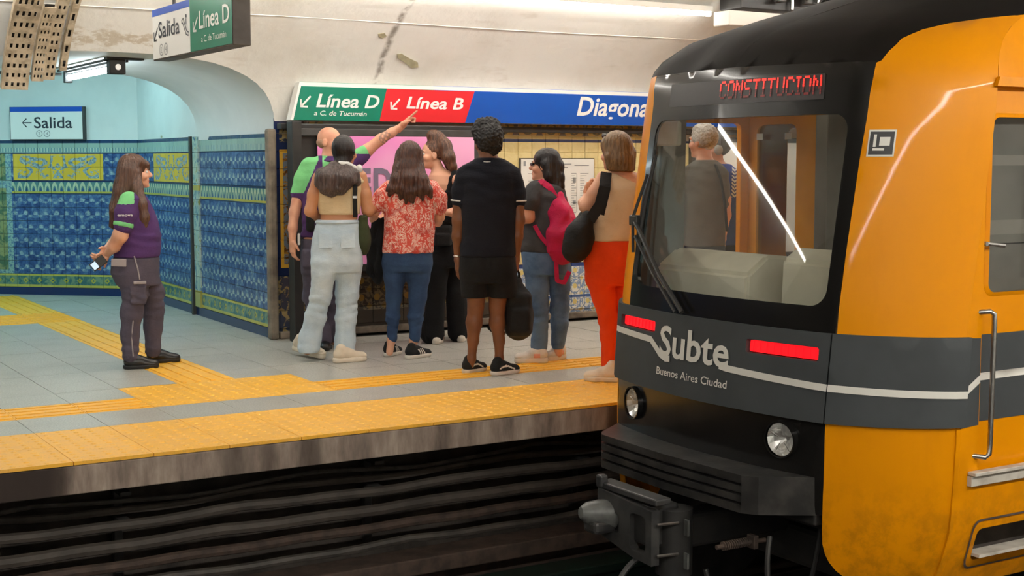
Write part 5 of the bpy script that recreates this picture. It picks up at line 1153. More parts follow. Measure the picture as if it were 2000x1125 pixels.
        if lips:
            lc = T(0, .092, -.058); sc = head[2]
            reg = lambda c: (np.linalg.norm((c-lc)@np.diag([1, 1, 1.6]), axis=1) < .021*sc) & (((c-lc)@R[:, 1]) > -.008)
        else: reg = None
        s.T, s.R = T, R; reg0 = reg
        if ink is not None: reg = lambda c: np.where((np.linalg.norm(c-ink[0], axis=1) < ink[1]) & (np.sin(150*c[:, 0]+60*c[:, 2])*np.sin(130*c[:, 2]-40*c[:, 0]) > -.25), 2, reg0(c))
        o = solid('body', [f.surface()]+list(hands), [s.sk, M['lip'], M['ink']], s.root, reg)
        return T, R
    def cloth(s, name, m, torso=None, z0=-9, z1=9, chains=(), grow=.010, cuts=(), folds=None, region=None, v=.0075, k=.025, extra=None, p=2.3, strands=None, label=None):
        pts = [q for c in chains for q in c]
        if torso: 
            for r in torso: pts += [np.array([r[1]-r[3], r[2]-r[4], min(max(r[0], z0), z1)]), np.array([r[1]+r[3], r[2]+r[4], min(max(r[0], z0), z1)])]
        lo, hi = s.bbox(pts, .12 if chains else .06); f = Field(lo, hi, v)
        if torso: f.stack(torso, grow, k, p, z0, z1)
        for c in chains: f.chain(c, k)
        if extra: extra(f)
        if folds: f.folds(*folds)
        for n_, o_ in cuts: f.cut(n_, o_)
        return solid(name, [f.surface()], m, s.root, region, label)
# ---------------------------------------------------------------- cloth and hair materials
FB = {}
FB['purple'] = fabric('purple_polo', lin(88, 58, 112), lin(66, 42, 90)); FB['green'] = fabric('bright_green_cloth', lin(132, 214, 142), lin(112, 190, 124)); FB['cargo'] = fabric('grey_purple_cargo', lin(90, 84, 98), lin(68, 62, 74), 7)
FB['piping'] = mat('pale_piping', lin(158, 150, 152), .6); FB['tan_top'] = fabric('beige_crop_top', lin(226, 204, 164), lin(208, 184, 142)); FB['denim_light'] = fabric('light_denim', lin(206, 222, 232), lin(172, 194, 210), 5, .7)
FB['denim'] = fabric('blue_denim', lin(56, 80, 114), lin(38, 56, 88), 6, .7); FB['denim_mid'] = fabric('mid_denim', lin(102, 130, 164), lin(64, 88, 118), 5, .8)
FB['black'] = fabric('black_cloth', (.007, .007, .008), (.012, .012, .013)); FB['navy'] = fabric('black_navy_polo', (.006, .007, .013), (.010, .011, .018), 5, .6); FB['charcoal'] = fabric('charcoal_tee', lin(74, 74, 76), lin(54, 54, 56)); FB['orange'] = fabric('orange_red_trousers', lin(242, 74, 10), lin(224, 58, 6), 5, .6, .7)
FB['beige_rib'] = fabric('beige_tank', lin(226, 200, 166), lin(212, 184, 148)); FB['pink_bag'] = fabric('crimson_backpack', lin(206, 30, 84), lin(170, 20, 66), 7, .6, .55); FB['bagblack'] = fabric('black_bag_nylon', (.007, .007, .0075), (.014, .014, .015), 8, .5, .6); FB['olive'] = fabric('olive_bag', lin(66, 72, 46), lin(48, 54, 36), 7)
FB['greytee'] = fabric('dark_grey_tee', lin(92, 90, 84), lin(70, 68, 64)); FB['blue_shirt'] = fabric('blue_sport_shirt', lin(34, 62, 150), lin(26, 48, 122)); FB['white_cloth'] = fabric('white_cloth', lin(232, 230, 226), lin(212, 210, 206)); FB['cream'] = fabric('cream_sneaker', lin(228, 214, 192), lin(206, 190, 166), 9, .5, .6, 200, .1); FB['cream_sole'] = mat('cream_sole', lin(224, 212, 192), .6); FB['sole_white'] = mat('white_sole', lin(216, 208, 196), .6); FB['sole_black'] = mat('black_sole', (.015, .015, .015), .6)
FB['shoe_black'] = mat('black_leather', (.014, .013, .013), .28); FB['canvas_black'] = fabric('black_canvas_shoe', (.012, .012, .013), (.02, .02, .02)); FB['shoe_pale'] = fabric('pale_sneaker', lin(222, 216, 206), lin(188, 190, 184), 12, .6, .6, 200, .1); FB['shoe_pink'] = mat('pink_shoe_panel', lin(226, 164, 150), .6)
FB['blouse'] = m = fabric('red_leaf_print', lin(226, 96, 78), lin(206, 70, 58)); n = NT(m); v = n.obj()
q_ = n.noise(n.scale(v, (1.2, 1.2, .8)), 16, 2, .5, 3.2); st_ = n.math('SINE', n.math('MULTIPLY', n.noise(v, 8, 2, .4, 2.5), 90.)); c = n.mix(n.math('MULTIPLY', n.step(q_, .44, .52), n.step(st_, -.75, .2)), lin(226, 92, 76), lin(250, 218, 204)); c = n.mix(n.math('MULTIPLY', n.step(n.noise(v, 12, 2), .55, .66), .6), c, lin(190, 54, 46)); n.color(c)
HR = {'brown': hairmat('hair_brown', lin(74, 50, 40), lin(104, 74, 58)), 'black': hairmat('hair_black', lin(24, 20, 20), lin(46, 40, 40)), 'dkbrown': hairmat('hair_dark_brown', lin(60, 38, 32), lin(96, 62, 48)), 'curly': hairmat('hair_curly_black', lin(18, 16, 16), lin(34, 31, 31), True, .6), 'blond': hairmat('hair_dark_blond', lin(108, 86, 62), lin(146, 118, 86)), 'wavy': hairmat('hair_wavy_brown', lin(70, 46, 36), lin(118, 80, 56)), 'grey': hairmat('hair_grey', lin(172, 166, 156), lin(206, 202, 194), True, .7), 'ash': hairmat('hair_ash_brown', lin(66, 52, 50), lin(100, 86, 82)), 'stub': hairmat('hair_stubble', lin(176, 138, 114), lin(196, 150, 124), True, .7)}
def hair(P, name, m, chains, ells=(), strands=None, curls=None, v=.006, cuts=(), k=.02, folds=None):
    """chains in px tuples, ells as (centre local, radii m, R)"""
    C_ = [P.Js(c) for c in chains]; pts = [q for c in C_ for q in c]+[np.array(e[0])+np.array(e[1])*s for e in ells for s in (1, -1)]
    lo, hi = P.bbox(pts, .07); f = Field(lo, hi, v)
    for e in ells: f.ell(e[0], e[1], e[2], k)
    for c in C_: f.chain(c, k)
    if strands: f.strands(*strands)
    if curls: f.curls(*curls)
    for a, b in cuts: f.cut(a, b)
    return solid(name, [f.surface()], m, P.root)
def skull(P, gr=.010, back=.0, drop=0.):
    """hair shell around the skull, open at the face"""
    T, R, sc = P.T, P.R, P.sc; return [(T(0, -.020-back, .040-drop), np.array([.074+gr, .090+gr, .086+gr])*sc, R)]
def facecut(P, a=.070, tilt=.0, up=.0):
    """plane in front of the hair so the face stays clear"""
    n = P.R[:, 1]*math.cos(tilt)-P.R[:, 2]*math.sin(tilt); return (n, float(np.dot(n, P.T(0, a, up))))
def loose(P, name, parts, m, label, cat, group=None, region=None):
    o = solid(name, parts, m, None, region); o.location = tuple(P.b); o.rotation_euler = (0, 0, P.rz); return tag(o, label, cat, group)
def loose_root(P, name, label, cat): return empty(name, tuple(P.b), P.rz, label, cat)
def fld(P, pts, m=.10, v=.006): lo, hi = P.bbox(pts, m); return Field(lo, hi, v)
def ribbon(P, name, pts, wd, th, m, parent, nrm=(0, -1, 0)):
    """strap: flat band through local points, facing nrm"""
    Q = [np.array(p[:3], float) for p in pts]; D = []
    for i in range(len(Q)-1):
        for t in np.linspace(0, 1, 6)[:-1]: D.append(Q[i]+(Q[i+1]-Q[i])*t)
    D.append(Q[-1]); bm = bmesh.new(); R_ = []
    for i, p in enumerate(D):
        t = unit(D[min(i+1, len(D)-1)]-D[max(i-1, 0)]); nn = unit(np.array(nrm, float)-t*np.dot(nrm, t)); b = np.cross(t, nn)
        R_.append([bm.verts.new(tuple(p+b*x+nn*y)) for x, y in ((-wd/2, -th/2), (wd/2, -th/2), (wd/2, th/2), (-wd/2, th/2))])
    for i in range(len(R_)-1):
        for k in range(4): bm.faces.new((R_[i][k], R_[i][(k+1) % 4], R_[i+1][(k+1) % 4], R_[i+1][k]))
    bm.faces.new(R_[0][::-1]); bm.faces.new(R_[-1]); return from_bm(name, bm, m, parent)
UP = np.array([0, 0, 1.]); DOWN = -UP
def zc(P, py): return P.J(1000, py)[2] if False else P.J(P.px, py)[2]
# ================================================================ 1 guard in profile
P = Person('guard', 'woman in purple polo and grey cargo trousers standing in profile, holding a phone behind her', (285, 716), 'light'); P.px = 285; P.sc = .95
rows = P.rows([(372, 244, 272, .09), (385, 237, 284, .165), (410, 232, 297, .18), (430, 231, 305, .18), (458, 230, 311, .18), (480, 228, 311, .185), (497, 225, 309, .185), (515, 220, 309, .185), (532, 218, 309, .185), (556, 230, 310, .175)])
armR = P.Js([(250, 395, -.165, 15), (242, 430, -.19, 15), (235, 460, -.195, 14), (223, 481, -.15, 11.5), (210, 495, -.08, 7.5)])
armL = P.Js([(258, 395, .165, 15), (244, 432, .19, 14), (234, 458, .18, 13), (220, 478, .10, 10), (207, 488, .0, 7.5)])
legR = P.Js([(258, 540, -.09, 29), (262, 572, -.09, 22), (256, 612, -.09, 17), (254, 650, -.09, 14.5), (256, 700, -.09, 10)]); legL = P.Js([(276, 540, .09, 28), (296, 572, .09, 20), (299, 606, .09, 16), (299, 640, .09, 14), (299, 690, .09, 9)])
hR = hand_parts(P.J(209, 496, -.07), P.J(189, 514, -.03)-P.J(209, 496, -.07), (-.3, .5, -.6), 1, (.5, .55, .6, .65), .95); hL = hand_parts(P.J(207, 488, .0), P.J(196, 500, -.06)-P.J(207, 488, .0), (-.5, -.5, -.3), -1, (.6, .6, .7, .7), .95)
T, R = P.body(rows, [armR, armL, legR, legL], (P.J(266, 338), 90, .95), P.Js([(256, 378, 0, 15), (262, 352, 0, 14)]), [hR, hL])
P.eyes(T, R, .95, HR['brown'])
slR = P.Js([(252, 393, -.155, 19), (245, 416, -.185, 20), (241, 441, -.195, 18.5)]); slL = P.Js([(258, 393, .155, 18), (250, 416, .185, 19), (246, 438, .19, 18)])
zg = P.J(285, 397)[2]
P.cloth('polo_shirt', [FB['purple'], FB['green']], rows, P.J(285, 501)[2], 9, [slR, slL], .013, folds=(.006, 26, 8, 1.3, P.J(285, 505)[2], P.J(285, 440)[2]), region=lambda c: ((c[:, 2] > zg) & (np.abs(c[:, 1]) > .095) & (c[:, 0] < P.J(262, 390)[0])))
for c_ in (P.Js([(242, 435, -.194, 19.6), (240.4, 443, -.197, 19.2)]), P.Js([(247, 433, .19, 19), (246, 441, .192, 18.6)])):
    d = unit(c_[1][:3]-c_[0][:3]); P.cloth('cuff', FB['green'], None, chains=[c_], cuts=[(d, float(np.dot(d, c_[1][:3]))+.002), (-d, -float(np.dot(d, c_[0][:3]))+.002)])
tl_ = P.J(245, 421, -.29); fit_text('sleeve_print', 'emova', tl_[0]-.055, tl_[0]+.05, tl_[2]-.006, .018, lambda u, v: (np.array([u, -.268+abs(u-tl_[0])*.25, v]), np.array([0, -1., 0])), M['white'], P.root, .02)
P.cloth('trousers', FB['cargo'], rows, 0, P.J(285, 500)[2], [P.Js([(258, 535, -.09, 31), (264, 570, -.09, 24.5), (257, 612, -.09, 20.5), (254, 650, -.09, 17.5), (255, 697, -.09, 15.5)]), P.Js([(276, 535, .09, 31), (296, 570, .09, 23.5), (300, 606, .09, 20), (299, 640, .09, 17.5), (299, 684, .09, 14.5)])], .010, folds=(.007, 30, 9, .4, 0, P.J(285, 560)[2]), extra=lambda f: f.box(P.J(270, 577, -.185), (.055, .018, .065), .01, None, .012))
b_ = P.J(232, 513, -.205); bm = bmesh.new(); bx(bm, tuple(b_), (.105, .012, .055), .004, Matrix.Rotation(.06, 4, 'Y')); from_bm('pocket_flap', bm, FB['piping'], P.root)
b_ = P.J(273, 552, -.205); bm = bmesh.new(); bx(bm, tuple(b_), (.09, .014, .022), .004); from_bm('pocket_label', bm, FB['piping'], P.root)
for pts in (P.Js([(262, 500, -.20), (269, 525, -.205), (273, 546, -.205)]), P.Js([(265, 597, -.165), (260, 625, -.16), (257, 660, -.155), (260, 696, -.147)])): tube_obj('piping', [tuple(q) for q in pts], .005, FB['piping'], P.root, 6)
P.shoe(P.G(241, 721), P.G(312, 718), FB['shoe_black'], FB['sole_black'], .09, .05, high=True, lace=FB['sole_black']); P.shoe(P.G(286, 709), P.G(354, 706), FB['shoe_black'], FB['sole_black'], .09, .05, high=True, lace=FB['sole_black'])
hair(P, 'hair', HR['brown'], [[(256, 326, .0, 26), (244, 365, 0, 21), (232, 405, -.02, 17), (224, 440, -.02, 9)], [(252, 335, -.05, 20), (240, 375, -.07, 15), (228, 415, -.08, 13), (220, 440, -.08, 7)], [(252, 335, .05, 20), (242, 375, .07, 15), (232, 430, .07, 8)], [(262, 340, -.065, 13), (267, 368, -.10, 12), (276, 400, -.155, 11.5), (282, 425, -.165, 10), (283, 442, -.165, 6)], [(270, 318, -.035, 14), (284, 322, -.02, 7), (288, 330, .0, 4)], [(270, 318, .035, 14), (283, 322, .02, 7)]], skull(P, .012), (.0035, P.J(250, 350), 30, .5, 2.), v=.0058)
ph = loose_root(P, 'mobile_phone', 'dark mobile phone with lit screen held behind the back of the woman in purple', 'phone'); bm = bmesh.new(); RP = Matrix.Rotation(math.radians(-38), 4, 'Y') @ Matrix.Rotation(math.radians(-8), 4, 'X'); pc = P.J(192, 514, -.105); bx(bm, tuple(pc), (.115, .011, .066), .003, RP); from_bm('phone_body', bm, M['black_metal'], ph)
M['screen'] = mat('lit_phone_screen', lin(190, 214, 232), .2, emit=(.6, .8, 1), es=.5); bm = bmesh.new(); o2 = RP @ Vector((-.030, -.0062, 0)); bx(bm, tuple(Vector(pc)+o2), (.04, .001, .05), 0, RP); from_bm('screen', bm, M['screen'], ph)
# ================================================================ 2 bald man pointing
P = Person('guide', 'bald man in green and purple polo pointing up at the red sign', (642, 681), 'rosy'); P.px = 642; P.sc = 1.02
rows = P.rows([(305, 622, 668, .06), (316, 597, 694, .09), (345, 590, 700, .12), (400, 592, 698, .125), (440, 592, 694, .13), (462, 591, 692, .13), (480, 590, 690, .13), (512, 589, 690, .125), (535, 592, 688, .12)])
armR = P.Js([(600, 325, 0, 13), (585, 370, 0, 12), (575, 415, -.02, 10), (572, 445, -.04, 9), (571, 470, -.05, 6.5)]); armL = P.Js([(694, 318, 0, 13), (718, 293, -.03, 11.5), (744, 272, -.05, 10), (765, 259, -.05, 8.5), (785, 246, -.05, 6)])
legR = P.Js([(612, 525, 0, 21), (612, 580, .02, 16), (622, 620, .02, 14), (634, 672, .0, 9)]); legL = P.Js([(662, 525, .04, 21), (656, 590, .06, 16), (652, 630, .08, 13), (650, 664, .10, 9)])
hR = hand_parts(P.J(571, 470, -.05), (.03, -.02, -1), (.8, .4, 0), 1, (.35, .4, .45, .5), 1.02); wp2 = P.J(784, 247, -.05); hL = hand_parts(wp2, P.J(806, 226, -.06)-wp2, (.55, -.2, -.8), -1, (.02, 1.25, 1.35, 1.4), 1.05, thumb=.5)
T, R = P.body(rows, [armR, armL, legR, legL], (P.J(645, 278), 118, 1.02), P.Js([(645, 312, 0, 17), (645, 292, .0, 15)]), [hR, hL], ink=(P.J(752, 268, -.09), .05)); P.eyes(T, R, 1.02, HR['stub'])
zg = P.J(640, 352)[2]; xc = P.J(645, 320)[0]
slR = P.Js([(604, 324, 0, 16.5), (592, 350, 0, 16.5), (582, 378, 0, 15)]); slL = P.Js([(690, 320, 0, 16), (704, 304, -.02, 14.5), (712, 297, -.03, 14)])
P.cloth('polo_shirt', [FB['purple'], FB['green']], rows, P.J(640, 463)[2], 9, [slR, slL], .012, folds=(.006, 20, 8, .3), region=lambda c: (((c[:, 0] < np.interp(c[:, 2], [P.J(640, 376)[2], P.J(640, 312)[2]], [P.J(594, 376)[0], P.J(622, 312)[0]])) & (c[:, 2] > P.J(640, 376)[2])) | ((c[:, 0] > xc+.17) & (c[:, 2] > P.J(640, 300)[2])) | ((np.abs(c[:, 0]-xc+.02) < .04) & (c[:, 2] > zg))))
f = fld(P, [P.J(645, 312)], .16); cc = P.J(645, 309); f.ell(cc, (.088, .085, .03), None, 0); f.ell(cc+np.array([0, -.02, -.02]), (.1, .09, .02), None, .02); solid('collar', [f.surface()], FB['purple'], P.root)
P.cloth('trousers', FB['cargo'], rows, 0, P.J(640, 466)[2], [P.Js([(614, 520, 0, 24), (612, 580, .02, 20), (622, 620, .02, 18), (634, 664, .0, 15)]), P.Js([(664, 520, .04, 24), (657, 590, .06, 20), (653, 630, .08, 17), (651, 657, .10, 14)])], .010, folds=(.010, 30, 9, 2.4, 0, P.J(640, 540)[2]), extra=lambda f: f.box(P.J(600, 505, -.10), (.04, .03, .07), .012, None, .012))
P.shoe(P.G(636, 670), P.G(634, 688), FB['shoe_black'], FB['sole_black'], .09, .05, high=True); P.shoe(P.G(650, 663), P.G(659, 675), FB['shoe_black'], FB['sole_black'], .09, .05, high=True)
hair(P, 'hair', HR['stub'], [], [(T(0, -.040, .0), np.array([.0765, .072, .052])*1.02, R)], curls=(.001, 200), v=.005, cuts=[facecut(P, -.015, .1)])
wt = loose(P, 'folded_paper', [(lambda f: (f.box(P.J(584, 467, -.07), (.010, .04, .045), .004, None, 0), f.surface())[1])(fld(P, [P.J(584, 467, -.07)], .08, .004))], FB['white_cloth'], 'small folded white paper in the lowered hand of the bald man', 'paper')
vs = loose(P, 'shoulder_bag', [(lambda f: (f.box(P.J(606, 425, -.135), (.035, .05, .11), .025, None, 0), f.surface())[1])(fld(P, [P.J(606, 425, -.135)], .16))], FB['bagblack'], 'small black bag against the belly of the bald man', 'bag')
# ================================================================ 3 woman in crop top and pale jeans
P = Person('crop_top_woman', 'woman with dark hair in beige crop top and light blue jeans, heel lifted', (652, 705), 'mid'); P.px = 655; P.sc = .97
rows = P.rows([(326, 656, 690, .05), (337, 624, 706, .075), (355, 617, 710, .10), (385, 621, 703, .10), (415, 625, 701, .095), (430, 623, 700, .095), (442, 618, 702, .10), (465, 612, 703, .115), (490, 609, 706, .125), (515, 610, 706, .125), (532, 616, 702, .11)])
armL = P.Js([(623, 347, -.02, 12.5), (613, 380, -.02, 12), (606, 412, -.02, 11), (622, 424, .12, 9), (650, 420, .22, 7)]); armR = P.Js([(704, 345, .0, 12.5), (713, 380, .0, 12), (719, 412, .0, 11), (728, 408, .14, 9), (738, 404, .24, 7)])
legL = P.Js([(633, 520, -.05, 22), (630, 575, -.03, 17), (617, 620, .0, 14), (600, 684, .04, 9)]); legR = P.Js([(680, 520, .03, 24), (678, 575, .03, 18), (676, 620, .03, 14), (674, 694, .03, 9)])
hR = hand_parts(P.J(737, 404, .24), (.5, .8, .2), (-.6, .3, .3), 1, (.5, .5, .5, .5), .92); hL = hand_parts(P.J(650, 420, .22), (.7, .6, .1), (0, 0, 1), -1, (.4, .4, .4, .4), .92)
T, R = P.body(rows, [armL, armR, legL, legR], (P.J(673, 298), 28, .97), P.Js([(670, 334, 0, 13), (672, 312, .0, 12)]), [hR, hL]); P.eyes(T, R, .97, HR['black'])
P.cloth('crop_top', FB['tan_top'], rows, P.J(655, 419)[2], P.J(655, 340)[2], [P.Js([(636, 352, 0, 8), (646, 338, 0, 7), (640, 345, .05, 7)]), P.Js([(696, 352, 0, 8), (690, 338, 0, 7)])], .009, folds=(.004, 30, 9, .7))
P.cloth('jeans', FB['denim_light'], rows, 0, P.J(655, 433)[2], [P.Js([(633, 515, -.05, 25), (632, 535, -.05, 23), (627, 575, -.03, 20.5), (616, 620, .0, 20), (606, 658, .02, 21), (603, 677, .02, 22)]), P.Js([(680, 515, .03, 26.5), (679, 535, .03, 25), (678, 575, .03, 22), (676, 620, .03, 20), (674, 662, .03, 19.5), (673, 686, .03, 20)])], .009, folds=(.006, 30, 8, 1.1, 0, P.J(655, 530)[2]), cuts=[(DOWN, -.065)])
for xa, xb in ((622, 650), (664, 694)):
    ribbon(P, 'back_pocket', [P.J((xa+xb)/2, 456, -.125), P.J((xa+xb)/2+1, 484, -.142)], (xb-xa)*P.mpp*.9, .006, FB['denim_light'], P.root)
bl = P.rows([(429, 619, 700, .100), (437, 618, 702, .104)]); P.cloth('waistband', FB['denim_light'], bl, grow=.012)
P.shoe(P.G(571, 692)+np.array([0, 0, .045]), P.G(638, 704)+np.array([0, 0, .004]), FB['cream'], FB['cream_sole'], .085, .05, chunky=.008, lace=FB['cream_sole']); P.shoe(P.G(650, 709), P.G(718, 704), FB['cream'], FB['cream_sole'], .085, .05, chunky=.008, lace=FB['cream_sole'])
hair(P, 'hair', HR['black'], [[(671, 300, -.02, 22), (668, 318, -.05, 14), (666, 332, -.075, 13)]], skull(P, .011), (.002, P.J(672, 290), 34, .2), cuts=[facecut(P, .066, .15)])
hair(P, 'loose_hair', HR['ash'], [[(655, 330, -.085, 16), (640, 348, -.115, 20), (640, 366, -.125, 16), (648, 378, -.125, 8)], [(676, 332, -.085, 14), (672, 350, -.115, 20), (664, 368, -.125, 14)], [(628, 340, -.09, 12), (624, 358, -.105, 10)], [(692, 340, -.09, 10), (697, 356, -.10, 8)]], (), (.004, P.J(655, 325, -.1), 26, .9), v=.006)
sc_ = loose_root(P, 'headphones', 'white headphones resting round the neck of the woman in the crop top', 'headphones')
bm = bmesh.new(); tube(bm, [tuple(P.J(650, 330, .02)), tuple(P.J(652, 324, -.06)), tuple(P.J(664, 319, -.10)), tuple(P.J(680, 321, -.10)), tuple(P.J(694, 328, -.06)), tuple(P.J(698, 334, .01))], [.014, .017, .02, .02, .017, .014], 10); from_bm('headband', bm, FB['white_cloth'], sc_, smooth=True)
for q in ((652, 333, .03), (702, 330, -.02)):
    f = fld(P, [P.J(*q)], .06, .004); f.ell(P.J(*q), (.024, .032, .034), None, 0); solid('ear_cup', [f.surface()], FB['white_cloth'], sc_)
ob = loose_root(P, 'shoulder_bag', 'olive green bag hanging from the shoulder of the woman in pale jeans', 'bag')
f = fld(P, [P.J(712, 425, .0), P.J(712, 500, .0)], .10); f.box(P.J(709, 450, .02), (.036, .085, .12), .03, None, 0); f.ell(P.J(711, 472, .02), (.05, .10, .105), None, .05); f.folds(.008, 24, 9, .3); solid('bag_body', [f.surface()], FB['olive'], ob)
ribbon(P, 'strap', [P.J(694, 424, -.10), P.J(693, 390, -.122), P.J(694, 350, -.118), P.J(696, 333, -.05), P.J(698, 338, .05)], .034, .006, FB['bagblack'], ob); ribbon(P, 'strap_pad', [P.J(694, 352, -.126), P.J(696, 334, -.068)], .042, .012, FB['olive'], ob)
bm = bmesh.new(); bx(bm, tuple(P.J(693, 385, -.130)), (.038, .008, .02), .003); from_bm('buckle', bm, M['steel'], ob)
# ================================================================ 4 woman in red blouse
P = Person('blouse_woman', 'woman with long brown hair in red leaf-print blouse and skinny blue jeans', (797, 697), 'light'); P.px = 797; P.sc = .97
rows = P.rows([(348, 780, 822, .055), (360, 755, 848, .08), (385, 752, 850, .105), (430, 754, 846, .11), (470, 751, 845, .12), (492, 749, 843, .125), (515, 749, 842, .125), (530, 754, 838, .11)])
armL = P.Js([(759, 372, .0, 12), (744, 395, .0, 10), (732, 414, .03, 8.5), (730, 428, .10, 7.5), (738, 430, .22, 6.5)]); armR = P.Js([(845, 372, .0, 12), (856, 402, .0, 10), (859, 424, .02, 9), (855, 434, .12, 8), (846, 430, .24, 6.5)])
legL = P.Js([(771, 520, 0, 21), (769, 580, 0, 13), (767, 620, 0, 11), (764, 665, 0, 7.5), (761, 688, 0, 7)]); legR = P.Js([(819, 520, 0, 22), (816, 580, 0, 15), (812, 620, 0, 12), (808, 664, 0, 8), (804, 690, 0, 7.5)])
hL = hand_parts(P.J(738, 430, .22), (.4, .8, .2), (.3, 0, .8), -1, (.4, .4, .5, .5), .9); hR = hand_parts(P.J(846, 430, .24), (-.4, .8, .3), (-.3, 0, .8), 1, (.4, .4, .5, .5), .9)
T, R = P.body(rows, [armL, armR, legL, legR], (P.J(801, 312), 12, .97), P.Js([(801, 352, 0, 13), (802, 326, 0, 12)]), [hL, hR]); P.eyes(T, R, .97, HR['dkbrown'])
P.cloth('blouse', FB['blouse'], rows, P.J(797, 494)[2], 9, [P.Js([(762, 368, 0, 15.5), (748, 384, -.01, 17), (738, 398, -.01, 15)]), P.Js([(842, 368, 0, 15.5), (854, 386, -.01, 17), (859, 405, -.01, 14.5)])], .014, folds=(.007, 9, 30, .8))
P.cloth('jeans', FB['denim'], rows, 0, P.J(797, 489)[2], [P.Js([(771, 515, 0, 23.5), (771, 540, 0, 21), (769, 580, 0, 15), (767, 620, 0, 13), (766, 661, 0, 9.5)]), P.Js([(819, 515, 0, 24.5), (817, 540, 0, 22), (816, 580, 0, 17), (812, 620, 0, 14.5), (810, 661, 0, 10.5)])], .008, folds=(.005, 34, 9, 2.2, 0, P.J(797, 600)[2]))
P.shoe(P.G(753, 697), P.G(783, 690), FB['canvas_black'], FB['sole_white'], .08, .045, stripes=(FB['sole_white'], 'three'), lace=FB['sole_white']); P.shoe(P.G(792, 702), P.G(843, 695), FB['canvas_black'], FB['sole_white'], .08, .045, stripes=(FB['sole_white'], 'three'), lace=FB['sole_white'])
hair(P, 'hair', HR['dkbrown'], [[(800, 296, -.03, 21), (799, 325, -.06, 20), (800, 350, -.10, 19), (803, 375, -.12, 13), (805, 394, -.125, 4)], [(787, 304, -.0, 15), (781, 330, -.05, 13), (775, 352, -.09, 12), (767, 370, -.105, 8), (760, 381, -.11, 3)], [(812, 302, .0, 13), (816, 330, -.05, 12), (824, 352, -.09, 12), (836, 372, -.105, 8), (842, 384, -.11, 3)], [(790, 340, -.09, 12), (784, 368, -.12, 9), (781, 388, -.125, 3)], [(812, 340, -.09, 12), (820, 368, -.12, 9), (825, 390, -.125, 3)], [(795, 350, -.11, 10), (792, 380, -.13, 7), (794, 396, -.13, 3)], [(782, 335, -.06, 8), (762, 366, -.08, 5), (756, 372, -.08, 2)]], skull(P, .010), (.006, P.J(800, 330), 26, .4, 2.4), cuts=[facecut(P, .06, .1)])
jk = loose_root(P, 'black_jacket', 'black jacket draped over the left forearm of the woman in the red blouse', 'jacket')
f = fld(P, [P.J(735, 430, .08), P.J(742, 545, .08)], .12); f.chain(P.Js([(752, 432, .10, 9), (745, 470, .10, 14), (740, 520, .10, 13), (738, 546, .10, 9)]), .03); f.chain(P.Js([(735, 432, .10, 9), (729, 475, .10, 11), (727, 530, .11, 10)]), .03); f.folds(.010, 8, 40, .4); solid('cloth', [f.surface()], FB['black'], jk)
# ================================================================ 5 woman with ponytail facing left
P = Person('ponytail_woman', 'woman with high wavy ponytail in black tank top and wide black trousers, facing left', (872, 668), 'light'); P.px = 870; P.sc = .97
rows = P.rows([(330, 845, 872, .05), (342, 836, 896, .12), (360, 832, 902, .135), (385, 832, 900, .125), (415, 840, 898, .115), (440, 840, 900, .12), (470, 838, 904, .14), (500, 836, 906, .15), (520, 840, 904, .14)])
armL = P.Js([(893, 352, -.125, 11.5), (902, 385, -.15, 10.5), (903, 410, -.16, 9.5), (886, 415, -.22, 8.5), (870, 415, -.26, 6.5)]); armR = P.Js([(868, 352, .13, 11), (862, 385, .16, 10), (856, 412, .16, 9.5), (848, 400, .12, 7.5), (842, 390, .08, 6.5)])
legL = P.Js([(855, 520, -.06, 21), (850, 580, -.05, 14), (848, 620, -.05, 11), (850, 664, -.05, 8)]); legR = P.Js([(886, 520, .08, 21), (890, 580, .08, 14), (892, 620, .08, 11), (896, 660, .08, 8)])
hL = hand_parts(P.J(870, 415, -.26), (-1, -.1, .1), (0, .8, .3), -1, (.4, .45, .5, .55), .9); hR = hand_parts(P.J(842, 390, .08), (-.8, -.3, .3), (0, 0, -1), 1, (.5, .5, .5, .5), .9)
T, R = P.body(rows, [armL, armR, legL, legR], (P.J(843, 303), -104, .97), P.Js([(860, 342, 0, 12), (851, 320, 0, 11.5)]), [hL, hR]); P.eyes(T, R, .97, HR['dkbrown'])
zn = P.J(870, 372)[2]
P.cloth('tank_top', FB['black'], rows, P.J(870, 440)[2], P.J(870, 374)[2], [P.Js([(878, 376, -.10, 9), (884, 350, -.115, 6.5), (888, 340, -.08, 6), (890, 360, -.02, 7)]), P.Js([(850, 372, .10, 7), (858, 345, .11, 6)])], .009, folds=(.003, 24, 8, .2))
P.cloth('trousers', FB['black'], rows, 0, P.J(870, 436)[2], [P.Js([(855, 515, -.06, 24), (850, 570, -.05, 20.5), (846, 620, -.05, 21), (845, 652, -.05, 23)]), P.Js([(886, 515, .08, 24), (890, 570, .08, 20), (894, 620, .08, 20), (895, 648, .08, 21)])], .010, folds=(.007, 10, 26, 1.4, 0, P.J(870, 560)[2]))
P.shoe(P.G(862, 662), P.G(849, 674), FB['canvas_black'], FB['sole_white'], .08, .046, stripes=(FB['sole_white'], 'toe')); P.shoe(P.G(896, 655), P.G(901, 670), FB['canvas_black'], FB['sole_white'], .08, .046, stripes=(FB['sole_white'], 'toe'))
hair(P, 'hair', HR['wavy'], [[(848, 276, 0, 13), (844, 265, .0, 10), (851, 263, 0, 9)], [(856, 268, 0, 12), (868, 285, -.02, 14), (876, 308, -.05, 13), (884, 326, -.06, 9), (890, 336, -.06, 4)], [(858, 275, .03, 12), (870, 300, .03, 12), (878, 325, .02, 8)]], skull(P, .007, .006), (.003, P.J(850, 285), 26, .3), cuts=[facecut(P, -.008, .75, .0)])
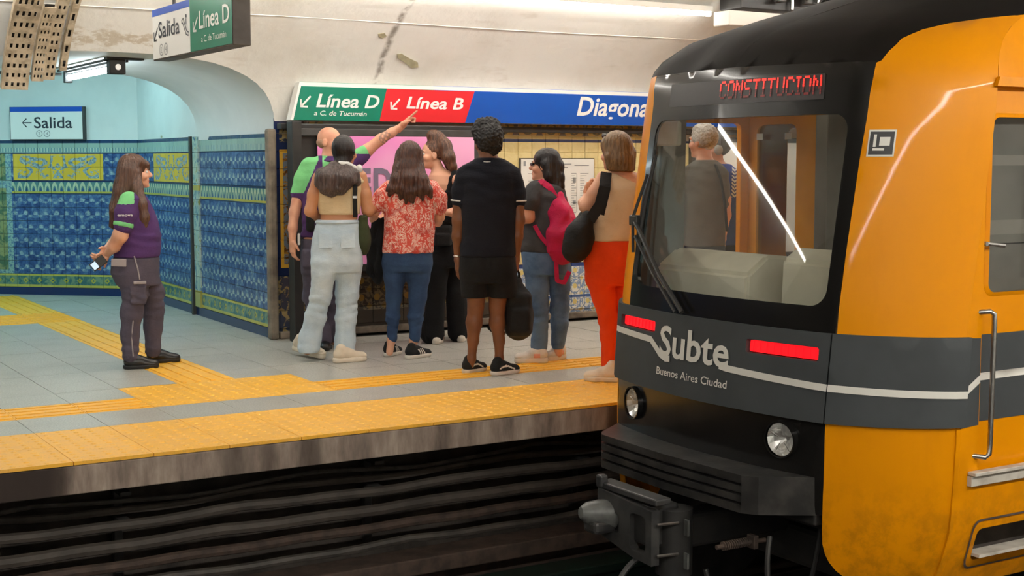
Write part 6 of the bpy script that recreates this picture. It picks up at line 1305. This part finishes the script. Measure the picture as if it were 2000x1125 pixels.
fb = loose_root(P, 'waist_bag', 'black crossbody bag at the hip of the ponytail woman', 'bag'); f = fld(P, [P.J(866, 462, -.16)], .14); f.box(P.J(865, 460, -.185), (.075, .035, .085), .025, None, 0); f.box(P.J(865, 468, -.215), (.06, .015, .05), .012, None, .01); solid('bag_body', [f.surface()], FB['bagblack'], fb)
ribbon(P, 'strap', [P.J(880, 436, -.17), P.J(888, 400, -.14), P.J(886, 360, -.125)], .03, .006, FB['bagblack'], fb)
# ================================================================ 6 man in black polo and shorts
P = Person('polo_man', 'tall dark-skinned man with curly hair in black polo and shorts, back to the camera', (958, 729), 'dark'); P.px = 955; P.sc = 1.0
rows = P.rows([(308, 934, 978, .06), (322, 910, 1000, .09), (345, 901, 1008, .118), (393, 903, 1006, .125), (440, 905, 1004, .12), (480, 903, 1004, .12), (502, 901, 1004, .12), (530, 900, 1006, .125), (552, 905, 1003, .115)])
armL = P.Js([(906, 346, 0, 14), (897, 392, 0, 12.5), (895, 430, 0, 11.5), (893, 462, .01, 10), (894, 502, .03, 7)]); armR = P.Js([(1002, 346, 0, 14), (1011, 392, 0, 12.5), (1013, 430, 0, 11.5), (1011, 462, .01, 10), (1008, 502, .03, 7)])
legL = P.Js([(928, 545, 0, 22), (930, 585, 0, 16.5), (929, 602, 0, 15), (926, 630, 0, 15.5), (924, 665, 0, 10.5), (921, 700, 0, 8), (918, 714, 0, 7.5)]); legR = P.Js([(978, 545, 0, 22), (972, 585, 0, 16.5), (971, 602, 0, 15), (971, 630, 0, 15), (975, 665, 0, 10.5), (975, 700, 0, 8), (973, 716, 0, 7.5)])
hL = hand_parts(P.J(894, 502, .03), (-.02, .02, -1), (.95, .25, 0), -1, (.25, .3, .35, .4), 1.02); hR = hand_parts(P.J(1008, 502, .03), (.02, .02, -1), (-.95, .25, 0), 1, (.9, 1., 1.05, 1.1), 1.02)
T, R = P.body(rows, [armL, armR, legL, legR], (P.J(952, 280), -18, 1.0), P.Js([(955, 320, 0, 18), (953, 298, 0, 17)]), [hL, hR]); P.eyes(T, R, 1., HR['curly'])
slL = P.Js([(908, 344, 0, 18), (899, 372, 0, 16.5), (897, 393, 0, 15)]); slR = P.Js([(1000, 344, 0, 18), (1010, 372, 0, 16.5), (1012, 393, 0, 14.5)])
P.cloth('polo_shirt', FB['navy'], rows, P.J(955, 501)[2], P.J(955, 306)[2], [slL, slR], .012, folds=(.005, 20, 8, .9))
for c_ in (P.Js([(897.3, 390, 0, 17.2), (897, 394, 0, 17)]), P.Js([(1012, 390, 0, 16.8), (1012, 394, 0, 16.6)])):
    d = unit(c_[1][:3]-c_[0][:3]); P.cloth('sleeve_piping', FB['white_cloth'], None, chains=[c_], cuts=[(d, float(np.dot(d, c_[1][:3]))-.002), (-d, -float(np.dot(d, c_[0][:3]))-.002)], v=.004)
f = fld(P, [P.J(954, 310)], .15); cc = P.J(954, 313); f.ell(cc, (.090, .086, .030), None, 0); solid('collar', [f.surface()], FB['navy'], P.root)
tube_obj('collar_piping', [tuple(cc+np.array([.092*math.sin(a), -.088*math.cos(a), -.006-.006*math.cos(a)])) for a in np.linspace(-1.3, 1.3, 14)], .0035, FB['white_cloth'], P.root, 6)
P.cloth('shorts', FB['black'], rows, 0, P.J(955, 499)[2], [P.Js([(928, 530, 0, 26.5), (927, 560, 0, 25.5), (926, 578, 0, 25)]), P.Js([(978, 530, 0, 26.5), (981, 560, 0, 27), (982, 577, 0, 27)])], .010, folds=(.005, 9, 26, 1.9), cuts=[(DOWN, -P.J(955, 581)[2])])
P.shoe(P.G(906, 730), P.G(949, 723), FB['canvas_black'], FB['sole_white'], .085, .048, stripes=(FB['sole_white'], 'wave'), lace=FB['sole_black']); P.shoe(P.G(959, 734), P.G(1015, 727), FB['canvas_black'], FB['sole_white'], .085, .048, stripes=(FB['sole_white'], 'wave'), lace=FB['sole_black'])
hair(P, 'hair', HR['curly'], [[(952, 246, .0, 17), (940, 244, -.02, 13), (964, 243, .0, 13)], [(966, 262, -.04, 17), (968, 286, -.05, 12), (964, 298, -.05, 7)], [(935, 258, -.04, 14), (950, 282, -.06, 14)]], skull(P, .022, .006), curls=(.009, 120, .4), v=.0055, cuts=[facecut(P, .06, .2)])
bw = P.J(894, 500, .03); bm = bmesh.new(); tube(bm, [tuple(bw+np.array([.027*math.cos(a), .027*math.sin(a), 0])) for a in np.linspace(0, math.tau, 17)], .005, 6); br = from_bm('bracelet', bm, M['steel'], None, smooth=True); br.location = tuple(P.b); br.rotation_euler = (0, 0, P.rz); tag(br, 'pale bracelet on the left wrist of the man in black polo', 'bracelet')
bp = loose_root(P, 'black_backpack', 'black backpack hanging from the right hand of the man in shorts', 'backpack')
f = fld(P, [P.J(1005, 535, .06), P.J(1020, 660, .10)], .14); f.chain(P.Js([(1005, 552, .08, 15), (1008, 580, .08, 24), (1012, 615, .09, 27), (1013, 640, .09, 25)]), .04); f.box(P.J(1013, 612, .09), (.092, .13, .155), .04, None, .03); f.box(P.J(1016, 625, -.03), (.07, .04, .09), .03, None, .03); f.folds(.006, 16, 9, .5); solid('bag_body', [f.surface()], FB['bagblack'], bp)
tube_obj('carry_loop', [tuple(P.J(1000, 548, .07)), tuple(P.J(1004, 530, .05)), tuple(P.J(1010, 526, .05)), tuple(P.J(1014, 534, .06)), tuple(P.J(1014, 550, .08))], .009, FB['bagblack'], bp, 8); tube_obj('strap_end', [tuple(P.J(1003, 650, .05)), tuple(P.J(1005, 662, .05))], .006, FB['bagblack'], bp, 6)
ribbon(P, 'shoulder_strap', [P.J(990, 560, .12), P.J(972, 600, .18), P.J(958, 640, .2), P.J(985, 655, .14)], .05, .012, FB['bagblack'], bp)
# ================================================================ 7 woman with pink backpack
P = Person('pink_backpack_woman', 'woman with dark glasses and black ponytail in charcoal tee and jeans, wearing a pink backpack', (1068, 706), 'rosy'); P.px = 1068; P.sc = .97
rows = P.rows([(350, 1048, 1084, .05), (362, 1032, 1098, .10), (385, 1030, 1104, .14), (420, 1028, 1102, .15), (455, 1021, 1100, .155), (485, 1019, 1100, .155), (510, 1022, 1108, .155), (535, 1027, 1110, .145)])
armL = P.Js([(1040, 372, -.13, 12), (1034, 400, -.15, 11.5), (1033, 425, -.15, 10.5), (1024, 430, -.04, 9), (1016, 424, .06, 6.5)]); armR = P.Js([(1085, 372, .14, 12), (1086, 410, .16, 11), (1070, 425, .20, 9), (1045, 424, .16, 6.5)])
legL = P.Js([(1048, 530, -.04, 22), (1053, 595, -.04, 15), (1055, 630, -.04, 12), (1053, 692, -.04, 8.5)]); legR = P.Js([(1091, 530, .05, 22), (1093, 595, .05, 15), (1093, 630, .05, 12), (1090, 690, .05, 8.5)])
hL = hand_parts(P.J(1016, 424, .06), (-.5, .7, .3), (.5, .3, .3), -1, (.6, .6, .6, .6), .92); hR = hand_parts(P.J(1045, 424, .16), (-.9, .2, .2), (0, -.6, .4), 1, (.5, .5, .5, .5), .92)
T, R = P.body(rows, [armL, armR, legL, legR], (P.J(1063, 324), -78, .97), P.Js([(1072, 360, 0, 14), (1069, 338, 0, 13)]), [hL, hR]); P.eyes(T, R, .97, HR['black'])
P.cloth('t_shirt', FB['charcoal'], rows, P.J(1068, 492)[2], 9, [P.Js([(1043, 370, -.12, 16), (1037, 386, -.145, 16), (1035, 400, -.15, 15)]), P.Js([(1085, 370, .13, 16), (1087, 400, .15, 15)])], .012, folds=(.006, 22, 8, .6))
P.cloth('jeans', FB['denim_mid'], rows, 0, P.J(1068, 489)[2], [P.Js([(1048, 525, -.04, 25), (1050, 560, -.04, 22), (1054, 600, -.04, 17.5), (1055, 630, -.04, 15.5), (1053, 676, -.04, 16.5)]), P.Js([(1091, 525, .05, 25), (1093, 560, .05, 20), (1093, 600, .05, 18), (1093, 630, .05, 17), (1090, 672, .05, 13.5)])], .009, folds=(.006, 28, 8, 2.9, 0, P.J(1068, 560)[2]))
P.shoe(P.G(1070, 708), P.G(1003, 709), FB['shoe_pale'], FB['sole_white'], .09, .05, chunky=.012, stripes=(FB['shoe_pink'], 'panel'), lace=FB['sole_white']); P.shoe(P.G(1101, 700), P.G(1066, 706), FB['shoe_pale'], FB['sole_white'], .09, .05, chunky=.012, stripes=(FB['shoe_pink'], 'panel'), lace=FB['sole_white'])
hair(P, 'hair', HR['black'], [[(1076, 308, 0, 17), (1086, 325, -.02, 15), (1089, 348, -.04, 13), (1092, 366, -.05, 10), (1094, 378, -.05, 5)], [(1070, 322, -.05, 15), (1074, 342, -.06, 12), (1082, 360, -.06, 9)], [(1060, 304, -.04, 10), (1052, 308, -.05, 6)]], skull(P, .013), (.002, P.J(1075, 315), 30, .8), cuts=[facecut(P, .078, .35, .0)])
gl = loose_root(P, 'sunglasses', 'dark wraparound glasses on the face of the woman with the pink backpack', 'glasses')
bm = bmesh.new(); tube(bm, [tuple(T(-.062, .070, .014)), tuple(T(-.040, .090, .012)), tuple(T(0, .104, .014)), tuple(T(.040, .090, .012)), tuple(T(.062, .070, .014))], [.009, .0135, .006, .0135, .009], 8); from_bm('lenses', bm, M['train_black'], gl, smooth=True)
for k in (-1, 1): tube_obj('temple_arm', [tuple(T(k*.066, .068, .016)), tuple(T(k*.084, .02, .016)), tuple(T(k*.086, -.012, .010))], .0035, M['train_black'], gl, 6)
pb = loose_root(P, 'pink_backpack', 'crimson pink backpack on the back of the woman in charcoal tee', 'backpack')
f = fld(P, [P.J(1085, 370, -.12), P.J(1110, 515, .05)], .12); f.chain(P.Js([(1090, 385, -.08, 12), (1092, 415, -.12, 20), (1096, 460, -.14, 26), (1098, 490, -.13, 27)]), .04); f.chain(P.Js([(1094, 390, .04, 14), (1100, 430, .03, 22), (1104, 480, .0, 26)]), .05); f.box(P.J(1090, 470, -.19), (.085, .045, .10), .035, None, .03); f.folds(.008, 14, 12, .3); solid('bag_body', [f.surface()], FB['pink_bag'], pb)
ribbon(P, 'shoulder_strap', [P.J(1086, 388, -.13), P.J(1074, 366, -.12), P.J(1058, 355, -.10), P.J(1044, 366, -.13), P.J(1042, 392, -.17)], .045, .012, FB['pink_bag'], pb, (-.3, -.8, .5))
ribbon(P, 'shoulder_strap', [P.J(1044, 440, -.175), P.J(1056, 462, -.185), P.J(1072, 480, -.18)], .03, .010, FB['pink_bag'], pb)
ribbon(P, 'dangling_strap', [P.J(1086, 508, -.17), P.J(1088, 548, -.175), P.J(1102, 552, -.175), P.J(1112, 530, -.17)], .032, .007, FB['pink_bag'], pb)
tube_obj('flap_cord', [tuple(P.J(1080, 398, -.175)), tuple(P.J(1092, 420, -.20)), tuple(P.J(1106, 418, -.16))], .006, FB['pink_bag'], pb, 6)
# ================================================================ 8 woman in orange trousers
P = Person('orange_woman', 'woman with dark blond bob in beige tank and bright orange trousers beside the train', (1196, 741), 'light'); P.px = 1196; P.sc = 1.0
rows = P.rows([(333, 1190, 1238, .06), (348, 1172, 1260, .09), (370, 1167, 1264, .12), (400, 1165, 1260, .125), (430, 1157, 1250, .125), (467, 1148, 1246, .13), (490, 1143, 1249, .145), (512, 1142, 1251, .15), (540, 1146, 1251, .14), (556, 1150, 1248, .12)])
armL = P.Js([(1178, 348, -.02, 13.5), (1162, 378, -.03, 14.5), (1144, 403, -.03, 12.5), (1140, 396, .10, 10), (1146, 382, .2, 7)]); armR = P.Js([(1252, 350, .02, 13), (1262, 390, .05, 12), (1266, 430, .05, 11), (1250, 440, .2, 8)])
legL = P.Js([(1172, 550, -.03, 25), (1185, 610, -.03, 17), (1189, 650, -.03, 14), (1191, 726, -.03, 9)]); legR = P.Js([(1226, 550, .06, 25), (1222, 610, .06, 17), (1226, 660, .06, 13), (1230, 722, .06, 9)])
hL = hand_parts(P.J(1146, 382, .2), (.3, .4, .8), (.5, -.5, 0), -1, (.7, .7, .7, .7), .92); hR = hand_parts(P.J(1250, 440, .2), (-.6, .7, .1), (0, 0, 1), 1, (.5, .5, .5, .5), .92)
T, R = P.body(rows, [armL, armR, legL, legR], (P.J(1202, 300), -48, 1.0), P.Js([(1210, 345, 0, 15), (1206, 318, 0, 14)]), [hL, hR]); P.eyes(T, R, 1., HR['blond'])
nrm_ = unit((.42, 0, .9)); P.cloth('tank_top', FB['beige_rib'], rows, P.J(1196, 470)[2], P.J(1196, 338)[2], [P.Js([(1186, 352, -.02, 12), (1192, 340, .0, 9)])], .010, folds=(.004, 18, 9, .2), cuts=[(nrm_, float(np.dot(nrm_, P.J(1234, 354)[:3])))])
P.cloth('trousers', FB['orange'], rows, 0, P.J(1196, 468)[2], [P.Js([(1172, 545, -.03, 28), (1180, 580, -.03, 22.5), (1187, 620, -.03, 18.5), (1190, 655, -.03, 17), (1191, 712, -.03, 16.5)]), P.Js([(1226, 545, .06, 28), (1220, 585, .06, 22), (1224, 625, .06, 18), (1228, 665, .06, 16.5), (1230, 706, .06, 15.5)])], .008, folds=(.004, 30, 8, 1.7, 0, P.J(1196, 560)[2]))
P.shoe(P.G(1212, 746), P.G(1139, 743), FB['cream'], FB['cream_sole'], .095, .05, chunky=.006, lace=FB['cream_sole']); P.shoe(P.G(1250, 738), P.G(1190, 731), FB['cream'], FB['cream_sole'], .095, .05, chunky=.006)
hair(P, 'hair', HR['blond'], [[(1205, 285, -.01, 30), (1210, 310, -.03, 27), (1214, 326, -.035, 24)], [(1225, 300, .02, 18), (1232, 328, .02, 9)], [(1190, 282, -.04, 16), (1190, 305, -.085, 8), (1192, 326, -.08, 8)]], skull(P, .014), (.003, P.J(1208, 300), 30, .2, 1.5), cuts=[(DOWN, -P.J(1205, 334)[2]), facecut(P, .082, .2)])
sg = loose_root(P, 'sunglasses', 'dark sunglasses pushed up on the blond hair of the woman in orange', 'glasses'); bm = bmesh.new(); tube(bm, [tuple(T(-.075, .02, .12)), tuple(T(-.045, .062, .122)), tuple(T(0, .078, .122)), tuple(T(.045, .062, .122)), tuple(T(.075, .02, .12))], [.008, .02, .007, .02, .008], 8); from_bm('lenses', bm, M['train_black'], sg, smooth=True)
for k in (-1, 1): tube_obj('temple_arm', [tuple(T(k*.077, .02, .12)), tuple(T(k*.092, -.03, .07)), tuple(T(k*.09, -.06, .04))], .0035, M['train_black'], sg, 6)
sb = loose_root(P, 'shoulder_bag', 'large soft black bag on the shoulder of the woman in orange trousers', 'bag')
f = fld(P, [P.J(1130, 410, -.1), P.J(1125, 510, -.02)], .14); f.chain(P.Js([(1146, 425, -.12, 14), (1134, 455, -.13, 24), (1126, 480, -.13, 26), (1122, 490, -.13, 22)]), .05); f.chain(P.Js([(1144, 425, -.0, 14), (1132, 460, -.02, 24), (1124, 485, -.03, 24)]), .06); f.folds(.007, 14, 10, .9); solid('bag_body', [f.surface()], FB['bagblack'], sb)
ribbon(P, 'strap', [P.J(1152, 430, -.16), P.J(1172, 400, -.165), P.J(1181, 365, -.15), P.J(1184, 340, -.07), P.J(1182, 344, .05)], .075, .010, FB['bagblack'], sb); ribbon(P, 'strap', [P.J(1176, 420, -.15), P.J(1188, 370, -.15), P.J(1190, 338, -.06)], .03, .008, FB['bagblack'], sb)
# ================================================================ 9, 10 two men on the platform seen through the cab glass
P = Person('grey_haired_man', 'grey-haired man in dark tee on the platform, seen through the windshield', (1381, 701), 'rosy'); P.px = 1381; P.sc = 1.02
rows = P.rows([(312, 1360, 1396, .06), (326, 1342, 1412, .09), (350, 1337, 1416, .12), (400, 1338, 1416, .125), (450, 1338, 1414, .13), (500, 1338, 1414, .13), (530, 1341, 1411, .12)])
armL = P.Js([(1344, 345, 0, 12), (1336, 390, 0, 11), (1332, 420, 0, 9.5), (1332, 465, .03, 6.5)]); armR = P.Js([(1410, 345, 0, 12), (1416, 390, 0, 11), (1418, 420, 0, 9.5), (1412, 462, .05, 6.5)])
legL = P.Js([(1360, 525, 0, 19), (1360, 600, 0, 13), (1360, 690, 0, 8)]); legR = P.Js([(1395, 525, 0, 19), (1396, 600, 0, 13), (1397, 690, 0, 8)])
hL = hand_parts(P.J(1332, 465, .03), (0, .1, -1), (.9, .2, 0), -1, v=.005); hR = hand_parts(P.J(1412, 462, .05), (0, .1, -1), (-.9, .2, 0), 1, v=.005)
T, R = P.body(rows, [armL, armR, legL, legR], (P.J(1372, 278), -55, 1.02), P.Js([(1378, 320, 0, 15), (1375, 296, 0, 14)]), [hL, hR], v=.008); P.eyes(T, R, 1., HR['grey'])
P.cloth('t_shirt', FB['greytee'], rows, P.J(1381, 480)[2], 9, [P.Js([(1346, 343, 0, 15), (1339, 395, 0, 13)]), P.Js([(1408, 343, 0, 15), (1415, 395, 0, 13)])], .012, folds=(.005, 20, 8, .9), v=.009)
P.cloth('trousers', FB['black'], rows, 0, P.J(1381, 478)[2], [P.Js([(1360, 520, 0, 22), (1360, 600, 0, 17), (1360, 688, 0, 13)]), P.Js([(1395, 520, 0, 22), (1396, 600, 0, 17), (1397, 688, 0, 13)])], .010, v=.009)
P.shoe(P.G(1366, 704), P.G(1352, 690), FB['canvas_black'], FB['sole_black']); P.shoe(P.G(1402, 704), P.G(1388, 690), FB['canvas_black'], FB['sole_black'])
hair(P, 'hair', HR['grey'], [[(1378, 256, .0, 14), (1366, 254, .0, 11), (1386, 268, -.02, 11), (1388, 284, -.02, 7)]], skull(P, .014, .004), curls=(.007, 120, .9), cuts=[facecut(P, .05, .3)])
st = loose(P, 'bag_strap', [(lambda f: (f.chain(P.Js([(1398, 322, -.12, 3), (1408, 350, -.135, 3), (1416, 400, -.13, 3), (1420, 450, -.11, 3)]), .0), f.surface())[1])(fld(P, P.Js([(1398, 322, -.12), (1420, 450, -.11)]), .05))], FB['bagblack'], 'thin black bag strap across the shoulder of the grey-haired man', 'strap')
P = Person('headphone_man', 'man in blue sport shirt with headphones, behind the grey-haired man', (1418, 691), 'light'); P.px = 1418; P.sc = 1.0
rows = P.rows([(320, 1392, 1424, .06), (334, 1386, 1440, .09), (355, 1383, 1445, .11), (400, 1385, 1442, .115), (460, 1386, 1440, .12), (500, 1386, 1440, .12), (530, 1388, 1438, .11)])
armL = P.Js([(1388, 348, .05, 11), (1382, 395, .05, 10), (1390, 410, .2, 7)]); armR = P.Js([(1436, 348, 0, 11.5), (1442, 380, -.02, 11), (1441, 404, -.02, 9.5), (1430, 412, .1, 8), (1420, 400, .18, 6)])
legL = P.Js([(1402, 525, 0, 17), (1402, 600, 0, 12), (1402, 680, 0, 8)]); legR = P.Js([(1428, 525, 0, 17), (1429, 600, 0, 12), (1430, 680, 0, 8)])
hR = hand_parts(P.J(1420, 400, .18), (-.6, .3, .6), (0, .3, .6), 1, v=.005); hL = hand_parts(P.J(1390, 410, .2), (.5, .5, .4), (0, 0, 1), -1, v=.005)
T, R = P.body(rows, [armL, armR, legL, legR], (P.J(1399, 292), -98, .98), P.Js([(1406, 330, 0, 13), (1399, 308, 0, 12)]), [hR, hL], v=.008); P.eyes(T, R, .98, HR['black'])
xs_ = P.J(1430, 350)[0]
def chev(c):
    t = (c[:, 2]-P.J(1430, 385)[2])/.028; return (np.abs(c[:, 0]-xs_-.02) < .022) & (c[:, 1] < .02) & (c[:, 2] > P.J(1430, 384)[2]) & ((t-np.abs(c[:, 0]-xs_-.02)/.03) % 1 < .55)
P.cloth('sport_shirt', [FB['blue_shirt'], FB['white_cloth']], rows, P.J(1418, 478)[2], 9, [P.Js([(1434, 346, 0, 14.5), (1440, 366, -.01, 14), (1442, 383, -.02, 13)]), P.Js([(1390, 346, .05, 13), (1384, 380, .05, 12)])], .011, region=chev, v=.007)
P.cloth('trousers', FB['black'], rows, 0, P.J(1418, 476)[2], [P.Js([(1402, 520, 0, 19), (1402, 600, 0, 15), (1402, 678, 0, 12)]), P.Js([(1428, 520, 0, 19), (1429, 600, 0, 15), (1430, 678, 0, 12)])], .010, v=.009)
P.shoe(P.G(1408, 694), P.G(1396, 684), FB['canvas_black'], FB['sole_black']); P.shoe(P.G(1436, 694), P.G(1424, 684), FB['canvas_black'], FB['sole_black'])
hair(P, 'hair', HR['black'], [], skull(P, .006), curls=(.002, 150), cuts=[facecut(P, .06, .4)])
hp = loose_root(P, 'headphones', 'grey over-ear headphones on the man in the blue sport shirt', 'headphones'); bm = bmesh.new(); tube(bm, [tuple(T(.098*math.sin(a), -.012, .02+.112*math.cos(a))) for a in np.linspace(-1.7, 1.7, 16)], .010, 8); from_bm('headband', bm, M['dark_grey'], hp, smooth=True)
for k in (-1, 1):
    f = fld(P, [T(k*.094, -.005, -.006)], .06, .004); f.ell(T(k*.096, -.005, -.004), (.022, .034, .040), R, 0); solid('ear_cup', [f.surface()], M['cab_grey'], hp)
